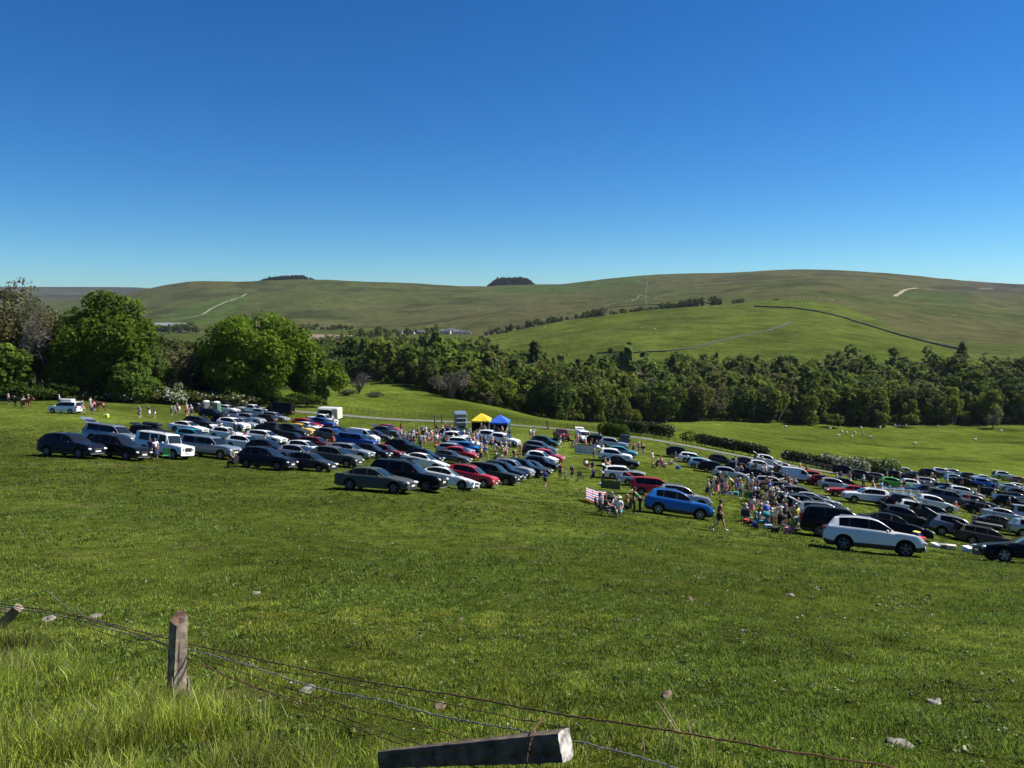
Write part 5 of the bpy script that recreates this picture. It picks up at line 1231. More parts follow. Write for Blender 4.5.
def box_item(nm, cat, loc, dim, col, label, deg=0, group=None, lid=None):
    b = MB(); b.box((0, 0, dim[2]/2), dim, taper=1.06, bev=.02); root = link(nm, b.mesh(nm, cloth(col)), None, loc, label, cat, group); root.rotation_euler.z = R_(-deg)
    l = MB(); l.box((0, 0, dim[2]+.02), (dim[0]*1.1, dim[1]*1.1, .04), bev=.012); link('lid', l.mesh('lid', cloth(lid or col)), root); return root
def striped(name, cols, scale, axis=2):
    m = bpy.data.materials.new(name); m.use_nodes = True; nt = m.node_tree; N = nt.nodes; L = nt.links; b = N['Principled BSDF']; b.inputs['Roughness'].default_value = .85
    tc = N.new('ShaderNodeAttribute'); tc.attribute_name = 'Col'; sx = N.new('ShaderNodeSeparateXYZ'); L.new(tc.outputs['Color'], sx.inputs[0]); ml = N.new('ShaderNodeMath'); ml.operation = 'MULTIPLY'; ml.inputs[1].default_value = scale; L.new(sx.outputs[0], ml.inputs[0])
    fr_ = N.new('ShaderNodeMath'); fr_.operation = 'FRACT'; L.new(ml.outputs[0], fr_.inputs[0]); cr = N.new('ShaderNodeValToRGB'); cr.color_ramp.interpolation = 'CONSTANT'
    while len(cr.color_ramp.elements) < len(cols): cr.color_ramp.elements.new(.5)
    for i, c in enumerate(cols): e = cr.color_ramp.elements[i]; e.position = i/len(cols); e.color = (*c, 1)
    L.new(fr_.outputs[0], cr.inputs[0]); L.new(cr.outputs[0], b.inputs['Base Color']); return m
def windbreak(pts, h, mt, label, npole=5, sag=.06, poles=True):
    """pts: picture points of the foot line"""
    P = [ground(*p) for p in pts]; root = bpy.data.objects.new('windbreak', None); COL.objects.link(root); root.location = P[0]; root['label'] = label; root['category'] = 'windbreak'
    n = (npole-1)*6; V = []; Fc = []
    def pt(t): t = min(t, .9999)*(len(P)-1); j = int(t); q = P[j].lerp(P[j+1], t-j); return Vector((q.x, q.y, hz(q.x, q.y)))
    for i in range(n+1):
        t = i/n; q = pt(t)-P[0]; d = (pt(min(1, t+.02))-pt(max(0, t-.02))); d.z = 0; d.normalize(); s = Vector((-d.y, d.x, 0)); w = math.sin(math.pi*(i % 6)/6)
        for k in range(5):
            z = .10+(h-.10-sag*w)*k/4; o = s*(.12*w*math.sin(math.pi*k/4*.8+.5)+.004)
            V.append(q+o+Vector((0, 0, z)))
    for i in range(n):
        for k in range(4): Fc.append((i*5+k, (i+1)*5+k, (i+1)*5+k+1, i*5+k+1))
    nv = len(V)
    link('fabric', mk_mesh('fabric', V, Fc, [mt], None, True, np.repeat(np.tile(np.arange(5)/4*.98+.01, len(V)//5)[:, None], 3, 1)), root)
    for i in range(npole):
        q = pt(i/(npole-1))-P[0]; m = MB(); m.tube([q-Vector((0, 0, .2)), q+Vector((0, 0, h+.08))], .016, 5); link('pole', m.mesh('pole', M('pine_pole', (.35, .24, .13), .8)), root)
    return root
def gazebo(loc, deg, col, label, wall_dark=True, w=3.0):
    root = bpy.data.objects.new('pop_up_gazebo', None); COL.objects.link(root); root.location = loc; root.rotation_euler.z = R_(-deg); root['label'] = label; root['category'] = 'gazebo'
    h = w/2; mt = M('gazebo_'+label[:6].replace(' ', '_'), col, .7, noise=(1.5, .08, 2))
    c = MB(); n = 8; V = [(0, 0, 3.25)]
    for lv, (q, z) in enumerate(((.35, 2.92), (.7, 2.55), (1.0, 2.22), (1.0, 1.95))):
        for k in range(4*n):
            e, t = divmod(k, n); t = t/n*2-1; a = [(t, -1), (1, t), (-t, 1), (-1, -t)][e]; sag = (1-abs(t)**2)*.07*q if lv < 3 else .03*(1-t*t); V.append((a[0]*h*q, a[1]*h*q, z-sag))
    Fc = [(0, 1+k, 1+(k+1) % (4*n)) for k in range(4*n)]
    for lv in range(3):
        for k in range(4*n): a = 1+lv*4*n; Fc.append((a+k, a+4*n+k, a+4*n+(k+1) % (4*n), a+(k+1) % (4*n)))
    c.add(V, Fc); link('canopy', c.mesh('canopy', mt, False), root)
    for sx in (1, -1):
        for sy in (1, -1): l = MB(); l.box((sx*(h-.04), sy*(h-.04), 1.0), (.045, .045, 2.05)); link('leg', l.mesh('leg', M('white_enamel', (.55, .56, .56), .4)), root)
    if wall_dark:
        b = MB(); b.box((0, h-.09, 1.0), (w-.12, .02, 1.95)); link('back_wall', b.mesh('back_wall', cloth('black')), root)
        for s in (1, -1): b = MB(); b.box((s*(h-.09), .0, 1.0), (.02, w-.3, 1.95)); link('side_wall', b.mesh('side_wall', cloth('black') if s < 0 else M('gazebo_side', (.01, .04, .05), .8)), root)
    return root
def animal(kind, loc, deg, matc, label, group=None, dark=None, graze=False, scale=1.):
    if ('an', kind, graze) not in _pp:
        if kind == 'horse':
            P = dict(rump=(-.62, 0, 1.28), mid=(-.1, 0, 1.20), wth=(.42, 0, 1.30), ch=(.55, 0, 1.12), nk=(.85, 0, 1.55), pl=(1.05, 0, 1.78), fc=(1.22, 0, 1.60), mz=(1.40, 0, 1.36))
            E = [('rump', 'mid'), ('mid', 'wth'), ('wth', 'ch'), ('wth', 'nk'), ('nk', 'pl'), ('pl', 'fc'), ('fc', 'mz')]; Rr = dict(rump=.27, mid=.30, wth=.24, ch=.23, nk=.14, pl=.10, fc=.095, mz=.06)
            for s, n in ((.15, 'l'), (-.15, 'r')):
                P.update({'s'+n: (.50, s, .95), 'k'+n: (.53, s, .58), 'f'+n: (.50, s, .22), 'g'+n: (.53, s, .05), 'h'+n: (-.66, s, 1.0), 'i'+n: (-.52, s, .78), 'j'+n: (-.78, s, .52), 'l'+n: (-.72, s, .22), 'm'+n: (-.68, s, .05)})
                E += [('ch', 's'+n), ('s'+n, 'k'+n), ('k'+n, 'f'+n), ('f'+n, 'g'+n), ('rump', 'h'+n), ('h'+n, 'i'+n), ('i'+n, 'j'+n), ('j'+n, 'l'+n), ('l'+n, 'm'+n)]
                Rr.update({'s'+n: .11, 'k'+n: .06, 'f'+n: .042, 'g'+n: .06, 'h'+n: .17, 'i'+n: .12, 'j'+n: .065, 'l'+n: .042, 'm'+n: .06})
            def ex(m):
                for s in (1, -1): m.tube([(1.03, s*.05, 1.85), (1.05, s*.06, 1.98)], [.035, .008], 5)
        else:
            hd = ((.62, 0, .30), (.72, 0, .14)) if graze else ((.60, 0, .82), (.76, 0, .74))
            P = dict(rump=(-.40, 0, .62), mid=(0, 0, .60), ch=(.36, 0, .62), nk=(.50, 0, .62 if graze else .74), h=hd[0], mz=hd[1]); E = [('rump', 'mid'), ('mid', 'ch'), ('ch', 'nk'), ('nk', 'h'), ('h', 'mz')]; Rr = dict(rump=.22, mid=.26, ch=.22, nk=.12, h=.09, mz=.055)
            for s, n in ((.12, 'l'), (-.12, 'r')):
                P.update({'s'+n: (.34, s, .42), 'f'+n: (.35, s, .22), 'g'+n: (.34, s, .02), 'h'+n: (-.40, s, .44), 'j'+n: (-.46, s, .24), 'm'+n: (-.41, s, .02)}); E += [('ch', 's'+n), ('s'+n, 'f'+n), ('f'+n, 'g'+n), ('rump', 'h'+n), ('h'+n, 'j'+n), ('j'+n, 'm'+n)]
                Rr.update({'s'+n: .08, 'f'+n: .035, 'g'+n: .03, 'h'+n: .09, 'j'+n: .035, 'm'+n: .03})
            def ex(m):
                h = P['h']
                for s in (1, -1): m.tube([(h[0], s*.07, h[2]+.03), (h[0]-.02, s*.15, h[2]+.02)], [.03, .012], 5)
        ks = list(P); ix = {k: i for i, k in enumerate(ks)}
        _pp[('an', kind, graze)] = skin_mesh('body', [P[k] for k in ks], [(ix[a], ix[b]) for a, b in E], [Rr[k] for k in ks], 1, 1, [matc], ex)
    o = bpy.data.objects.new(kind, _pp[('an', kind, graze)]); COL.objects.link(o); o.location = loc; o.rotation_euler.z = R_(-deg); o.scale = (scale,)*3; o['label'] = label; o['category'] = kind; set_paint(o, matc)
    if group: o['group'] = group
    if kind == 'horse':
        if 'mane' not in _pp:
            m = MB(); m.tube([(.40, 0, 1.52), (.70, 0, 1.66), (.98, 0, 1.90)], [.03, .06, .03], 6); t = MB(); t.tube([(-.86, 0, 1.35), (-.98, 0, 1.2), (-1.0, 0, .75), (-.97, 0, .5)], [.05, .07, .07, .02], 6); _pp['mane'] = (m.mesh('mane', HAIRS['dark'], True), t.mesh('tail', HAIRS['dark'], True))
        link('mane', _pp['mane'][0], o); link('tail', _pp['mane'][1], o)
    return o
# ------------------------------------------------------------------ the parked vehicles: kind, colour, column of the middle, row of the ground, heading, flags
# flags: o open tailgate, b roof box, k roof rack, d dark rims
CARS = '''
suv|navy|75|456.5|8|d|L
suv|black|114|458.5|8|d|L
canopy_pickup|silver blue|112|445|8|o|L
off_roader|white|163|457|10|k|L
estate|black|160|440|8|ob|L
hatchback|teal|187|443|8||L
saloon|white|188|433|8|d|L
canopy_pickup|silver blue|209|457|9||L
suv|navy|270|469|9|d|L
hatchback|dark grey|307|471|10|d|L
suv|grey green|336|466|9||L
estate|silver|348|458|9||L
saloon|grey green|375.5|491|8|d|L
big_suv|black|407|489|8|dk|L
saloon|white|446|487|10|d|L
suv|red|471|485.5|12||L
big_suv|dark grey|493|483|13||L
suv|navy|503|479|13||L
suv|silver|512|476|13||L
suv|black|523|475|13||L
hatchback|dark grey|533|474|13||L
hatchback|black|541|469|12||L
hatchback|white|541|463|12||L
hatchback|red|549|460|12||L
estate|dark grey|538|458|12||L
estate|grey|540|452|12||L
hatchback|dark green|545|446|12||L
saloon|grey|450|463|10||L
hatchback|red|461|459|10||L
estate|silver|455|455|10||L
hatchback|bright blue|468|453|10||L
estate|white|464|448|10||L
suv|white|457|443|10||L
estate|dark grey|455|437|10||L
suv|white|491|442|8||L
suv|white|504|445|12||L
hatchback|red|389|433|9||L
suv|grey|386|437|9|o|L
estate|dark grey|376|440.5|9|o|L
small_van|white|363|442|9||L
canopy_pickup|deep blue|357|448|9|o|L
hatchback|navy|371|458|9||L
hatchback|maroon|389|458|9||L
suv|black|403|453|10||L
hatchback|navy|421|462|10||L
saloon|white|424|468|10||L
estate|maroon|317|450|9||L
hatchback|white|308|455|9||L
estate|white|268|443|9||L
estate|black|274|436|9|b|L
suv|dark grey|291|437|9||L
hatchback|yellow|301|434|9||L
saloon|white|308|431.5|9||L
estate|red|307|428|9||L
suv|deep blue|323|428.5|9||L
pickup|white|322|424.5|9||L
large_van|black|278|415|188||L
estate|dark grey|208|427.5|9||L
suv|black|222|428|9||L
suv|white|231|430|9||L
saloon|silver|243|428|9||L
suv|silver|250|424.5|9||L
estate|dark grey|262|423|189||L
estate|silver|275|421|9||L
pickup|white|252|414|9||L
hatchback|white|228|413|9||L
suv|black|225|410|9||L
hatchback|white|230|440|9|o|L
hatchback|white|246|450|9||L
hatchback|black|268|455|9||L
people_carrier|navy|122|402|8||L
people_carrier|white|66|413|188|b|L
saloon|silver|237|419.5|9||L
hatchback|silver|262|417|9||L
estate|black|290|445|9||L
suv|grey|331|441|9||L
saloon|dark grey|340|436|9||L
hatchback|silver|300|461|9||L
estate|navy|214|418|9||L
suv|dark grey|200|412.5|9||L
suv|bright blue|677|516.5|8||M
suv|silver|682|507|9||M
people_carrier|red|656|496|10|o|M
estate|silver|640|486|11||M
estate|white|624|479|11|o|M
saloon|black|620|467|11||M
suv|white|615|461.5|12|o|M
hatchback|teal|622|456.5|12||M
suv|silver|613|449|12||M
suv|black|600|446|12|o|M
small_van|white|583|442|80|o|M
pickup|maroon|561|440|80||M
small_van|black|624|446.5|100||M
suv|navy|681|458.5|14|o|M
estate|white|694|463.5|15||M
hatchback|light blue|703|469|15|o|M
estate|black|716|473|16||M
hatchback|silver|729|479|16||M
hatchback|dark grey|722|465|15||M
suv|white|768|466|16|o|R
hatchback|white|762|471|16||R
estate|silver|785|473|16||R
small_van|white|800|483|16|o|R
large_van|white|835|470|14||R
suv|black|846|476|16|o|R
hatchback|red|816|483|17||R
hatchback|maroon|825|487|17||R
hatchback|silver|834|489|17||R
hatchback|black|845|490|17||R
saloon|red|848|497.5|192||R
suv|white|868|505|190||R
estate|silver|774|490|18||R
hatchback|dark grey|788|497|18|o|R
estate|grey|803|502|18||R
saloon|silver|812|508|18||R
estate|black|818|515|20||R
suv|black|806|517|20|o|R
suv|silver|828|527|20|o|R
big_suv|black|843|538.5|21|d|R
suv|white|872|553|22|d|R
saloon|navy|892|535|21||R
suv|navy|905|512|19||R
estate|white|921|518|20||R
suv|dark grey|936|525|20|o|R
suv|silver blue|957|538.5|21|o|R
estate|brown|988|547|22|ob|R
saloon|navy|1033|564|195||R
saloon|black|985|516|20|o|R
off_roader|silver|1034|524|20||R
canopy_pickup|grey|948|505|18||R
suv|black|921|497|190|o|R
hatchback|white|907|489|190||R
estate|grey|880|483|16||R
hatchback|lime green|891|487|17||R
hatchback|white|908|475|17|o|R
suv|dark grey|930|477|17|o|R
suv|white|942|476|17||R
hatchback|light blue|956|482|17||R
estate|black|967|487|17|o|R
saloon|white|985|482|17||R
suv|bright blue|988|489|17|o|R
hatchback|black|994|498|18|o|R
saloon|silver|1008|491|17||R
suv|white|1004|479|17|o|R
estate|bronze|1021|484|17||R
hatchback|dark grey|1020|498|18||R
suv|dark grey|862|481|16||R
estate|white|964|497|18||R
hatchback|black|914|482|17||R
estate|silver|930|487|17||R
suv|black|1010|508|19||R
hatchback|navy|950|494|18|o|R
saloon|grey|1045|512|19||R
hatchback|white|1044|492|18||R
suv|dark grey|790|480|17||R
saloon|black|757|481|17|o|R
estate|black|742|474|16||R
hatchback|dark grey|905|525|20|o|R
saloon|silver|1004|521|20||R
hatchback|black|1018|503|19|o|R
estate|grey|976|507|19||R
suv|silver|1036|538|20||R
hatchback|white|935|509|19||R
saloon|navy|747|467|16||R
hatchback|black|780|484|17|o|R
estate|dark grey|972|480|17||R
saloon|white|1018|491|18||R
hatchback|silver|955|476|17|o|R
suv|black|898|481|17|o|R
estate|navy|873|474|16||R
saloon|dark grey|1000|530|20||R
'''
WORD = {'suv': 'SUV', 'big_suv': 'large SUV', 'hatchback': 'hatchback', 'saloon': 'saloon', 'estate': 'estate car', 'people_carrier': 'people carrier', 'pickup': 'pickup truck', 'canopy_pickup': 'canopied pickup', 'small_van': 'small van', 'large_van': 'tall van', 'off_roader': 'boxy off-roader'}
cars = []
for ln in CARS.strip().splitlines():
    k, c, px, py, hd, fl, blk = ln.split('|'); px = float(px); py = float(py); g = ground(px, py, 20, 300)
    cars.append(dict(k=k, c=c, px=px, py=py, hd=float(hd)+random.uniform(-1.6, 1.6)*(py < 470)+(5 if blk == 'L' and float(hd) < 100 else 0), fl=fl, blk=blk, p=np.array([g.x, g.y]), L=SPEC[k]['L'], fixed=1 if py > 500 or (blk == 'L' and py > 466) else 0))
def circ(c):
    a = R_(-c['hd']); d = np.array([math.cos(a), math.sin(a)]); e = c['L']/2-.85; return [c['p']+d*e*t for t in (-1, -.5, 0, .5, 1)]
for it in range(140):
    moved = 0
    for i in range(len(cars)):
        for j in range(i):
            A, B = cars[i], cars[j]
            if np.linalg.norm(A['p']-B['p']) > 7: continue
            best = None
            for p in circ(A):
                for q in circ(B):
                    d = np.linalg.norm(p-q)
                    if best is None or d < best[0]: best = (d, p-q)
            if best[0] < 2.08:
                a = R_(-A['hd']); side = np.array([-math.sin(a), math.cos(a)]); s = np.sign((A['p']-B['p'])@side) or 1
                v = side*s*.75+best[1]/(best[0]+1e-6)*.25; push = (2.08-best[0])*.5; wA = .25 if A['fixed'] else 1; wB = .25 if B['fixed'] else 1
                A['p'] = A['p']+v*push*wA; B['p'] = B['p']-v*push*wB; moved += push
    if moved < .02: break
print('car spread iterations', it, 'left', round(moved, 3))
for c in cars:
    z = hz(*c['p']); c['q'] = px_of(c['p'][0], c['p'][1], z)
off_ = [abs(c['q'][0]-c['px'])+abs(c['q'][1]-c['py']) for c in cars]; print('max shift px', max(off_), 'mean', sum(off_)/len(off_))
from collections import Counter
freq = Counter((c['c'], c['k']) for c in cars); used_labels = set()
def blockname(c):
    x, y = c['q']
    if c['blk'] == 'L': return 'front of left block' if (y > 452 and x < 345) or y > 470 else 'gazebo end of left block' if x > 425 else 'back of left block' if y < 430 else 'middle of left block'
    if c['blk'] == 'M': return 'centre row' if x < 672 or y > 500 else 'short row beyond centre row'
    return 'near end of right block' if y > 512 else 'far edge of right block' if y < 483 else 'middle of right block'
def base(c): return f"{c['c']} {WORD[c['k']]}"
def state(c):
    s = ''
    if 'b' in c['fl']: s += ' with black roof box' if c['c'] != 'white' else ' with roof box'
    elif 'k' in c['fl']: s += ' with roof rack'
    elif 'o' in c['fl']: s += ' with raised tailgate'
    return s
SPECIAL = {(75, 456.5): 'navy SUV at the near left end of the left block, nearest the left edge', (163, 457): 'white boxy off-roader with roof rack in the front of the left block', (375.5, 491): 'dark grey-green saloon standing nearest the camera in the left block', (677, 516.5): 'bright blue SUV at the near end of the centre row, beside the striding man',
  (872, 553): 'white SUV nearest the camera at the corner of the right block', (66, 413): 'white people carrier with roof box, alone beside the horses', (122, 402): 'navy people carrier alone under the wood behind the horses', (1033, 564): 'navy saloon cut by the right edge, nose to the left', (278, 415): 'tall black panel van below the big round oak',
  (835, 470): 'tall white panel van at the far side of the right block', (207, 457): '', (656, 496): 'red people carrier with open rear behind the striped windbreak', (988, 547): 'brown estate car with long black roof box and raised tailgate, right block'}
for c in cars:
    lab = SPECIAL.get((c['px'], c['py']))
    if not lab:
        cand = sorted((o for o in cars if o is not c and abs(o['q'][0]-c['q'][0])+2*abs(o['q'][1]-c['q'][1]) < 75 and base(o) != base(c)), key=lambda o: (freq[(o['c'], o['k'])] > 1, freq[(o['c'], o['k'])] > 3, abs(o['q'][0]-c['q'][0])+2*abs(o['q'][1]-c['q'][1])))
        for o in cand:
            dx = o['q'][0]-c['q'][0]; dy = o['q'][1]-c['q'][1]
            rel = ('left of' if dx > 0 else 'right of') if abs(dx) > 9 else ('behind' if dy > 0 else 'in front of')
            for t in (f"{base(c)}{state(c)} {rel} the {base(o)}, {blockname(c)}",):
                if t not in used_labels and len(t.split()) <= 16: lab = t; break
            if lab: break
    if not lab: lab = f"{base(c)}{state(c)} {blockname(c)}"; print('plain', lab)
    used_labels.add(lab); c['lab'] = lab
    far = c['p'][1] > 78
    c['o'] = add_car(c['k'], c['c'], Vector((c['p'][0], c['p'][1], hz(*c['p']))), c['hd'], 'o' in c['fl'], far, 'd' in c['fl'], 'b' in c['fl'], 'k' in c['fl'], lab, {'L': 'cars parked in the left block', 'M': 'cars parked in the centre rows', 'R': 'cars parked in the right block'}[c['blk']] if c['k'] not in ('large_van',) else 'vehicles in the field')
def clear(x, y, m=1.0):
    for c in cars:
        if abs(c['p'][0]-x)+abs(c['p'][1]-y) < 7:
            for q in circ(c):
                if math.hypot(q[0]-x, q[1]-y) < m+.12: return False
    return True
# ------------------------------------------------------------------ gazebos, cabins, stalls, larger things
gazebo(ground(481.5, 432.5, 60, 200), 6, (.80, .62, .02), 'yellow pop-up gazebo with dark side walls beside the blue one')
gazebo(ground(500, 434.5, 60, 200), 8, (.02, .12, .58), 'blue pop-up gazebo with dark side walls beside the yellow one')
def toilet(loc, deg, body, door, label):
    root = bpy.data.objects.new('portable_toilet', None); COL.objects.link(root); root.location = loc; root.rotation_euler.z = R_(-deg); root['label'] = label; root['category'] = 'portable toilet'; root['group'] = 'portable toilets'
    b = MB(); b.box((0, 0, 1.08), (1.1, 1.1, 2.1), bev=.05); 
    for k in range(5): b.box((.556, -.4+.2*k, 1.1), (.02, .05, 1.7)); b.box((-.4+.2*k, -.556, 1.1), (.05, .02, 1.7))
    link('cabin', b.mesh('cabin', cloth(body)), root)
    r = MB(); r.ell((0, 0, 2.12), (.62, .62, .26), 14, 6); link('roof', r.mesh('roof', M('translucent_white_roof', (.72, .74, .72), .5), True), root)
    d = MB(); d.box((.57, 0, 1.05), (.03, .72, 1.85), bev=.01); dd = link('door', d.mesh('door', cloth(door)), root); h = MB(); h.box((.60, .27, 1.0), (.03, .05, .16)); link('handle', h.mesh('handle', cloth('black')), dd)
    s = MB(); s.box((0, 0, .05), (1.2, 1.2, .1)); link('base', s.mesh('base', trim), root)
tl = ground(206.5, 413.5, 60, 200); toilet(tl, 55, 'grey', 'grey', 'grey portable toilet with white roof, left one of the pair'); toilet(tl+Vector((1.7, .35, hz(tl.x+1.7, tl.y+.35)-tl.z)), 10, 'grey', 'green', 'portable toilet with bright green door, right one of the pair')
tr = M('green_panel', (.05, .55, .08), .6)
# catering trailer
def trailer(loc, deg, label):
    root = bpy.data.objects.new('food_trailer', None); COL.objects.link(root); root.matrix_world = aligned(loc, deg, False); root['label'] = label; root['category'] = 'food trailer'
    cr = PAINT['cream']; b = MB(); b.box((0, 0, 1.5), (4.2, 2.1, 2.0), bev=.08); link('body', b.mesh('body', cr), root)
    b = MB(); b.box((-.35, -1.055, 1.65), (2.6, .05, 1.0)); link('serving_hatch', b.mesh('serving_hatch', dark_in), root)
    b = MB(); b.box((-.35, -1.55, 2.32), (2.6, 1.05, .05), Matrix.Rotation(R_(-12), 3, 'X')); link('awning_flap', b.mesh('awning_flap', PAINT['white']), root)
    b = MB(); b.box((-.35, -1.22, 1.12), (2.6, .34, .05)); link('counter', b.mesh('counter', chrome), root)
    b = MB(); b.box((0, 0, 2.53), (4.0, 1.9, .08), bev=.03); link('roof', b.mesh('roof', PAINT['white']), root)
    for s in (1, -1):
        w = link('wheel', wheel_meshes(.32, False)[0], root, (.1, s*.98, .32)); link('rim', wheel_meshes(.32, False)[1], w)
    b = MB(); b.tube([(2.1, 0, .55), (3.1, 0, .5)], .05, 6); link('drawbar', b.mesh('drawbar', metal_d), root)
trailer(ground(330, 421, 60, 220), 14, 'cream food trailer with open serving hatch and white roof behind the left block')
def horsebox(loc, deg, label):
    root = bpy.data.objects.new('horsebox_lorry', None); COL.objects.link(root); root.matrix_world = aligned(loc, deg, False); root['label'] = label; root['category'] = 'lorry'; pm = PAINT['silver blue']
    b = MB(); b.box((-.5, 0, 1.85), (3.8, 2.15, 2.45), bev=.12); link('box_body', b.mesh('box_body', pm), root)
    b = MB(); b.box((1.75, 0, 1.15), (1.3, 2.0, 1.3), bev=.15); b.box((1.55, 0, 2.0), (.9, 1.9, .8), taper=.9, bev=.12); link('cab', b.mesh('cab', pm), root)
    b = MB(); b.box((2.03, 0, 1.98), (.05, 1.6, .62), Matrix.Rotation(R_(-6), 3, 'Y')); link('windscreen', b.mesh('windscreen', glass), root)
    b = MB(); b.box((2.42, 0, .95), (.04, 1.1, .32)); link('grille', b.mesh('grille', trim), root)
    for s in (1, -1): b = MB(); b.ell((2.40, s*.75, 1.02), (.05, .18, .11), 10, 5); link('headlight', b.mesh('headlight', lampglass), root)
    for s in (1, -1):
        for x in (1.6, -1.5):
            w = link('wheel', wheel_meshes(.38, True)[0], root, (x, s*.92, .38)); link('rim', wheel_meshes(.38, True)[1], w)
horsebox(ground(460.5, 430, 60, 220), 82, 'grey-blue horsebox lorry facing the camera left of the yellow gazebo')
# windbreaks
wb1 = striped('striped_fabric', [(.85, .10, .18), (.85, .84, .84), (.10, .12, .50), (.85, .84, .84)], 2.6)
for wm_ in (wb1,):
    n_ = wm_.node_tree; b_ = n_.nodes['Principled BSDF']; tl_ = n_.nodes.new('ShaderNodeBsdfTranslucent'); mx_ = n_.nodes.new('ShaderNodeMixShader'); mx_.inputs[0].default_value = .5
    n_.links.new(b_.inputs['Base Color'].links[0].from_socket, tl_.inputs['Color']); n_.links.new(b_.outputs[0], mx_.inputs[1]); n_.links.new(tl_.outputs[0], mx_.inputs[2]); n_.links.new(mx_.outputs[0], n_.nodes['Material Output'].inputs['Surface'])
wb2 = M('white_fabric', (.60, .63, .66), .8, noise=(2.5, .12, 4)); wb3 = striped('rainbow_fabric', [(.03, .25, .60), (.70, .50, .05), (.05, .10, .35), (.60, .62, .62)], 2.2)
windbreak([(586, 500), (596, 504.5), (606, 505.5)], 1.05, wb1, 'pink, navy and white striped windbreak left of the red people carrier', 4)
windbreak([(575, 453.5), (586, 455), (598, 456)], 1.45, wb2, 'pale grey-white windbreak at the far part of the centre row', 5, .12)
windbreak([(601, 489), (610, 490), (620, 491)], 1.0, cloth('olive'), 'olive green windbreak behind the striped one', 3)
windbreak([(884, 497), (905, 498.5), (925, 500)], 1.3, wb3, 'long blue and yellow windbreak left of the grey canopied pickup', 6)
windbreak([(1003, 506), (1015, 506.5), (1035, 508)], 1.6, wb3, 'tall blue and yellow windbreak at the right edge', 4)
windbreak([(874, 494), (884, 493), (896, 494)], .9, striped('red_fabric', [(.55, .05, .05), (.65, .62, .6), (.1, .4, .1)], 2.5), 'small red and white windbreak beside the white SUV', 3)
# left end: horses and helpers
bay = M('bay_coat', (.17, .055, .022), .45, noise=(2, .2, 3)); chest = M('chestnut_coat', (.24, .085, .03), .45); dk = M('dark_coat', (.03, .02, .016), .45)
animal('horse', ground(19, 407, 60, 200), 175, dk, 'dark horse behind the bay horse at the far left'); animal('horse', ground(27, 409, 60, 200), 8, bay, 'bay horse facing right in the group at the far left'); animal('horse', ground(101, 412, 60, 200), 190, chest, 'chestnut horse behind the white people carrier')
wool = M('sheep_wool', (.62, .60, .54), .95)
for i, (px, py) in enumerate([(838, 437), (842, 433), (847, 434), (852, 438), (855, 434), (863, 434.5), (871, 438.5), (880, 428.5), (895, 427), (899, 427), (906, 426.5), (938, 427.5), (830, 429.5), (861, 429), (786, 428), (975, 441), (915, 445), (1001, 432)]):
    g = ground(px, py, 170, 330); animal('sheep', g, random.uniform(0, 360), wool, 'white sheep grazing in the flat meadow beyond the right block', 'sheep in the flat meadow', graze=i % 3 > 0, scale=1.15)
for i, (px, Y) in enumerate([(546, 980), (566, 1000), (578, 1000), (610, 1030), (705, 960), (641, 760), (655, 740), (545, 920)]+[(792+5*k+(k*7) % 4, 1330+12*((k*5) % 4)) for k in range(9)]+[(852, 1180), (918, 1360), (925, 1370), (950, 1250), (955, 1300), (910, 1390), (770, 1500), (800, 2100)]):
    animal('sheep', at(px, Y), random.uniform(0, 360), wool, 'distant white sheep on the green hill across the valley' if Y < 1100 else 'distant white sheep on the moor above the stone wall', 'sheep on the green hill' if Y < 1100 else 'sheep on the moor', scale=1.5)
# ------------------------------------------------------------------ people
TOPS = ['white', 'black', 'navy', 'red', 'pink', 'light blue', 'royal blue', 'grey', 'green', 'yellow', 'cream', 'purple', 'teal', 'orange', 'maroon', 'olive']
TW = np.array([7, 4, 4, 2.4, 3, 2.6, 2, 2.4, 1, .8, 2.4, .8, .7, .7, .9, .8]); TW = TW/TW.sum()
BOTS = [('shorts', 'navy'), ('shorts', 'denim'), ('shorts', 'khaki'), ('shorts', 'black'), ('shorts', 'grey'), ('trousers', 'denim'), ('trousers', 'black'), ('trousers', 'khaki'), ('trousers', 'navy'), ('skirt', 'white'), ('skirt', 'pink'), ('skirt', 'navy'), ('skirt', 'black'), ('shorts', 'white')]
HRS = ['dark', 'blond', 'brown', 'grey', 'hat', 'cap']; seenp = set(); rp = np.random.default_rng(900)
def plabel(top, b, bc, hair, pose, place, child=False):
    hw = {'hat': 'sun hat', 'cap': 'white cap'}.get(hair, hair+' hair'); pw = {'stand': 'standing', 'walk': 'walking', 'carry': 'holding something', 'hips': 'hands on hips', 'point': 'arm out', 'bend': 'bending', 'sit': 'in chair', 'ground': 'on grass'}[pose]
    t = f"{top} top, {bc} {b}, {hw}"
    return ('child' if child else 'person')+f" in {t}, {pw} {place}"
ppl = []
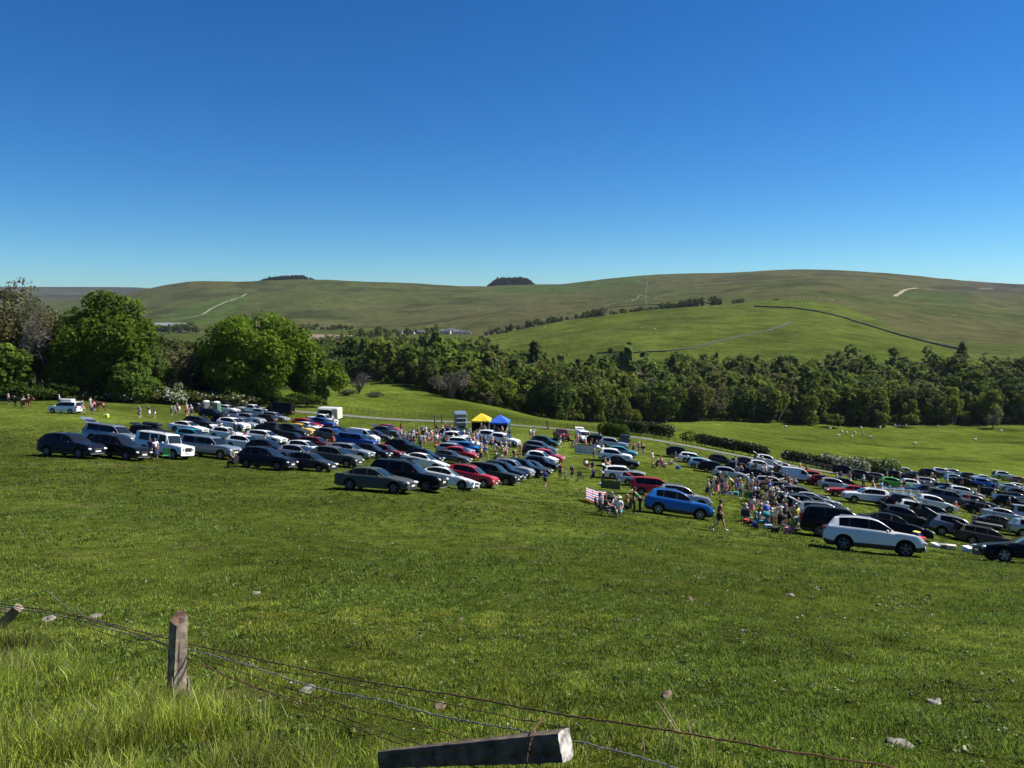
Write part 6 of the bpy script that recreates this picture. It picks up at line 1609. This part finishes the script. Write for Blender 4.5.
def crowd(place, n, region, poses, tops=None, grp=None, y=(20, 300), m=.75, child=.1, face=None):
    x0, x1, a0, a1 = region; k = 0; tries = 0; n = max(1, int(round(n*.83))) if n > 4 else n
    while k < n and tries < n*80:
        tries += 1; px = rp.uniform(x0, x1); t = (px-x0)/(x1-x0+1e-6); py = rp.uniform(a0, a1) if not hasattr(a0, '__len__') else rp.uniform(a0[0]*(1-t)+a0[1]*t, a1[0]*(1-t)+a1[1]*t)
        g = ground(px, py, *y)
        if not clear(g.x, g.y, m): continue
        if any((g.x-q[0])**2+(g.y-q[1])**2 < .42 for q in ppl): continue
        ch = rp.random() < child; pose = poses[int(rp.integers(len(poses)))]
        for _ in range(200):
            top = (tops[int(rp.integers(len(tops)))] if tops else TOPS[int(rp.choice(len(TOPS), p=TW))]); b, bc = BOTS[int(rp.integers(len(BOTS)))]; hair = HRS[int(rp.integers(6))]; lab = plabel(top, b, bc, hair, pose, place, ch)
            if lab not in seenp: break
        seenp.add(lab); dg = rp.uniform(0, 360) if face is None else face+rp.uniform(-40, 40)
        if pose == 'sit':
            fab = ['navy', 'green', 'black', 'red', 'royal blue', 'grey'][int(rp.integers(6))]; hw = {'hat': 'sun hat', 'cap': 'white cap'}.get(hair, hair+' hair')
            t_ = f"{fab} chair under {top}-topped {'child' if ch else 'person'} with {hw} {place}"; _lc[t_] = _lc.get(t_, 0)+1
            camp_chair(g, dg, fab, t_ if _lc[t_] == 1 else t_.replace(' chair', ' folding chair'), 'camping chairs')
        add_person(g, dg, pose, top, b, bc, hair, lab, grp or 'people '+place, scale=(.62 if ch else rp.uniform(.93, 1.05)), light_shoes=rp.random() < .5)
        ppl.append((g.x, g.y)); k += 1
_lc = {}
st = ['stand', 'stand', 'hips', 'point', 'carry', 'walk']; mix = ['stand', 'sit', 'sit', 'ground', 'carry', 'bend', 'stand']
crowd('beside the bay horse', 6, (9, 38, 404, 409), ['stand', 'hips', 'point'], ['grey', 'white', 'black', 'white'], y=(60, 200))
crowd('behind the white people carrier', 7, (79, 98, 407, 415), ['stand', 'carry', 'hips', 'bend'], ['pink', 'cream', 'red', 'white', 'grey', 'black'], y=(60, 200))
crowd('near the wood edge', 1, (59, 60, 404, 405), ['stand'], ['white'], y=(60, 200))
crowd('left of the toilet queue', 4, (136, 160, 416, 421), ['stand', 'ground', 'walk'], ['black', 'navy', 'black', 'light blue'], y=(60, 200))
crowd('queueing for the toilets', 13, (171, 202, 411.5, 416), ['stand', 'stand', 'hips'], ['white', 'white', 'cream', 'white', 'red', 'pink'], y=(60, 200), child=.15)
crowd('behind the off-roader', 4, (205, 245, 431, 440), mix, y=(40, 200))
crowd('among left block cars', 10, (225, 330, 436, 458), mix, y=(40, 200))
crowd('at the food trailer', 5, (326, 341, 423, 428), ['stand', 'hips'], ['white', 'pink', 'red', 'white'], y=(60, 220))
crowd('middle of left block', 8, (322, 345, 430, 446), ['stand', 'sit', 'stand', 'walk'], ['pink', 'white', 'red', 'pink', 'cream'], y=(60, 220))
crowd('by the bare hawthorn', 2, (360, 363, 388, 390), ['stand'], ['white', 'black'], y=(170, 300))
crowd('behind the red hatchback', 4, (362, 412, 430, 434), ['stand', 'ground'], ['light blue', 'black', 'red'], y=(60, 220))
crowd('in the picnic crowd', 42, (398, 446, (438, 430), (450, 449)), mix+['sit', 'stand'], y=(50, 220), child=.2)
crowd('before the gazebos', 36, (444, 512, (433, 437), (447, 456)), st+['sit', 'ground', 'stand'], y=(50, 220), child=.15)
crowd('behind the front row', 12, (480, 530, 453, 466), st+['sit'], y=(40, 220), child=.15)
crowd('under the gazebos', 7, (473, 508, 432.5, 436.5), ['stand', 'carry', 'hips'], ['white', 'black', 'grey', 'white', 'cream'], y=(60, 200), child=0)
crowd('right of blue gazebo', 3, (528, 535, 437, 442), ['stand'], ['white'], y=(60, 200), child=0)
crowd('around the small van', 10, (556, 606, 443.5, 448), ['stand', 'sit', 'stand', 'bend'], ['pink', 'red', 'white', 'green', 'light blue', 'black', 'white'], y=(50, 220))
crowd('beside the pale windbreak', 4, (592, 604, 455, 461), ['stand', 'bend'], y=(50, 220))
crowd('left of white estate', 9, (586, 612, 468, 482), ['sit', 'sit', 'ground', 'stand', 'bend'], ['yellow', 'light blue', 'white', 'royal blue', 'grey', 'orange'], y=(40, 220))
crowd('right of teal hatchback', 4, (632, 644, 450.5, 456), ['walk', 'stand'], ['white', 'black', 'pink'], y=(50, 220), child=0)
crowd('left of navy SUV', 10, (647, 676, 459, 470), ['sit', 'ground', 'stand', 'ground'], ['white', 'cream', 'white', 'navy', 'red'], y=(50, 220))
crowd('in the centre lane', 4, (703, 717, 493, 498), ['walk', 'walk', 'stand'], ['white', 'black', 'maroon', 'white'], y=(40, 220), child=0, face=150)
crowd('before the short row', 8, (716, 745, (486, 488), (492, 502)), mix, y=(40, 220))
crowd('far end, big crowd', 18, (728, 790, (462, 470), (478, 486)), st+['sit', 'stand'], ['black', 'navy', 'white', 'black', 'light blue', 'royal blue', 'grey'], y=(40, 220))
crowd('middle, big crowd', 24, (745, 792, (486, 488), (504, 512)), st+['sit', 'stand'], ['black', 'navy', 'white', 'royal blue', 'black', 'grey', 'orange', 'light blue'], y=(40, 220))
crowd('near side, big crowd', 26, (744, 796, (510, 514), (525, 533)), ['sit', 'ground', 'stand', 'sit', 'bend'], ['white', 'pink', 'white', 'red', 'royal blue', 'cream', 'green', 'black', 'navy'], y=(35, 220), child=.2)
crowd('left of white van', 7, (789, 814, 473, 480), ['stand', 'sit', 'bend'], ['black', 'orange', 'light blue', 'white'], y=(50, 220))
crowd('below the white van', 6, (818, 856, 483, 490), ['stand', 'walk'], ['white', 'pink', 'royal blue', 'cream'], y=(50, 220), child=.2)
crowd('at the hawthorn hedge', 3, (864, 871, 470, 473), ['stand'], ['white', 'grey'], y=(50, 220))
crowd('behind left-facing white SUV', 7, (862, 886, 488, 497), ['stand', 'hips', 'bend'], ['red', 'navy', 'light blue', 'white'], y=(50, 220))
crowd('far edge, right block', 7, (884, 908, 474, 482), st, ['black', 'navy', 'pink', 'white'], y=(50, 220))
crowd('lane, right block', 9, (928, 952, (482, 486), (494, 502)), st, ['white', 'black', 'light blue', 'pink', 'navy'], y=(50, 220))
crowd('between right block cars', 10, (955, 1010, (492, 496), (516, 522)), mix, ['black', 'black', 'navy', 'white', 'red'], y=(50, 220))
crowd('by the right-edge windbreak', 5, (985, 1022, 492, 505), st, y=(50, 220))
def solo(px, py, deg, pose, top, b, bc, hair, lab, sc=1., ls=False, y0=30): g = ground(px, py, y0, 200); add_person(g, deg, pose, top, b, bc, hair, lab, None, sc, ls); ppl.append((g.x, g.y)); return g
man = solo(719, 531.5, 22, 'walk', 'maroon', 'shorts', 'black', 'brown', 'man striding right in maroon t-shirt and black shorts beside the bright blue SUV', 1.04, True)
solo(545, 488, -80, 'walk', 'royal blue', 'shorts', 'black', 'brown', 'person in royal blue top walking away at the end of the left block', 1., True)
solo(572, 480.5, 85, 'walk', 'navy', 'shorts', 'black', 'grey', 'person in navy top and black shorts walking beside the empty black chair', 1.02, True)
solo(560, 478.5, 100, 'stand', 'maroon', 'trousers', 'black', 'blond', 'person in maroon top left of the small child', 1.)
solo(565, 480, 95, 'walk', 'light blue', 'shorts', 'white', 'blond', 'small child in light blue top between two walking adults', .62)
solo(151, 459.5, 110, 'stand', 'purple', 'shorts', 'denim', 'brown', 'person in purple top beside the white boxy off-roader', .97)
solo(156, 460, 60, 'stand', 'white', 'skirt', 'navy', 'brown', 'person in white top and dark skirt beside the white boxy off-roader', 1.)
solo(795.5, 531, 250, 'stand', 'yellow', 'trousers', 'denim', 'brown', 'person in yellow top standing at the rear of the silver SUV', 1.0)
def chair_at(px, py, deg, col, lab): return camp_chair(ground(px, py, 30, 220), deg, col, lab)
chair_at(166, 460.5, 80, 'green', 'green camping chair empty in front of the white boxy off-roader'); chair_at(580.5, 480.5, 70, 'black', 'empty black camping chair standing in open grass right of the walkers')
for i, (px, py, dg, top, bc, hair, cc) in enumerate([(233.5, 468, 200, 'black', 'black', 'blond', 'black'), (600.5, 513, 20, 'navy', 'black', 'brown', 'black'), (606, 515.5, -10, 'black', 'navy', 'brown', 'grey'), (618.5, 517.5, 100, 'white', 'khaki', 'hat', 'teal'), (612, 511, 60, 'cream', 'denim', 'grey', 'navy'), (626, 514, 170, 'orange', 'black', 'blond', 'green')]):
    g = ground(px, py, 30, 200); pl = ['in front of the silver-blue pickup and navy SUV', 'first behind the striped windbreak', 'second behind the striped windbreak', 'left of the bright blue SUV, back to camera', 'behind the striped windbreak group', 'at the rear of the bright blue SUV'][i]
    camp_chair(g, dg, cc, f"{cc} camping chair {pl}"); add_person(g, dg, 'sit', top, 'trousers', bc, hair, f"person in {top} top sitting {pl}"); ppl.append((g.x, g.y))
solo(634, 514.5, 10, 'stand', 'black', 'trousers', 'black', 'dark', 'person all in black standing at the open rear of the bright blue SUV')
solo(640, 512, 200, 'bend', 'green', 'trousers', 'black', 'hat', 'person in green leaning into the rear of the bright blue SUV')
# beyond the three hundred nearest people: the rest of the thick crowds as one mass
mv, mf, mc_ = [], [], []; mo = 0
def mass(n, region, tops=None, y=(50, 220)):
    global mo
    x0, x1, a0, a1 = region; k = 0; tries = 0
    while k < n and tries < n*60:
        tries += 1; px = rp.uniform(x0, x1); t = (px-x0)/(x1-x0); lo = a0 if not hasattr(a0, '__len__') else a0[0]*(1-t)+a0[1]*t; hi = a1 if not hasattr(a1, '__len__') else a1[0]*(1-t)+a1[1]*t
        g = ground(px, rp.uniform(lo, hi), *y)
        if not clear(g.x, g.y, .6) or any((g.x-q[0])**2+(g.y-q[1])**2 < .22 for q in ppl): continue
        pose = ['stand', 'hips', 'point', 'bend', 'ground', 'carry'][int(rp.integers(6))]; top = tops[int(rp.integers(len(tops)))] if tops else TOPS[int(rp.choice(len(TOPS), p=TW))]; b, bc = BOTS[int(rp.integers(len(BOTS)))]; hair = HRS[int(rp.integers(6))]
        body, tm, lm, hm, sh, _ = person_parts(pose, b, hair); a = rp.uniform(0, 6.283); s = rp.uniform(.7, 1.04) if rp.random() > .2 else .6; ca, sa = math.cos(a)*s, math.sin(a)*s
        hc = {'dark': (.025, .017, .012), 'blond': (.38, .26, .12), 'grey': (.33, .32, .30), 'brown': (.09, .05, .03), 'hat': (.62, .55, .38), 'cap': (.7, .7, .7)}[hair]
        for me, cc in ((body, (.50, .27, .19)), (tm, CL[top]), (lm, CL[bc]), (hm, hc)):
            co = np.empty(len(me.vertices)*3, np.float32); me.vertices.foreach_get('co', co); co = co.reshape(-1, 3)
            V = np.stack([co[:, 0]*ca-co[:, 1]*sa+g.x, co[:, 0]*sa+co[:, 1]*ca+g.y, co[:, 2]*s+g.z], 1); mv.append(V); mf.extend([tuple(i+mo for i in p.vertices) for p in me.polygons]); mc_.append(np.tile(np.array(cc), (len(V), 1))); mo += len(V)
        ppl.append((g.x, g.y)); k += 1
mass(34, (402, 446, (436, 430), (448, 447))); mass(34, (444, 512, (433, 438), (446, 458))); mass(10, (560, 606, 443.5, 449)); mass(50, (732, 796, (470, 486), (500, 512)), ['black', 'navy', 'white', 'royal blue', 'black', 'grey', 'pink', 'light blue', 'orange']); mass(20, (745, 798, 508, 528)); mass(24, (880, 1020, (478, 488), (492, 510)), ['black', 'navy', 'white', 'black', 'light blue', 'red'])
mass(8, (173, 203, 411, 415), ['white', 'white', 'cream', 'pink'])
link('crowd', mk_mesh('crowd', np.concatenate(mv), mf, [mat('crowd_cloth', (.5, .5, .5), .8, vcol=True)], None, True, np.concatenate(mc_)), kind='stuff', label='rest of the dense crowd standing and sitting between the rows of cars', cat='crowd')
# ------------------------------------------------------------------ goods set out on the grass
def put_table(px, py, deg, lab, col='white', L=1.6): g = ground(px, py, 30, 220); table(g, deg, lab, col, L); return g
for i, (px, py, lab, col) in enumerate([(745, 478, 'blue-draped stall table in the far part of the big crowd', 'royal blue'), (758, 484, 'white stall table covered with goods in the big crowd', 'cream'), (766, 478, 'white stall table left of the small white van', 'white'), (797, 479, 'stall table left of the tall white van', 'royal blue'), (806, 481, 'second stall table nearer the tall white van', 'light blue'), (423, 441, 'light blue table in the picnic crowd', 'light blue'), (900, 494, 'table between windbreak and white hatchback', 'grey'), (776, 521, 'green picnic table at the near side of the big crowd', 'green')]):
    put_table(px, py, random.uniform(-10, 25), lab, col)
ITEMS = [(755, 527, 'cool_box', 'cool box', (.5, .35, .38), 'royal blue', 'blue cool box on the grass at the left front of the big crowd', 'white'), (749, 516, 'bag', 'bag', (.4, .3, .4), 'hi-vis yellow', 'hi-vis yellow bag left of the big crowd', None), (746, 524, 'toy_crate', 'crate', (.4, .3, .35), 'red', 'red crate at the lower left corner of the big crowd', None), (788, 533, 'cool_box', 'cool box', (.5, .35, .4), 'pink', 'pink box beside the person in yellow', None),
  (768, 529, 'picnic_bag', 'bag', (.5, .35, .3), 'light blue', 'light blue picnic bag in front of the big crowd', None), (775, 532, 'pushchair_bag', 'bag', (.45, .4, .35), 'black', 'black bag in front of the big crowd', None), (107, 417.5, 'folded_vest', 'bag', (.6, .5, .55), 'hi-vis yellow', 'hi-vis yellow bag on the grass beside the chestnut horse', 'white'), (916, 543, 'parasol_bag', 'bag', (.45, .4, .9), 'royal blue', 'tall blue and yellow bag right of the nearest white SUV', 'yellow'), (921, 545, 'crate', 'crate', (.5, .4, .6), 'red', 'red crate standing beside the tall blue bag', None),
  (968, 552, 'crate', 'crate', (.7, .5, .35), 'light blue', 'light blue crate on the grass before the brown estate car', 'white'), (976, 553, 'crate', 'crate', (.6, .45, .3), 'grey', 'grey crate right of the light blue crate', None), (981, 554.5, 'crate', 'crate', (.5, .4, .25), 'white', 'white crate left of the navy saloon', None), (936, 547.5, 'bag', 'bag', (.7, .4, .25), 'white', 'white bundle on the grass behind the silver-blue SUV', None), (943, 548.5, 'bag', 'bag', (.6, .4, .3), 'grey', 'grey bundle between white bundle and silver-blue SUV', None), (951, 550, 'bag', 'bag', (.6, .4, .35), 'cream', 'cream bundle under the silver-blue SUV tail', None),
  (605, 485.5, 'blanket_roll', 'blanket', (1.3, .7, .25), 'light blue', 'light blue blanket heap left of the red people carrier', None), (612, 486, 'bean_bag', 'bag', (.7, .6, .5), 'white', 'white bag beside the light blue blanket heap', None), (620, 483, 'tent_bag', 'bag', (.9, .6, .7), 'royal blue', 'royal blue bag behind the red people carrier', None), (727, 489.5, 'crate', 'crate', (.5, .4, .4), 'red', 'red crate in front of the silver hatchback', None), (722, 487, 'crate', 'crate', (.5, .4, .4), 'green', 'green crate left of the red crate', None), (718, 489, 'bag', 'bag', (.4, .35, .35), 'hi-vis yellow', 'yellow-green bag left of the crates', None),
  (729, 494, 'rug', 'rug', (2.2, 1.5, .06), 'navy', 'navy rug with goods in front of the short row', None), (736, 495, 'crate', 'crate', (.6, .45, .35), 'teal', 'teal crate on the right of the navy rug', None), (678, 469, 'cool_box', 'cool box', (.6, .4, .45), 'royal blue', 'blue cool box beside the white estate car in the short row', None), (246, 434, 'cool_box', 'cool box', (.6, .45, .45), 'bright', '', None), (214, 434.5, 'cool_box', 'cool box', (.6, .45, .4), 'pink', 'pink box behind the silver-blue pickup', None), (205, 416, 'water_tank', 'tank', (1.1, .9, .8), 'royal blue', 'blue tank before the portable toilets', None),
  (944, 499, 'bag', 'bag', (.5, .4, .6), 'pink', 'bright pink bag in the right block lane', None), (978, 500, 'crate', 'crate', (.9, .5, .45), 'red', 'red crate beside the bright blue SUV in the right block', None), (926, 505, 'bag', 'bag', (.5, .4, .6), 'red', 'red bag left of the grey canopied pickup', None), (910, 491, 'bag', 'bag', (.4, .4, .7), 'hi-vis yellow', 'hi-vis bag beside the white hatchback in the right block', None), (497, 458, 'pushchair_bag', 'bag', (.6, .5, .5), 'black', 'black bag behind the dark cars near the gazebos', None), (436, 447, 'cool_box', 'cool box', (.5, .4, .4), 'orange', 'orange cool box in the picnic crowd', None)]
for px, py, nm, cat, dim, colr_, lab, lid in ITEMS:
    if colr_ == 'bright': colr_, lab = 'light blue', 'bright blue cool box behind the white hatchback in the left block'
    dim = tuple(.8*q for q in dim); box_item(nm, cat, ground(px, py, 30, 220), dim, colr_, lab, random.uniform(0, 90), None, lid)
# pushchair and wheelchair shapes at the near side of the crowd
def pushchair(px, py, deg, col, lab):
    root = bpy.data.objects.new('pushchair', None); COL.objects.link(root); root.location = ground(px, py, 30, 200); root.rotation_euler.z = R_(-deg); root['label'] = lab; root['category'] = 'pushchair'
    f = MB(); 
    for s in (.25, -.25): f.tube([(.45, s, .12), (0, s, .55), (-.45, s, 1.05)], .014, 5); f.tube([(-.35, s, .14), (.1, s, .62)], .014, 5)
    f.tube([(-.45, -.25, 1.05), (-.45, .25, 1.05)], .016, 5); link('frame', f.mesh('frame', metal_d), root)
    s_ = MB(); s_.box((.05, 0, .52), (.42, .40, .08), bev=.03); s_.box((-.2, 0, .78), (.10, .40, .55), Matrix.Rotation(R_(-20), 3, 'Y'), bev=.03); link('seat', s_.mesh('seat', cloth(col)), root)
    h = MB(); h.ell((-.12, 0, 1.0), (.30, .24, .18), 10, 5); link('hood', h.mesh('hood', cloth(col)), root)
    for x in (.42, -.38):
        for s in (.27, -.27): w = link('wheel', wheel_meshes(.13, False)[0], root, (x, s, .13)); w.scale = (1, .4, 1)
for a in [(783, 533.5, 60, 'black', 'black pushchair left of the person in yellow'), (763, 530, 200, 'teal', 'teal pushchair at the front of the big crowd'), (412, 447, 30, 'black', 'black pushchair in the picnic crowd'), (515, 459, 30, 'black', 'black pushchair near the dark estate cars'), (608, 512.5, 200, 'black', 'black pushchair behind the striped windbreak')]: pushchair(*a)
# ------------------------------------------------------------------ village and sheds in the valley
hw_ = [M('white_render', (.62, .61, .57), .9), M('grey_stone_wall', (.30, .28, .25), .9), M('cream_render', (.52, .48, .38), .9)]; slate = M('slate_roof', (.10, .10, .11), .7)
def house(px, Y, w, d, h, deg, wm, label, chim=True):
    root = bpy.data.objects.new('village_house', None); COL.objects.link(root); root.location = at(px, Y, -.3); root.rotation_euler.z = R_(deg); root['label'] = label; root['category'] = 'house'; root['group'] = 'houses of the distant village'
    b = MB(); b.box((0, 0, h/2), (w, d, h)); b.add([(-w/2, -d/2, h), (-w/2, d/2, h), (-w/2, 0, h+d*.42), (w/2, -d/2, h), (w/2, d/2, h), (w/2, 0, h+d*.42)], [(0, 2, 1), (3, 4, 5), (0, 3, 5, 2), (1, 2, 5, 4)]); link('wall', b.mesh('wall', wm), root)
    r = MB(); a = math.atan2(d*.42, d/2); sl_ = math.hypot(d/2, d*.42)+.4
    for s in (1, -1): r.box((0, s*d*.25*1.04, h+d*.21+.12), (w+.6, sl_, .15), Matrix.Rotation(-s*a, 3, 'X'))
    rf = link('roof', r.mesh('roof', slate), root)
    if chim: c = MB(); c.box((w/2-.6, 0, h+d*.42+.3), (.9, .9, 1.6)); link('chimney', c.mesh('chimney', wm), rf)
    for x in (-w*.3, 0, w*.3):
        for z in ([h*.3, h*.72] if h > 4 else [h*.55]):
            q = MB(); q.box((x, -d/2-.03, z), (1.1, .08, 1.2)); link('window', q.mesh('window', glass), root)
for i, (px, Y, w, d, h, dg, wm) in enumerate([(406, 1240, 10, 7, 4.5, 10, 1), (412, 1255, 9, 6, 3.2, -8, 0), (421, 1225, 12, 7, 4.5, 5, 1), (444, 1290, 12, 7, 5, 12, 0), (448, 1275, 10, 7, 5, -15, 2), (452, 1300, 13, 7, 5.5, 4, 0), (456, 1280, 9, 7, 4.5, 20, 0), (459, 1310, 10, 6, 3.6, -5, 1), (463, 1290, 8, 6, 3.2, 8, 2), (469, 1300, 7, 6, 3.2, 0, 0), (358, 1150, 9, 6, 3.5, 6, 0), (400, 1225, 8, 6, 3.2, 0, 2)]):
    lb = ['stone house at the left of the distant village', 'low white house second from left in the village', 'long stone house left of the white cluster', 'white two-storey house at the left of the white cluster', 'cream house in the middle of the white cluster', 'largest white house of the distant cluster', 'white gabled house in the right half of the cluster', 'low stone house at the right of the cluster', 'small cream cottage right of the cluster', 'tiny white cottage standing alone right of the village', 'white cottage at the end of the ploughed field', 'cream cottage farthest left in the village'][i]
    house(px, Y, w, d, h, dg, hw_[wm], lb)
shedm = M('profiled_sheet', (.34, .36, .37), .5, metal=.3); shedw = M('shed_wall', (.22, .25, .24), .7)
for i, (px, Y, w, d, h, dg, lb) in enumerate([(157, 1420, 40, 15, 7, 8, 'pale roofed farm shed at the left of the valley gap'), (171, 1400, 56, 28, 10, -4, 'largest grey farm shed in the gap between the big trees'), (184, 1430, 26, 12, 6, 5, 'smaller grey shed right of the largest shed'), (194, 1410, 12, 7, 5, 0, 'little stone house at the right of the valley gap'), (147, 1440, 22, 10, 6, 12, 'white-fronted shed behind the tall pointed tree')]):
    root = bpy.data.objects.new('farm_shed' if 'house' not in lb else 'farmhouse', None); COL.objects.link(root); root.location = at(px, Y, 6.0-6.0); root.rotation_euler.z = R_(dg); root['label'] = lb; root['category'] = 'shed' if 'house' not in lb else 'house'
    lift = 0
    b = MB(); b.box((0, 0, h/2-1), (w, d, h+2)); b.add([(-w/2, -d/2, h), (-w/2, d/2, h), (-w/2, 0, h+d*.22), (w/2, -d/2, h), (w/2, d/2, h), (w/2, 0, h+d*.22)], [(0, 2, 1), (3, 4, 5), (0, 3, 5, 2), (1, 2, 5, 4)]); link('wall', b.mesh('wall', shedw if i < 3 else hw_[2]), root)
    r = MB(); a = math.atan2(d*.22, d/2); sl_ = math.hypot(d/2, d*.22)+.5
    for s in (1, -1): r.box((0, s*d*.25*1.03, h+d*.11+.15), (w+.8, sl_, .18), Matrix.Rotation(-s*a, 3, 'X'))
    link('roof', r.mesh('roof', shedm), root); q = MB(); q.box((-w*.15, -d/2-.06, 2), (w*.2, .1, 4)); link('door', q.mesh('door', M('shed_door', (.10, .16, .12), .7)), root)

print('people', sum(o.get('category') == 'person' for o in bpy.data.objects))
print('long', [o['label'] for o in bpy.data.objects if o.get('label') and len(o['label'].split()) > 16][:45])
_c = Counter(o['label'] for o in bpy.data.objects if o.get('category')); print('dups', [(k, v) for k, v in _c.items() if v > 1 and 'wood' not in k][:30])
